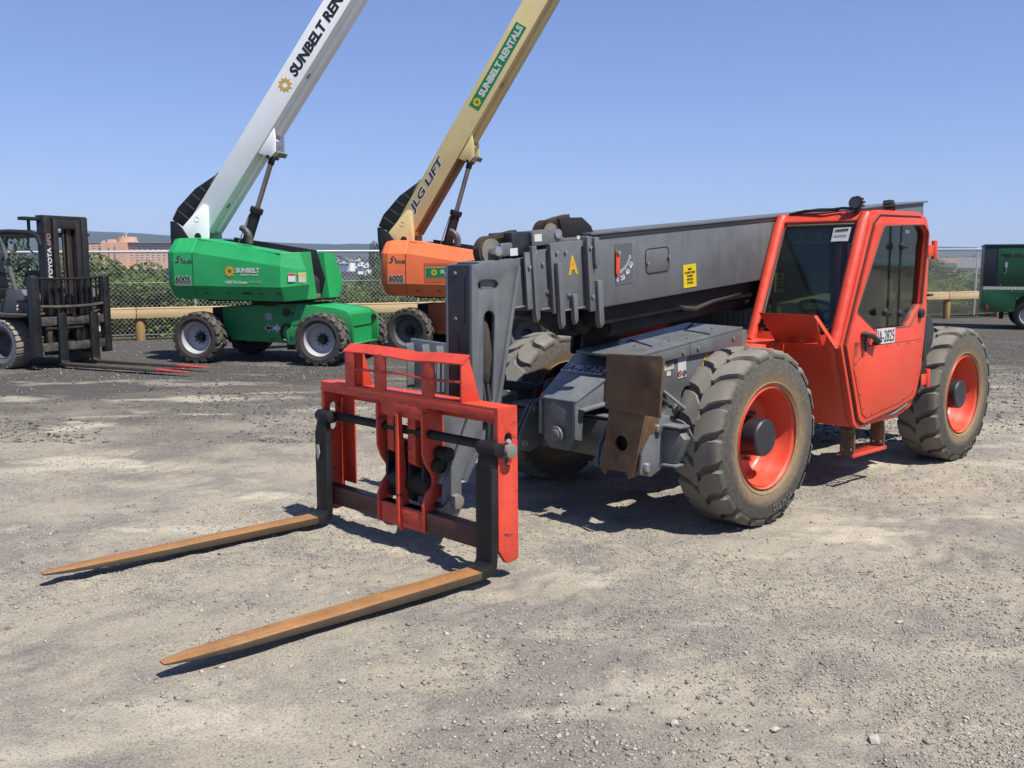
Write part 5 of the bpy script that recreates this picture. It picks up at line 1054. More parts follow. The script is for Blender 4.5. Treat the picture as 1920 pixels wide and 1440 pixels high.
        for s0, m_, w_, h_ in ((0.20, M_WHITE, 0.14, 0.16), (0.40, M_CREAM, 0.15, 0.19)):
            p = Vector((0.535, -1.13, 1.665)) + fx * s0 + Vector((-0.0, -0.002, 0)); fl = plate('safety_label', m_, t_, p + fx.cross(Vector((0, 0, 1))) * 0.012, fx, (0, 0, 1), w_, h_, 0.004)
            if m_ is M_WHITE: plate('label_header', M_REDV, t_, p + fx.cross(Vector((0, 0, 1))) * 0.016 + Vector((0, 0, 0.055)), fx, (0, 0, 1), w_ * 0.95, 0.04, 0.002)
            else: plate('label_header', M_YEL, t_, p + fx.cross(Vector((0, 0, 1))) * 0.016 + Vector((0, 0, 0.055)), fx, (0, 0, 1), w_ * 0.95, 0.035, 0.002)
        fx2 = Vector((0.37, -0.31, 0)).normalized()
        plate('safety_label', M_CREAM, t_, Vector((0.80, 0.93, 1.70)) + Vector((0.02, 0.012, 0)), (0.37, -0.31, 0), (-0.1, 0, 0.5), 0.15, 0.18, 0.004)
    else:
        plate('repainted_patch', plain('fresh_orange_patch', (0.68, 0.15, 0.045), 0.5), t_, (-0.40, yh + 0.0, 1.735), (1, 0, 0), (0, 0, 1), 1.0, 0.40, 0.001)
        plate('rental_sign_rim', M_CREAM, t_, (-0.42, yh - 0.001, 1.745), (1, 0, 0), (0, 0, 1), 0.90, 0.215, 0.003, 0.02); plate('rental_sign', plain('sign_green', (0.0, 0.25, 0.075), 0.45), t_, (-0.42, yh - 0.003, 1.745), (1, 0, 0), (0, 0, 1), 0.88, 0.195, 0.003, 0.018)
        sunburst(M_YEL, t_, (-0.68, yh - 0.008, 1.745), (1, 0, 0), (0, 0, 1), 0.078); hood_text('SUNBELT', M_WHITE, -0.29, 1.765, 0.50, 0.08, 0.045, dy=0.007); hood_text('RENTALS', M_WHITE, -0.27, 1.69, 0.34, 0.03, 0.03, dy=0.007)
    # boom frame: s along the boom, y across, t up through its depth
    e = R(elev); d = Vector((math.cos(e), 0, math.sin(e))); tt = Vector((-d.z, 0, d.x)); o = Vector((-1.43, 0, 2.64))
    Mb = Matrix(((d.x, 0, tt.x, o.x), (0, 1, 0, 0), (d.z, 0, tt.z, o.z), (0, 0, 0, 1)))
    def bp(s, y, t): return Mb @ Vector((s, y, t))
    def bx(s0, s1, y0, y1, t0, t1, nm, m_, bev=0.006):
        b = MB(); b.M = Mb; b.box(s0, s1, y0, y1, t0, t1); return b.build(nm, m_, t_, bev)
    bx(-0.12, 9.2, -0.23, 0.23, 0.0, 0.47, 'boom_base_section', boomm, 0.012)
    bx(-0.05, 2.2, 0.02, 0.20, -0.07, -0.002, 'boom_cable_tray', boomu, 0.006); bx(2.3, 9.1, -0.02, 0.20, -0.09, -0.002, 'boom_cable_tray', boomm, 0.006)
    b = MB(); b.M = Mb; b.prism(roundpoly([(-0.62, 0.55), (-0.30, 0.50), (0.30, 0.40), (0.33, 0.28), (-0.12, -0.06), (-0.30, -0.16), (-0.62, 0.2)], [0.02, 0.02, 0.08, 0.1, 0.05, 0.05, 0.05]), 'y', -0.256, -0.231); b.prism(roundpoly([(-0.62, 0.55), (-0.30, 0.50), (0.30, 0.40), (0.33, 0.28), (-0.12, -0.06), (-0.30, -0.16), (-0.62, 0.2)], 0.05), 'y', 0.231, 0.256); b.build('boom_foot_plate', boomm, t_, 0.004, each=True)
    b = MB(); b.M = Mb; b.prism(circ(-0.30, 0.12, 0.075, 20), 'y', -0.2585, -0.2565); b.build('pivot_hole', M_RUB, t_)
    b = MB(); b.M = Mb; b.prism(circ(-0.02, 0.33, 0.055, 20), 'y', -0.262, -0.2565, holes=[circ(-0.02, 0.33, 0.045, 20)]); b.build('pin_boss', boomm, t_)
    for s0 in (0.5, 3.55): 
        b = MB(); b.M = Mb; b.prism([(s0, -0.11), (s0 + 0.11, -0.09), (s0 + 0.10, -0.04), (s0 - 0.01, -0.06)], 'z', -0.003, 0.0); b.build('drain_slot', M_RUB, t_)
    # black tower lever with ribbed hose carrier behind the boom
    b = MB(); b.M = Mb; b.prism([(-0.66, 0.60), (-0.40, 0.78), (-0.34, 0.70), (-0.36, 0.48), (-0.44, 0.26), (-0.8, 0.1), (-0.95, 0.35)], 'y', -0.29, -0.26); b.prism([(-0.66, 0.60), (-0.40, 0.78), (-0.34, 0.70), (-0.36, 0.48), (-0.44, 0.26), (-0.8, 0.1), (-0.95, 0.35)], 'y', 0.26, 0.29); b.build('boom_upright', M_BLKP, t_, 0.005, each=True)
    hp = [(-0.37, 0.80), (-0.1, 0.83), (0.45, 0.72), (0.94, 0.50), (0.97, 0.44), (0.73, 0.40), (0.73, 0.472), (-0.34, 0.472)]
    b = MB(); b.M = Mb; b.prism(hp, 'y', -0.225, 0.225); b.build('hose_carrier', M_BLKP, t_, 0.012)
    b = MB(); b.M = Mb
    for s0, t1 in ((-0.15, 0.79), (0.08, 0.76), (0.31, 0.71), (0.53, 0.65)): b.box(s0, s0 + 0.022, -0.234, -0.226, 0.50, t1)
    b.build('carrier_rib', plain('grey_rib_edge', (0.10, 0.10, 0.105), 0.4), t_, each=True)
    b = MB(); b.M = Mb; b.box(0.70, 1.0, -0.226, 0.226, 0.471, 0.50); b.build('carrier_end', M_DUSTSTEEL, t_, 0.004)
    # lift cylinder and its lug
    for y in (-0.20, 0.17):
        b = MB(); b.M = Mb; b.prism([(1.82, -0.001), (2.42, -0.001), (2.30, -0.12), (2.05, -0.30), (1.88, -0.26)], 'y', y, y + 0.03); b.build('cylinder_lug', boomm, t_, 0.004)
    b = MB(); b.M = Mb; b.box(2.02, 2.22, -0.17, 0.17, -0.16, -0.002); b.build('lug_web', boomm, t_, 0.004)
    b = MB(); b.M = Mb; b.box(1.98, 2.08, -0.19, 0.19, -0.37, -0.29); b.build('lug_stop', M_DUSTSTEEL, t_, 0.006)
    A = Vector((-0.80, 0, 2.25)); B = bp(1.88, 0, -0.22); dd = (B - A).normalized(); L_ = (B - A).length
    mid = A + dd * (L_ * 0.42)
    b = MB(); b.cyl(A, mid, 0.105, n=22); b.build('cylinder_barrel', M_BLK, t_, 0.004)
    b = MB(); b.cyl(mid - dd * 0.06, mid + dd * 0.05, 0.135, n=10); b.build('cylinder_gland', M_BLK, t_, 0.004)
    b = MB(); b.cyl(mid, B - dd * 0.12, 0.05, n=18); b.build('cylinder_rod', plain('chrome_rod', (0.30, 0.27, 0.25), 0.3, 0.9), t_)
    b = MB(); b.cyl(B - dd * 0.14, B, 0.065, n=16); b.cyl(B + Vector((0, -0.22, 0)), B + Vector((0, 0.22, 0)), 0.035, n=14); b.build('rod_eye', M_BLK, t_, 0.004)
    b = MB(); b.tube([A + Vector((-0.14, -0.08, 0)), mid + Vector((-0.13, -0.08, -0.1)), mid + Vector((-0.02, -0.09, 0.02))], 0.012, 6); b.build('cylinder_pipe', M_DUSTSTEEL, t_)
    # writing along the boom
    yb = -0.2315
    def bt(s_, m_, s, t, w_, h_, bold=0.0, shear=0.0, dy=0.0): return text(s_, m_, t_, bp(s, yb - dy, t), d, tt, w_, h_, bold, shear)
    if kind == 'white':
        sunburst(plain('pale_amber_vinyl', (0.80, 0.50, 0.08), 0.5), t_, bp(3.22, yb - 0.002, 0.235), d, tt, 0.155)
        bt('SUNBELT RENTALS', M_INK, 4.63, 0.225, 2.36, 0.215, 0.05, 0.18)
    else:
        plate('rental_sign', plain('sign_green', (0.0, 0.25, 0.075), 0.45), t_, bp(3.86, yb, 0.235), d, tt, 1.94, 0.255, 0.002)
        sunburst(M_YEL, t_, bp(3.03, yb - 0.004, 0.235), d, tt, 0.105)
        bt('SUNBELT RENTALS', M_WHITE, 3.99, 0.235, 1.62, 0.15, 0.05, 0.0, 0.003)
        bt('JLG LIFT', M_WHITE, 0.98, 0.29, 1.40, 0.235, 0.075, 0.25, 0.001); bt('JLG LIFT', plain('navy_print', (0.03, 0.035, 0.06), 0.5), 0.98, 0.29, 1.36, 0.20, 0.035, 0.25, 0.003)
        bx(-0.02, 2.4, -0.228, 0.015, -0.006, 0.001, 'rusty_underside', M_BTAND, 0)
    # slim fly section and basket beyond the frame keep the machine whole
    bx(9.2, 13.0, -0.18, 0.18, 0.06, 0.40, 'boom_fly_section', boomm, 0.01)
    return t_
lift_g = boom_lift('boom_lift', 'green boom lift with its white boom raised, behind the black forklift mast', (-4.63, 19.06, 0), R(-13), 53.5, M_GREEN, M_GREEND, M_BWHITE, M_BWHITE, M_RIMG, 'white')
lift_o = boom_lift('boom_lift', 'orange boom lift with its tan boom raised, half hidden behind the grey boom nose', (-0.68, 20.69, 0), R(-15), 57.5, M_ORANGE, M_ORANGED, M_BTAN, M_BTAND, M_RIMD, 'tan')
# ------------------------------------------------------------------ black forklift at the left edge
fk = thing('forklift', 'black forklift with a tall mast and red tipped forks at the left edge', 'forklift', (-9.389, 17.183, 0), R(-26))
M_FBLK = paint('forklift_black', (0.009, 0.009, 0.010), 0.45, dust=0.22, dustc=(0.06, 0.052, 0.045), wear=0.15, wearc=(0.13, 0.06, 0.03), var=0.2)
M_FRST = paint('mast_rusty', (0.014, 0.010, 0.009), 0.5, dust=0.35, dustc=(0.07, 0.035, 0.025), wear=0.25)
M_FGRY = paint('forklift_grey', (0.075, 0.085, 0.095), 0.5, dust=0.3)
M_FBLADE = paint('dark_fork_steel', (0.075, 0.055, 0.042), 0.55, dust=0.5, dustc=(0.16, 0.12, 0.09), wear=0.2)
F_TY = tyre_material('solid_grey_tyre', 0.458, 0.245, side=(0.20, 0.205, 0.215), bead=(0.16, 0.165, 0.17), tread=(0.36, 0.31, 0.24), beadw=0.03, lug=0.03)
tyre_f = tyre_mesh(0.458, 0.36, 0.245, 24, 0.022, F_TY, FORK_LINE, 0.74)
rim_f = rim_mesh('rim', 0.245, 0.36, [(0.256, 0.165), (0.258, 0.155), (0.24, 0.14), (0.232, 0.02), (0.20, -0.02), (0.0, -0.03)], M_RIMD)
b = MB(); b.cyl((0, -0.03, 0), (0, 0.03, 0), 0.09, n=20); hub_f = keep(b, 'hub', M_BLKP)
for x, y, rz in ((0, 0.18, PI), (0, 1.60, 0), (-2.0, 0.22, PI), (-2.0, 1.56, 0)): wheel(fk, [('tyre', tyre_f, F_TY), ('rim', rim_f, M_RIMD), ('hub', hub_f, M_BLKP)], (x, y, 0.452), rz)
# mast: outer and inner channels, cross heads, chains, hoses
for y0, s in ((0.42, 1), (1.22, 1)):
    b = MB(); b.box(0.62, 0.82, y0, y0 + 0.14, 0.25, 2.78); b.build('mast_channel', M_FBLK, fk, 0.006)
for y0 in (0.60, 1.08):
    b = MB(); b.box(0.66, 0.84, y0, y0 + 0.10, 0.30, 2.74); b.build('inner_mast_channel', M_FRST, fk, 0.006)
for y0, m_ in ((0.72, M_FBLK), (1.02, M_FRST)):
    b = MB(); b.cyl((0.72, y0, 0.4), (0.72, y0, 2.7), 0.045, n=14); b.build('mast_cylinder', m_, fk)
for y0, y1 in ((0.56, 0.84), (0.93, 1.22)):
    b = MB(); b.box(0.63, 0.645, y0, y1, 0.5, 2.66); b.build('mast_web', M_FBLK, fk)
b = MB(); b.box(0.60, 0.80, 0.42, 1.36, 2.74, 2.80); b.build('mast_crosshead', M_FBLK, fk, 0.006)
b = MB(); b.box(0.80, 0.83, 0.60, 1.18, 2.56, 2.735); b.build('crosshead_plate', M_FRST, fk, 0.004)
b = MB(); b.box(0.62, 0.80, 0.56, 1.22, 1.2, 1.32); b.box(0.62, 0.80, 0.56, 1.22, 0.35, 0.5); b.build('mast_crossmember', M_FBLK, fk, 0.006, each=True)
b = MB(); b.box(0.55, 0.75, 0.10, 0.50, 2.70, 2.76); b.cyl((0.6, 0.28, 2.70), (0.6, 0.28, 2.42), 0.03, n=8); b.build('mast_bracket', M_FBLK, fk, 0.006)
for y0 in (0.83, 0.92):
    b = MB(); b.box(0.75, 0.78, y0, y0 + 0.035, 1.0, 2.6); b.build('lift_chain', M_CHAIN, fk)
text('TOYOTA', M_WHITE, fk, (0.823, 0.50, 1.93), (0, 0, 1), (0, -1, 0), 0.58, 0.085, 0.04); text('6FD', plain('worn_red_print', (0.4, 0.25, 0.25), 0.6), fk, (0.823, 0.50, 2.36), (0, 0, 1), (0, -1, 0), 0.22, 0.085, 0.02)
for p in ([(0.55, 0.30, 2.45), (0.50, 0.32, 2.2), (0.58, 0.38, 2.1)], [(0.58, 0.36, 2.02), (0.35, 0.25, 1.9), (0.28, 0.2, 1.75), (0.5, 0.3, 1.65)], [(0.55, 0.32, 1.95), (0.2, 0.3, 1.80), (-0.1, 0.3, 1.75)]):
    b = MB(); b.tube(p, 0.016, 6); b.build('hydraulic_hose', M_RUB, fk)
# carriage with side-shift frame, load backrest, forks
for z0, z1 in ((0.80, 0.96), (0.33, 0.48)):
    b = MB(); b.box(0.82, 0.89, 0.12, 1.62, z0, z1); b.build('carriage_bar', paint('scuffed_carriage', (0.05, 0.047, 0.043), 0.55, dust=0.5, wear=0.3), fk, 0.008)
for y0, y1 in ((0.02, 0.17), (1.56, 1.70)):
    b = MB(); b.prism(roundpoly([(0.78, 0.22), (0.93, 0.24), (0.93, 1.69), (0.86, 1.72), (0.78, 1.68)], 0.03), 'y', y0, y1); b.build('backrest_post', M_FBLK, fk, 0.01)
b = MB(); b.tube([(0.86, 0.10, 1.665), (0.95, 0.5, 1.65), (0.97, 0.9, 1.65), (0.95, 1.3, 1.665), (0.86, 1.63, 1.69)], 0.022, 6); b.build('backrest_top_rail', M_FBLK, fk)
b = MB(); b.tube([(0.86, 0.10, 1.16), (0.95, 0.5, 1.14), (0.97, 0.9, 1.14), (0.95, 1.3, 1.15), (0.86, 1.63, 1.18)], 0.03, 6); b.build('backrest_bottom_rail', M_FBLADE, fk)
for i in range(11):
    y = 0.24 + i * 0.13; xo = 0.865 + 0.105 * (1 - ((y - 0.87) / 0.77) ** 2)
    b = MB(); b.box(xo - 0.03, xo, y - 0.014, y + 0.014, 1.15, 1.66); b.build('backrest_bar', M_FBLK, fk)
for y in (0.34, 0.95, 1.25):
    b = MB(); b.box(0.80, 0.87, y, y + 0.09, 0.48, 0.80); b.build('carriage_strut', M_FBLADE if y < 0.5 else M_FBLK, fk, 0.006)
b = MB(); b.cyl((0.86, 0.3, 0.74), (0.86, 1.1, 0.74), 0.03, n=10); b.build('side_shift_cylinder', M_FBLK, fk)
b = MB(); b.cyl((0.80, 1.42, 0.66), (0.80, 1.42, 0.40), 0.09, n=16); b.build('hose_reel', M_BLKP, fk, 0.01)
plate('white_label', M_WHITE, fk, (0.90, 1.43, 0.68), (0, 1, 0), (0, 0, 1), 0.06, 0.10)
def small_fork(y, xt):
    b = MB(); b.prism(roundpoly([(0.95, 1.02), (0.89, 1.02), (0.89, 0.10), (0.92, 0.055), (1.05, 0.045), (1.05, 0.10), (0.97, 0.11), (0.95, 0.15)], [0.005, 0.005, 0.04, 0.04, 0.0, 0.0, 0.02, 0.03]), 'y', y - 0.085, y + 0.085); sh = b.build('fork_shank', M_FBLK, fk, 0.005)
    for x0, x1, m_, nm, w0, w1, z0, z1 in ((1.0, xt - 0.75, M_FBLADE, 'fork_blade', 0.083, 0.083, 0.045, 0.050), (xt - 0.75, xt, paint('red_tip_paint', (0.55, 0.045, 0.03), 0.5, dust=0.2, wear=0.4), 'fork_tip', 0.083, 0.03, 0.050, 0.072)):
        b = MB(); q = lambda x, w_, z: [(x, y - w_, z), (x, y + w_, z), (x, y + w_, 0.105 if z < 0.07 else 0.085), (x, y - w_, 0.105 if z < 0.07 else 0.082)]
        b.hexa(q(x0, w0, z0), q(x1, w1, z1)); b.build(nm, m_, fk, 0.004)
small_fork(0.60, 4.02); small_fork(1.30, 3.80)
# body: front fender and step, cowl, seat deck, counterweight, overhead guard
b = MB(); b.prism(roundpoly([(0.72, 1.03), (0.70, 0.98), (0.45, 0.95), (-0.5, 0.95), (-0.6, 0.70), (-0.75, 0.70), (-0.75, 1.03)], 0.02), 'y', 0.02, 1.76); b.build('front_fender', paint('scuffed_step', (0.12, 0.10, 0.085), 0.6, dust=0.5, wear=0.3), fk, 0.01)
b = MB(); b.prism(roundpoly([(0.66, 1.04), (0.66, 1.30), (0.52, 1.46), (0.15, 1.46), (-0.2, 1.04)], 0.03), 'y', 0.10, 1.68); b.build('cowl', M_FGRY, fk, 0.02)
b = MB(); b.box(0.40, 0.668, 0.092, 0.1, 1.22, 1.27); b.build('cowl_stripe', M_RUB, fk)
b = MB(); b.cyl((0.50, 0.09, 1.12), (0.50, 0.1, 1.12), 0.08, n=18); b.build('cowl_opening', M_RUB, fk)
b = MB(); b.cyl((0.41, 0.08, 1.16), (0.41, 0.1, 1.16), 0.022, n=10); b.cyl((0.41, 0.08, 1.10), (0.41, 0.1, 1.10), 0.022, n=10); b.build('side_lamp', M_WHITE, fk, each=True)
b = MB(); b.box(-2.5, -0.4, 0.18, 1.60, 0.55, 1.25); b.build('engine_cover', M_FGRY, fk, 0.05)
b = MB(); b.prism(roundpoly([(-2.3, 0.4), (-2.95, 0.45), (-3.1, 0.8), (-3.05, 1.4), (-2.3, 1.4)], 0.1), 'y', 0.1, 1.68); b.build('counterweight', M_FGRY, fk, 0.05)
b = MB(); b.box(-1.5, -0.75, 0.5, 1.3, 1.25, 1.45); b.prism([(-1.5, 1.45), (-1.35, 1.45), (-1.5, 2.0), (-1.62, 2.0)], 'y', 0.55, 1.25); b.build('seat', M_BLKP, fk, 0.03)
b = MB()
for k in range(5): b.tube([(-0.05 - k * 0.1, 0.095, 1.05), (0.1 - k * 0.1, 0.09, 1.38)], 0.012, 5)
b.build('floor_mat_rib', M_RUB, fk, each=True)
for y in (0.14, 1.64):
    b = MB(); b.tube([(0.47, y, 1.04), (0.10, y, 2.15), (0.02, y, 2.40)], 0.042, 10); b.build('guard_pillar', M_FGRY, fk)
    b = MB(); b.tube([(-2.2, y, 1.3), (-2.05, y, 2.2), (-1.9, y, 2.45)], 0.042, 10); b.build('guard_pillar', M_FGRY, fk)
    b = MB(); q_ = [(-2.0, y, 2.47), (0.2, y, 2.50), (0.85, y, 2.47), (1.0, y, 2.40), (1.06, y, 2.25)] if y < 1 else [(-2.0, y, 2.47), (-0.5, y, 2.49), (0.1, y, 2.48), (0.16, y, 2.42), (0.18, y, 2.3)]
    b.tube(q_, [0.03, 0.045, 0.05, 0.045, 0.03], 8); b.build('guard_roof_rail', M_FBLK, fk)
for i in range(7):
    b = MB(); x = -1.8 + i * 0.38; b.box(x, x + 0.05, 0.14, 1.64, 2.46, 2.50); b.build('guard_roof_bar', M_FBLK, fk)
b = MB(); b.cyl((0.3, 0.12, 2.20), (0.36, 0.12, 2.20), 0.07, 0.085, n=16); b.cyl((0.3, 0.12, 2.2), (0.2, 0.14, 2.32), 0.015, n=6); b.build('work_lamp', M_STEEL, fk, 0.004)
b = MB(); b.M = Matrix.Translation((0.05, 0.8, 1.5)) @ Matrix.Rotation(R(25), 4, 'Y'); b.box(-0.1, 0.14, -0.25, 0.25, 0.0, 0.30); b.build('instrument_panel', M_FBLK, fk, 0.02)
b = MB(); c0 = Vector((-0.25, 0.85, 1.88)); a = Vector((0, 1, 0)); e_ = Vector((0.8, 0, 0.6)).cross(a); b.tube([c0 + (a * math.cos(2 * PI * i / 20) + Vector((0.6, 0, -0.8)).normalized() * math.sin(2 * PI * i / 20)) * 0.19 for i in range(20)], 0.017, 6, closed=True); b.cyl(c0, (0.0, 0.85, 1.5), 0.03, n=8); b.build('steering_wheel', M_BLKP, fk)
for y in (0.5, 0.57, 0.64):
    b = MB(); b.cyl((0.25, y, 1.46), (0.15, y, 1.72), 0.01, n=6); b.cyl((0.15, y, 1.70), (0.145, y, 1.74), 0.022, n=8); b.build('control_lever', M_BLKP, fk)
# ------------------------------------------------------------------ green heater trailer at the right edge
tr = thing('heater_trailer', 'dark green enclosed heater trailer with a white reflective stripe at the right edge', 'trailer', (14.02, 28.1, 0), R(-24.0))
M_TG = paint('trailer_green', (0.004, 0.115, 0.032), 0.4, dust=0.12, dustc=(0.06, 0.14, 0.07), var=0.06)
M_TN = paint('trailer_dark_panel', (0.018, 0.018, 0.03), 0.42, dust=0.15, dustc=(0.08, 0.08, 0.09))
b = MB(); b.box(0.0, 5.2, 0.0, 2.1, 1.25, 2.46); b.build('body', M_TN, tr, 0.01)
b = MB(); b.box(-0.02, 5.22, -0.02, 2.12, 2.462, 2.51); b.build('roof', M_TG, tr, 0.01)
arch = [(-0.03, 0.52), (0.86, 0.52), (0.90, 0.86), (1.06, 1.0), (1.22, 1.05), (2.0, 1.05), (2.2, 0.96), (2.35, 0.84), (2.40, 0.52), (5.2, 0.52), (5.2, 1.17), (-0.03, 1.17)]
b = MB(); b.prism(arch, 'y', -0.012, 0.05); b.build('lower_skirt', M_TG, tr, 0.004)
b = MB(); b.box(0.4, 5.1, 0.06, 2.05, 0.60, 1.24); b.build('chassis', M_BLK, tr)
b = MB(); b.box(0.0, 0.04, 0.06, 2.1, 0.52, 1.24); b.build('rear_panel', M_TG, tr)
b = MB(); b.box(0.36, 5.1, -0.014, -0.001, 1.285, 2.385); dr_ = b.build('side_door', M_TG, tr, 0.003)
b = MB(); b.box(0.55, 0.62, -0.03, -0.0145, 1.84, 1.98); b.tube([(0.59, -0.03, 1.84), (0.60, -0.035, 1.74), (0.555, -0.03, 1.65)], 0.012, 6); b.build('door_latch', M_STEEL, dr_)
b = MB(); b.box(-0.005, 5.2, -0.010, 0.0, 1.17, 1.275); b.build('reflective_backing', plain('stripe_backing', (0.25, 0.2, 0.15), 0.5), tr)
b = MB(); k = 0; x = 0.02
while x < 5.1:
    b.box(x, x + 0.062, -0.016, -0.011, 1.18, 1.265); x += 0.08
b.build('reflector_tile', plain('reflective_white', (0.78, 0.74, 0.66), 0.35, var=0.15), tr, each=True)
b = MB()
for x, z in ((0.05, 1.13), (0.78, 1.13), (0.02, 0.58), (0.76, 0.58), (0.93, 0.94), (0.48, 2.35), (0.46, 1.31)): b.bolt((x, -0.014, z), (0, -1, 0), 0.016, 0.012)
b.build('panel_bolt', M_STEEL, tr, each=True)
b = MB(); b.M = frame_m((0.145, -0.0125, 0.63), (1, 0, 0), (0, 0, 1)); b.prism(rrect(-0.045, 0.045, -0.08, 0.09, 0.04), 'z', 0, 0.02); b.build('tail_lamp', plain('lamp_red', (0.25, 0.02, 0.02), 0.3), tr, 0.004)
text('HEAT KING', M_INK, tr, (1.31, -0.016, 2.17), (1, 0, 0), (0, 0, 1), 1.28, 0.13, 0.045); text('by Thawing Equipment', plain('dark_green_print', (0.002, 0.05, 0.018), 0.5), tr, (1.25, -0.016, 2.03), (1, 0, 0), (0, 0, 1), 1.1, 0.07)
b = MB(); b.M = frame_m((0.55, -0.0155, 2.165), (1, 0, 0), (0, 0, 1))
for i in range(4): b.prism([(-0.15 + i * 0.045, 0.065 - i * 0.037), (0.11, 0.065 - i * 0.037), (0.11, 0.043 - i * 0.037), (-0.11 + i * 0.045, 0.043 - i * 0.037)], 'z', 0, 0.002)
b.build('wing_logo', M_INK, tr)
R_TY = tyre_material('road_tyre', 0.43, 0.27, side=(0.02, 0.02, 0.02), bead=(0.022, 0.022, 0.022), tread=(0.05, 0.05, 0.048), beadw=0.02)
tyre_r = tyre_mesh(0.43, 0.26, 0.26, 40, 0.012, R_TY, [(0.9, 0, .985, .8), (0.5, 0.1, 1, .9), (0.02, .3, 1, .9)], 0.7)
rim_r = rim_mesh('rim', 0.26, 0.26, [(0.272, 0.115), (0.274, 0.105), (0.255, 0.09), (0.24, 0.04), (0.15, 0.05), (0.06, 0.09), (0.0, 0.09)], M_RIMG)
for x in (1.28, 2.12):
    for y, rz in ((0.14, PI), (1.96, 0)): wheel(tr, [('tyre', tyre_r, R_TY), ('rim', rim_r, M_RIMG)], (x, y, 0.425), rz)
b = MB(); b.box(5.0, 6.6, 0.95, 1.15, 0.55, 0.68); b.build('drawbar', M_BLK, tr)
b = MB(); b.box(0.5, 0.62, 0.4, 0.5, 0.30, 0.6); b.build('stabiliser_leg', M_BLK, tr)
# ------------------------------------------------------------------ chain link fence, timber barrier
M_GALV = plain('galvanised_steel', (0.55, 0.56, 0.57), 0.35, 0.6, var=0.06)
M_WIRE = plain('galvanised_wire', (0.66, 0.68, 0.66), 0.5, 0.0, var=0.1)
fence = thing('chain_link_fence', 'tall galvanised chain link fence running behind all the machines along the yard edge', 'fence', (FA.x, FA.y, 0), math.atan2(_fd.y, _fd.x))
FL0, FL1 = -8.0, 40.0
def ftop(s): return 2.24 + 0.0082 * s
s = FL0
while s <= FL1:
    b = MB(); b.cyl((s, 0.045, -0.3), (s, 0.045, ftop(s) + 0.03), 0.03, n=10); b.lathe([(0.033, ftop(s) + 0.0), (0.036, ftop(s) + 0.04), (0.0, ftop(s) + 0.07)], 10, 'z', (s, 0.045, 0), capped=False); b.build('fence_post', M_GALV, fence); s += 3.05
b = MB(); b.tube([(FL0, 0, ftop(FL0)), (FL1, 0, ftop(FL1))], 0.033, 10); b.build('top_rail', M_GALV, fence)
for f_ in (0.33, 0.63, 0.02):
    b = MB(); b.tube([(FL0, -0.012, 2.2 * f_ * ftop(FL0) / 2.24 + 0.06), (FL1, -0.012, 2.2 * f_ * ftop(FL1) / 2.24 + 0.06)], 0.004, 5); b.build('tension_wire', M_WIRE, fence)
b = MB(); pitch = 0.115
def wire_run(sgn):
    s0 = FL0 - 2.5
    while s0 < FL1 + 2.5:
        # clip the diagonal to the fence rectangle
        a, c = s0, s0 + sgn * 2.15; za, zc = 0.04, 2.19
        if sgn > 0: lo, hi = max(a, FL0), min(c, FL1)
        else: lo, hi = max(c, FL0), min(a, FL1)
        if hi - lo > 0.05:
            zz = lambda x: za + (x - a) / (c - a) * (zc - za)
            p0, p1 = (lo, 0.004 * sgn, zz(lo) * ftop(lo) / 2.24), (hi, 0.004 * sgn, zz(hi) * ftop(hi) / 2.24)
            b.cyl(p0, p1, 0.0024, n=3, caps=False)
        s0 += pitch
wire_run(1); wire_run(-1)
b.build('wire_mesh', M_WIRE, fence, smooth=0, kind='stuff')

def wood_material(name, c0, c1, axis_scale):
    m, t, bs = nodes_of(name); v = coords(t, 'Object', axis_scale); n1 = noise(t, v, 1.0, 5, 0.6, 0.8); n2 = noise(t, coords(t, 'Object', (1, 1, 1)), 0.6, 3)
    c = mixc(t, ramp(t, n1, 0.3, 0.7), c0, c1); c = mixc(t, ramp(t, n2, 0.4, 0.7, 0, 0.35), c, tuple(x * 0.8 for x in c0)); 
    kn = noise(t, coords(t, 'Object', (2.2, 2, 9)), 1.0, 2); c = mixc(t, ramp(t, kn, 0.74, 0.78, 0, 0.6), c, (0.16, 0.08, 0.03))
    t.links.new(c, bs.inputs['Base Color']); bs.inputs['Roughness'].default_value = 0.75; bump(t, bs, n1, 0.1, 0.01); return m
M_WOOD = wood_material('fresh_sawn_timber', (0.40, 0.28, 0.135), (0.52, 0.40, 0.235), (1.2, 10, 26))
M_POST = wood_material('treated_timber_post', (0.20, 0.125, 0.04), (0.33, 0.21, 0.075), (20, 20, 1.2))
bar = thing('timber_barrier', 'pale sawn timber rail barrier on short round posts in front of the wire fence', 'barrier', (-9.28, 23.86, 0), math.atan2(33.74 - 23.86, 15.8 + 9.28))
def bz(s): return 0.57 + 0.0045 * s
S0 = -7.55
k = 0; s = S0
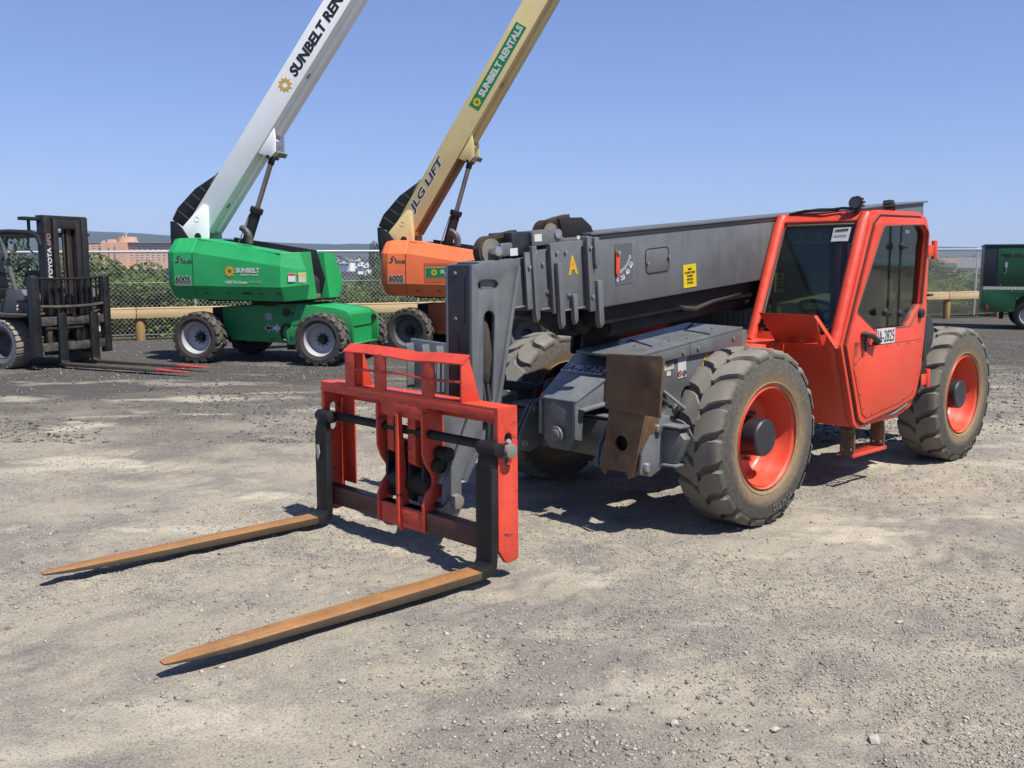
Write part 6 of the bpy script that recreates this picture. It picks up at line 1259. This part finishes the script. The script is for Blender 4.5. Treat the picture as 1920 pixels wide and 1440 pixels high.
while s < 36:
    pr = 0.12
    b = MB(); b.cyl((s + 0.07, 0.0, -0.3), (s + 0.07, 0.0, bz(s) + 0.02), pr, n=18); b.build('barrier_post', M_POST, bar, 0.01)
    b = MB(); L_ = 2.42; b.hexa([(s + 0.004, -0.16, bz(s)), (s + L_, -0.16, bz(s + L_)), (s + L_, -0.16, bz(s + L_) + 0.225), (s + 0.004, -0.16, bz(s) + 0.225)], [(s + 0.004, -0.115, bz(s)), (s + L_, -0.115, bz(s + L_)), (s + L_, -0.115, bz(s + L_) + 0.225), (s + 0.004, -0.115, bz(s) + 0.225)]); b.build('rail_plank', M_WOOD, bar, 0.005)
    b = MB(); b.hexa([(s + 0.004, -0.165, bz(s) + 0.227), (s + L_, -0.165, bz(s + L_) + 0.227), (s + L_, 0.12, bz(s + L_) + 0.227), (s + 0.004, 0.12, bz(s) + 0.227)], [(s + 0.004, -0.165, bz(s) + 0.262), (s + L_, -0.165, bz(s + L_) + 0.262), (s + L_, 0.12, bz(s + L_) + 0.262), (s + 0.004, 0.12, bz(s) + 0.262)]); b.build('cap_plank', M_WOOD, bar, 0.005)
    s += 2.44; k += 1
# ------------------------------------------------------------------ trees, houses, the brick hospital
def leaf_material(name, c0, c1, tr=0.25):
    c0, c1 = tuple(x * 0.95 for x in c0), tuple(x * 0.95 for x in c1)
    m, t, bs = nodes_of(name); g = N(t, 'ShaderNodeNewGeometry'); oi = N(t, 'ShaderNodeObjectInfo')
    c = mixc(t, g.outputs['Random Per Island'], c0, c1); c = mixc(t, ramp(t, oi.outputs['Random'], 0, 1, 0, 0.35), c, tuple(x * 0.62 for x in c0))
    t.links.new(c, bs.inputs['Base Color']); bs.inputs['Roughness'].default_value = 0.6; bs.inputs['Specular IOR Level'].default_value = 0.25
    o = t.nodes['Material Output']; tl = N(t, 'ShaderNodeBsdfTranslucent'); t.links.new(c, tl.inputs[0]); mx = N(t, 'ShaderNodeMixShader'); mx.inputs[0].default_value = tr
    t.links.new(bs.outputs[0], mx.inputs[1]); t.links.new(tl.outputs[0], mx.inputs[2]); t.links.new(mx.outputs[0], o.inputs[0]); return m
M_LEAF = [leaf_material('leaf_mid_green', (0.042, 0.080, 0.015), (0.12, 0.17, 0.036)), leaf_material('leaf_yellow_green', (0.070, 0.110, 0.018), (0.16, 0.20, 0.040)), leaf_material('leaf_dark_green', (0.026, 0.052, 0.016), (0.075, 0.115, 0.032))]
M_BARK = plain('bark', (0.07, 0.055, 0.04), 0.9, var=0.3)
def crown_mesh(seed, nclump, nleaf, leaf, sx=1.0, sz=1.0, conical=0.0):
    r = np.random.default_rng(seed); u = r.normal(size=(nclump, 3)); u /= np.linalg.norm(u, axis=1)[:, None]; u *= (0.35 + 0.55 * r.random((nclump, 1)))
    u[:, 2] *= sz; u[:, :2] *= sx
    if conical: u[:, :2] *= (1 - conical * (u[:, 2:] / sz * 0.5 + 0.5)) 
    cs = 0.20 + 0.22 * r.random(nclump)
    ci = r.integers(0, nclump, nleaf); w_ = r.normal(size=(nleaf, 3)); w_ /= np.linalg.norm(w_, axis=1)[:, None]
    p = u[ci] + w_ * (cs[ci] * (0.55 + 0.45 * r.random(nleaf) ** 0.5))[:, None] * np.array([1, 1, 0.8])
    nrm = w_ + r.normal(size=(nleaf, 3)) * 0.55; nrm /= np.linalg.norm(nrm, axis=1)[:, None]
    a = np.cross(nrm, r.normal(size=(nleaf, 3))); a /= np.linalg.norm(a, axis=1)[:, None]; bb = np.cross(nrm, a)
    L = leaf * (0.6 + 0.8 * r.random(nleaf))[:, None]
    V = np.stack([p - a * L, p - bb * L * 0.55, p + a * L, p + bb * L * 0.55], 1).reshape(-1, 3)
    return np_mesh('crown', V, np.arange(nleaf * 4).reshape(-1, 4))
CROWNS = [crown_mesh(3, 34, 9000, 0.036), crown_mesh(5, 28, 8500, 0.040, 1.0, 1.1), crown_mesh(8, 40, 9500, 0.034, 1.05, 0.9), crown_mesh(11, 30, 6500, 0.030, 0.75, 1.3, 0.7)]
def trunk_mesh(seed):
    r = random.Random(seed); b = MB(); b.tube([(0, 0, -1.2), (0.03, 0.02, -0.6), (0.0, 0.05, 0.0), (0.05, 0.0, 0.5)], [0.075, 0.06, 0.045, 0.02], 7)
    for i in range(6):
        q = r.random() * 6.28; z = -0.5 + 0.15 * i; b.tube([(0, 0.02, z), (0.3 * math.cos(q), 0.3 * math.sin(q), z + 0.28), (0.62 * math.cos(q), 0.62 * math.sin(q), z + 0.5)], [0.035, 0.022, 0.008], 5)
    return keep(b, 'trunk', M_BARK)
TRUNKS = [trunk_mesh(i) for i in range(3)]
def where(x, y):
    px = 960 + 1760 * x / y
    for hi, w_ in ((0, 'beyond the left end of the yard'), (60, 'behind the forklift cabin'), (165, 'behind the forklift mast'), (315, 'left of the green lift'), (590, 'behind the green lift'), (712, 'between the two lifts'), (960, 'behind the orange lift'), (1420, 'behind the grey boom'), (1745, 'behind the red cab'), (1840, 'right of the red cab'), (1990, 'behind the heater trailer')):
        if px < hi: return w_
    return 'beyond the heater trailer'
TONE = ('mid green', 'yellow green', 'dark green')
def tree(name, label, cat, x, y, r, h, ci, mi, group, sink=0.0):
    z = float(terrain(np.array([x]), np.array([y]))[0])
    # the vegetation stays below the sight lines that open to the hospital and the hillside houses
    az = x / y; lim = np.interp(az, [-0.60, -0.54, -0.515, -0.505, -0.46, -0.40, -0.365, -0.36, -0.21, -0.19, -0.14, -0.13, 0.42, 0.44, 0.50, 0.52], [0.03, 0.032, 0.03, 0.014, 0.010, 0.012, 0.014, 0.014, 0.004, -0.018, -0.024, 0.004, 0.004, 0.005, 0.004, 0.01])
    if label.startswith('lone') : lim = 1
    h = min(h, (1.9 + lim * y - z + sink) * 0.98)
    if h < 1.2: return None
    t_ = thing(name, label, cat, (x, y, z - sink), rnd.random() * 6.28, group)
    c = link('crown', CROWNS[ci], None, t_); c.data.materials or c.data.materials.append(M_LEAF[0])
    c.material_slots[0].link = 'OBJECT'; c.material_slots[0].material = M_LEAF[mi]
    c.location = (0, 0, h * 0.56); c.scale = (r * (0.9 + 0.2 * rnd.random()), r * (0.9 + .2 * rnd.random()), h * 0.44)
    k = link('trunk', TRUNKS[ci % 3], M_BARK, t_); k.location = (0, 0, h * 0.50); k.scale = (r * 0.6, r * 0.6, h * 0.45)
    return t_
def along(s, d): p = FA + _fd * s + _fn * d; return p.x, p.y
# a dense thicket right behind the wire
s = -7.0; i = 0
while s < 38:
    x, y = along(s + rnd.uniform(-0.4, 0.4), 2.2 + rnd.random() * 2.2); h = 2.7 + rnd.random() * 1.0
    tree('bush', '%s bush close behind the wire, ' % TONE[(0, 1, 0, 2)[i % 4]] + where(x, y), 'bush', x, y, 1.6 + rnd.random() * 0.6, h, i % 3, (0, 1, 0, 2)[i % 4], 'bushes just behind the fence', 0.3)
    s += 1.2; i += 1
s = -10.0
while s < 46:
    x, y = along(s, 8 + rnd.random() * 6); h = 4.3 + rnd.random() * 0.9
    tree('tree', 'rounded %s tree on the slope, ' % TONE[(0, 2, 1, 0)[i % 4]] + where(x, y), 'tree', x, y, 2.5 + rnd.random() * 0.9, h, i % 3, (0, 2, 1, 0)[i % 4], 'trees on the slope beyond the fence', 0.3)
    s += 2.2; i += 1
for s, d, r, h, ci, mi in ((-14, 22, 4, 7.4, 0, 2), (-8, 24, 3.4, 7.7, 2, 0), (-5, 23, 3.2, 8.4, 0, 0), (-3, 26, 3.2, 8.4, 1, 1), (-0.5, 24, 3.0, 8.0, 2, 0), (0.8, 28, 3.2, 8.4, 1, 0), (2, 22, 3.6, 7.8, 0, 0), (6, 25, 3.2, 7.2, 2, 2), (9.5, 24, 3.4, 6.2, 1, 0), (15, 24, 4, 6.6, 0, 0), (20, 27, 3.4, 7.0, 2, 2), (25, 25, 4, 7.2, 1, 0), (31, 25, 3.8, 7.0, 0, 1), (37, 26, 4.2, 7.2, 2, 0), (43, 26, 4, 7.4, 1, 2), (49, 28, 4, 7.6, 0, 0)):
    x, y = along(s, d); tree('tree', 'taller %s tree at the slope foot, ' % TONE[mi] + where(x, y), 'tree', x, y, r, h, ci, mi, 'taller trees at the foot of the slope', 0.3)
x, y = -0.522 * 40, 40.0; tree('tree', 'tall ragged tree rising above the fence beside the forklift mast', 'tree', x, y, 2.0, 9.0, 1, 2, None)
x, y = -20.8, 140.0; tree('tree', 'lone dark tree standing above the fence just left of the orange lift', 'tree', x, y, 2.6, 15.5, 1, 2, None)
# ------------------------------------------------------------------ far things: houses, hospital, woods, haze
def tz(x, y): return float(terrain(np.array([x]), np.array([y]))[0])
def dirx(px, D): return (px - 960) / 1760.0 * D
M_SIDING = [paint('white_siding', (1.15, 1.15, 1.12), 0.7, dust=0.1, var=0.05), paint('cream_siding', (0.95, 0.9, 0.75), 0.7, dust=0.1), paint('grey_siding', (0.7, 0.73, 0.73), 0.7, dust=0.1)]
M_ROOFS = [plain('grey_shingle', (0.17, 0.175, 0.18), 0.9, var=0.2), plain('green_grey_shingle', (0.17, 0.20, 0.17), 0.9, var=0.2), plain('brown_shingle', (0.20, 0.15, 0.11), 0.9, var=0.2)]
M_WIN = plain('dark_window_glass', (0.03, 0.035, 0.04), 0.15)
def house(label, px, D, z, w_, dpt, hw, hr, rz, si, ri):
    x = dirx(px, D); h_ = thing('house', label, 'house', (x, D, z), R(rz), 'houses on the far hillside')
    b = MB(); b.prism([(-w_ / 2, -4), (w_ / 2, -4), (w_ / 2, hw), (0, hw + hr), (-w_ / 2, hw)], 'y', -dpt / 2, dpt / 2); b.build('wall', M_SIDING[si], h_)
    b = MB()
    for sg in (-1, 1): b.hexa([(sg * (w_ / 2 + 0.5), -dpt / 2 - 0.5, hw - 0.4), (0, -dpt / 2 - 0.5, hw + hr + 0.1), (0, dpt / 2 + 0.5, hw + hr + 0.1), (sg * (w_ / 2 + 0.5), dpt / 2 + 0.5, hw - 0.4)], [(sg * (w_ / 2 + 0.5), -dpt / 2 - 0.5, hw - 0.05), (0, -dpt / 2 - 0.5, hw + hr + 0.5), (0, dpt / 2 + 0.5, hw + hr + 0.5), (sg * (w_ / 2 + 0.5), dpt / 2 + 0.5, hw - 0.05)])
    b.build('roof', M_ROOFS[ri], h_)
    for fl in range(2):
        for wx in (-0.25, 0.25):
            b = MB(); b.box(wx * w_ - 0.6, wx * w_ + 0.6, -dpt / 2 - 0.06, -dpt / 2 - 0.01, 0.8 + fl * 2.9, 2.4 + fl * 2.9); b.build('window', M_WIN, h_)
    b = MB(); b.box(-0.5, 0.5, -dpt / 2 - 0.06, -dpt / 2 - 0.01, hw + hr * 0.25, hw + hr * 0.25 + 1.1); b.build('window', M_WIN, h_)
    b = MB(); b.box(-w_ / 2 + 0.2, w_ / 2 - 0.2, -dpt / 2 - 2.0, -dpt / 2 - 0.01, 2.5, 2.75); b.build('porch_roof', M_ROOFS[ri], h_)
    b = MB(); b.box(w_ * 0.15, w_ * 0.15 + 0.8, 0.5, 1.3, hw, hw + hr + 1.3); b.build('chimney', plain('brick_red', (0.25, 0.11, 0.08), 0.9), h_)
def zpix(py, D): return 1.9 - (py - 497) / 1760.0 * D
H = [('white two storey house with a porch, lowest and nearest of the hillside cluster', 702, 620, 541, 6.6, 9, 5.8, 2.6, -12, 0, 0), ('white gabled house just above the lowest house on the hillside', 695, 680, 522, 8, 9, 5.6, 2.6, 8, 0, 1), ('pale house with a grey green gable at the top of the cluster', 697, 740, 509, 9.5, 9, 5.6, 3.2, -5, 0, 1),
     ('small white house with a bright gable wall left of the cluster', 681, 800, 505, 7.5, 9, 5.4, 2.4, 14, 0, 2), ('low white house partly behind trees, leftmost on the hillside', 653, 820, 500, 11, 9, 4.6, 2.6, -20, 0, 0), ('cream house with a brown roof high up beside the lone tree', 676, 900, 495, 8, 8, 4.6, 2.2, 10, 1, 2), ('low grey house at the left end behind the green lift', 637, 860, 497, 10, 9, 4.2, 2.4, 30, 2, 2),
     ('brown roofed house among trees right of the cab', 1772, 520, 506, 12, 9, 3.6, 2.4, 70, 1, 2), ('long grey roofed house beside the heater trailer', 1822, 380, 512, 9, 12, 2.2, 3.6, 60, 2, 0), ('white house far off beyond the bushes right of the cab', 1755, 760, 500, 9, 8, 4.2, 2.4, 20, 0, 1)]
for l, px, D, py, w_, dp, hw, hr, rz, si, ri in H: house(l, px, D, zpix(py, D), w_, dp, hw, hr, rz, si, ri)
# brick hospital: two long wings, blank centre block, round tower with a white cross
HD = 900.0
hp_ = thing('brick_hospital', 'long orange brick hospital with a white cross on its roof, far behind the fence', 'hospital', (dirx(238, HD), HD, 0), R(0))
mpp = HD / 1760.0
def hx(px): return (px - 238) * mpp
def hz(py): return 1.9 - (py - 497) * mpp
M_BRICK = paint('orange_brick', (0.95, 0.53, 0.33), 0.9, dust=0.1, dustc=(0.5, 0.3, 0.2), var=0.06, scale=0.05)
M_BRICKD = paint('shaded_brick_return', (0.6, 0.3, 0.18), 0.9, dust=0.0, var=0.06, scale=0.05)
base = hz(520)
for x0, x1, y0, y1, zt, m_ in ((130, 199, 0, 18, 456, M_BRICK), (199, 227, -3, 20, 455.5, M_BRICK), (227, 247, -5, 20, 455.5, M_BRICK), (247, 345, 2, 20, 457, M_BRICK)):
    b = MB(); b.box(hx(x0), hx(x1), y0, y1, base, hz(zt)); b.build('wall', m_, hp_)
b = MB(); b.box(hx(129), hx(346), -0.6, 20.5, hz(456), hz(455)); b.build('parapet', plain('pale_coping', (0.6, 0.42, 0.33), 0.8), hp_)
b = MB(); b.box(hx(208), hx(225), 2, 14, hz(455), hz(449.5)); b.build('roof_block', M_BRICK, hp_)
b = MB(); b.cyl((hx(240), 8, hz(455)), (hx(240), 8, hz(445)), 9.0 * mpp / 0.511, n=24); b.build('round_tower', M_BRICK, hp_)
for px, w_, y0 in ((201.5, 3.5, 452), (262, 3.5, 452), (252, 8, 453), (237, 6, 453.5), (219.5, 2, 453), (229, 2, 454)):
    b = MB(); b.box(hx(px - w_ / 2), hx(px + w_ / 2), 0, 4, hz(455), hz(y0)); b.build('roof_unit', M_WHITE, hp_)
b = MB(); b.box(hx(238.2), hx(239.8), 7, 8, hz(445), hz(435.5)); b.box(hx(235.8), hx(242.2), 7, 8, hz(439), hz(437)); b.build('cross', M_WHITE, hp_)
b = MB(); b.box(hx(233), hx(234.2), 7, 8, hz(446), hz(442)); b.build('roof_vent', M_WHITE, hp_)
b = MB(); b.box(hx(212.5), hx(214.5), -3.3, -2.9, base, hz(465)); b.box(hx(172), hx(175), -0.3, 0.1, base, hz(457)); b.build('dark_recess', plain('recess_brown', (0.14, 0.07, 0.05), 0.9), hp_, each=True)
M_SILLW = plain('white_spandrel', (1.2, 1.17, 1.1), 0.7)
for px in (145, 163, 184, 194.5, 251.5, 262, 272, 282, 292.5, 302.5, 313, 323):
    for k in range(8):
        y0 = 457.8 + k * 4.15; yy0 = -0.1 if px < 200 else 1.9
        if y0 > 492: break
        b = MB(); b.box(hx(px - 1.5), hx(px + 1.5), yy0 - 0.25, yy0, hz(y0 + 1.8), hz(y0)); b.build('window', M_WIN, hp_)
        b = MB(); b.box(hx(px - 1.4), hx(px + 1.4), yy0 - 0.25, yy0, hz(y0 + 3.5), hz(y0 + 1.85)); b.build('spandrel', M_SILLW, hp_)
# woods filling the valley: one mass of crowns
Vs = []; Fs = []; off = 0; rg = np.random.default_rng(17)
cm = [c for c in CROWNS[:3]]
def mesh_arr(me):
    a = np.empty(len(me.vertices) * 3); me.vertices.foreach_get('co', a); return a.reshape(-1, 3)
arrs = [mesh_arr(c).reshape(-1, 4, 3) for c in cm]
for i in range(620):
    d = 45 * (1500 / 45) ** (rg.random() ** 0.8); az = rg.uniform(-0.66, 0.66); y = d + 30; x = az * y
    if behind(x, y) < 40: continue
    r = rg.uniform(3.2, 5.5) * (1 + d / 900); z = tz(x, y)
    A = arrs[i % 3]; nq = 900 if d < 150 else 420; idx = rg.integers(0, len(A), nq); Q = A[idx]; c = Q.mean(1, keepdims=True); gs = 1.9 if d < 150 else 2.7
    Q = c + (Q - c) * gs; Q = Q * np.array([r, r, r * 0.8]) + np.array([x, y, z + r * 0.55]); Vs.append(Q.reshape(-1, 3)); Fs.append(np.arange(nq * 4).reshape(-1, 4) + off); off += nq * 4
wd = link('woodland', np_mesh('woodland', np.concatenate(Vs), np.concatenate(Fs)), M_LEAF[2]); wd['kind'] = 'stuff'; wd['label'] = 'woods filling the valley between the yard and the blue ridge'; wd['category'] = 'woods'
# individually visible stones
def rock(x, y, s, label, group=None, tone=(0.50, 0.46, 0.39)):
    bm = bmesh.new(); bmesh.ops.create_icosphere(bm, subdivisions=1, radius=1.0)
    for v in bm.verts: v.co *= 0.72 + 0.5 * rnd.random()
    for v in bm.verts: v.co = Vector((v.co.x * s * 1.25, v.co.y * s * 0.9, v.co.z * s * 0.62))
    me = bpy.data.meshes.new('stone'); bm.to_mesh(me); bm.free()
    o = link('stone', me, plain('stone_%d' % int(tone[0] * 100), tone, 0.9, var=0.2)); o.location = (x, y, float(near_relief(np.array([x]), np.array([y]))[0]) + s * 0.3); o.rotation_euler = (0, 0, rnd.random() * 6); tag(o, label, 'stone', group)
def gp(px, py): 
    th = math.atan(223 / 1760.0); dz = -math.sin(th) + (720 - py) / 1760.0 * math.cos(th); dy = math.cos(th) + (720 - py) / 1760.0 * math.sin(th); k = -1.9 / dz; return (px - 960) / 1760.0 * k, dy * k
for px, py, s, l in ((1640, 1396, 0.028, 'large pale stone with a dark shadow near the lower right corner'), (1452, 1373, 0.024, 'smooth oblong pale stone left of the largest stone'), (1263, 1360, 0.022, 'flat pale stone lying at the edge of the dark gravel patch'), (1686, 1170, 0.018, 'small pale stone alone on the bare dirt at right'), (642, 1284, 0.020, 'pale stone just right of the near fork tip')):
    x, y = gp(px, py); rock(x, y, s, l)
for px, py in ((1558, 1141), (1443, 1186), (1397, 1228), (1412, 1245), (1326, 1318), (1524, 1341), (1710, 1306), (1815, 1380), (1105, 1220), (1048, 1391), (1335, 1050), (1280, 1200), (1810, 1350), (1700, 1080), (600, 1300), (545, 1250), (760, 1330), (430, 1390), (930, 1405), (250, 1210), (120, 1330), (1160, 1310)):
    x, y = gp(px, py); rock(x, y, rnd.uniform(0.010, 0.016), 'fist sized broken stone lying loose on the gravel', 'loose stones on the gravel', (0.46, 0.425, 0.36) if rnd.random() > 0.3 else (0.32, 0.30, 0.27))
# haze: one closed box of even air round everything
b = MB(); b.box(-6600, 6600, -70, 9100, -60, 330); hz_ = b.build('haze', None, None, smooth=0); hz_['kind'] = 'stuff'
hm = bpy.data.materials.new('haze'); hm.use_nodes = True; t = hm.node_tree; t.nodes.clear(); o_ = N(t, 'ShaderNodeOutputMaterial'); pv = N(t, 'ShaderNodeVolumePrincipled')
pv.inputs['Color'].default_value = (0.55, 0.72, 1.0, 1); pv.inputs['Density'].default_value = 0.00009; pv.inputs['Anisotropy'].default_value = 0.0
t.links.new(pv.outputs[0], o_.inputs['Volume']); hz_.data.materials.append(hm)
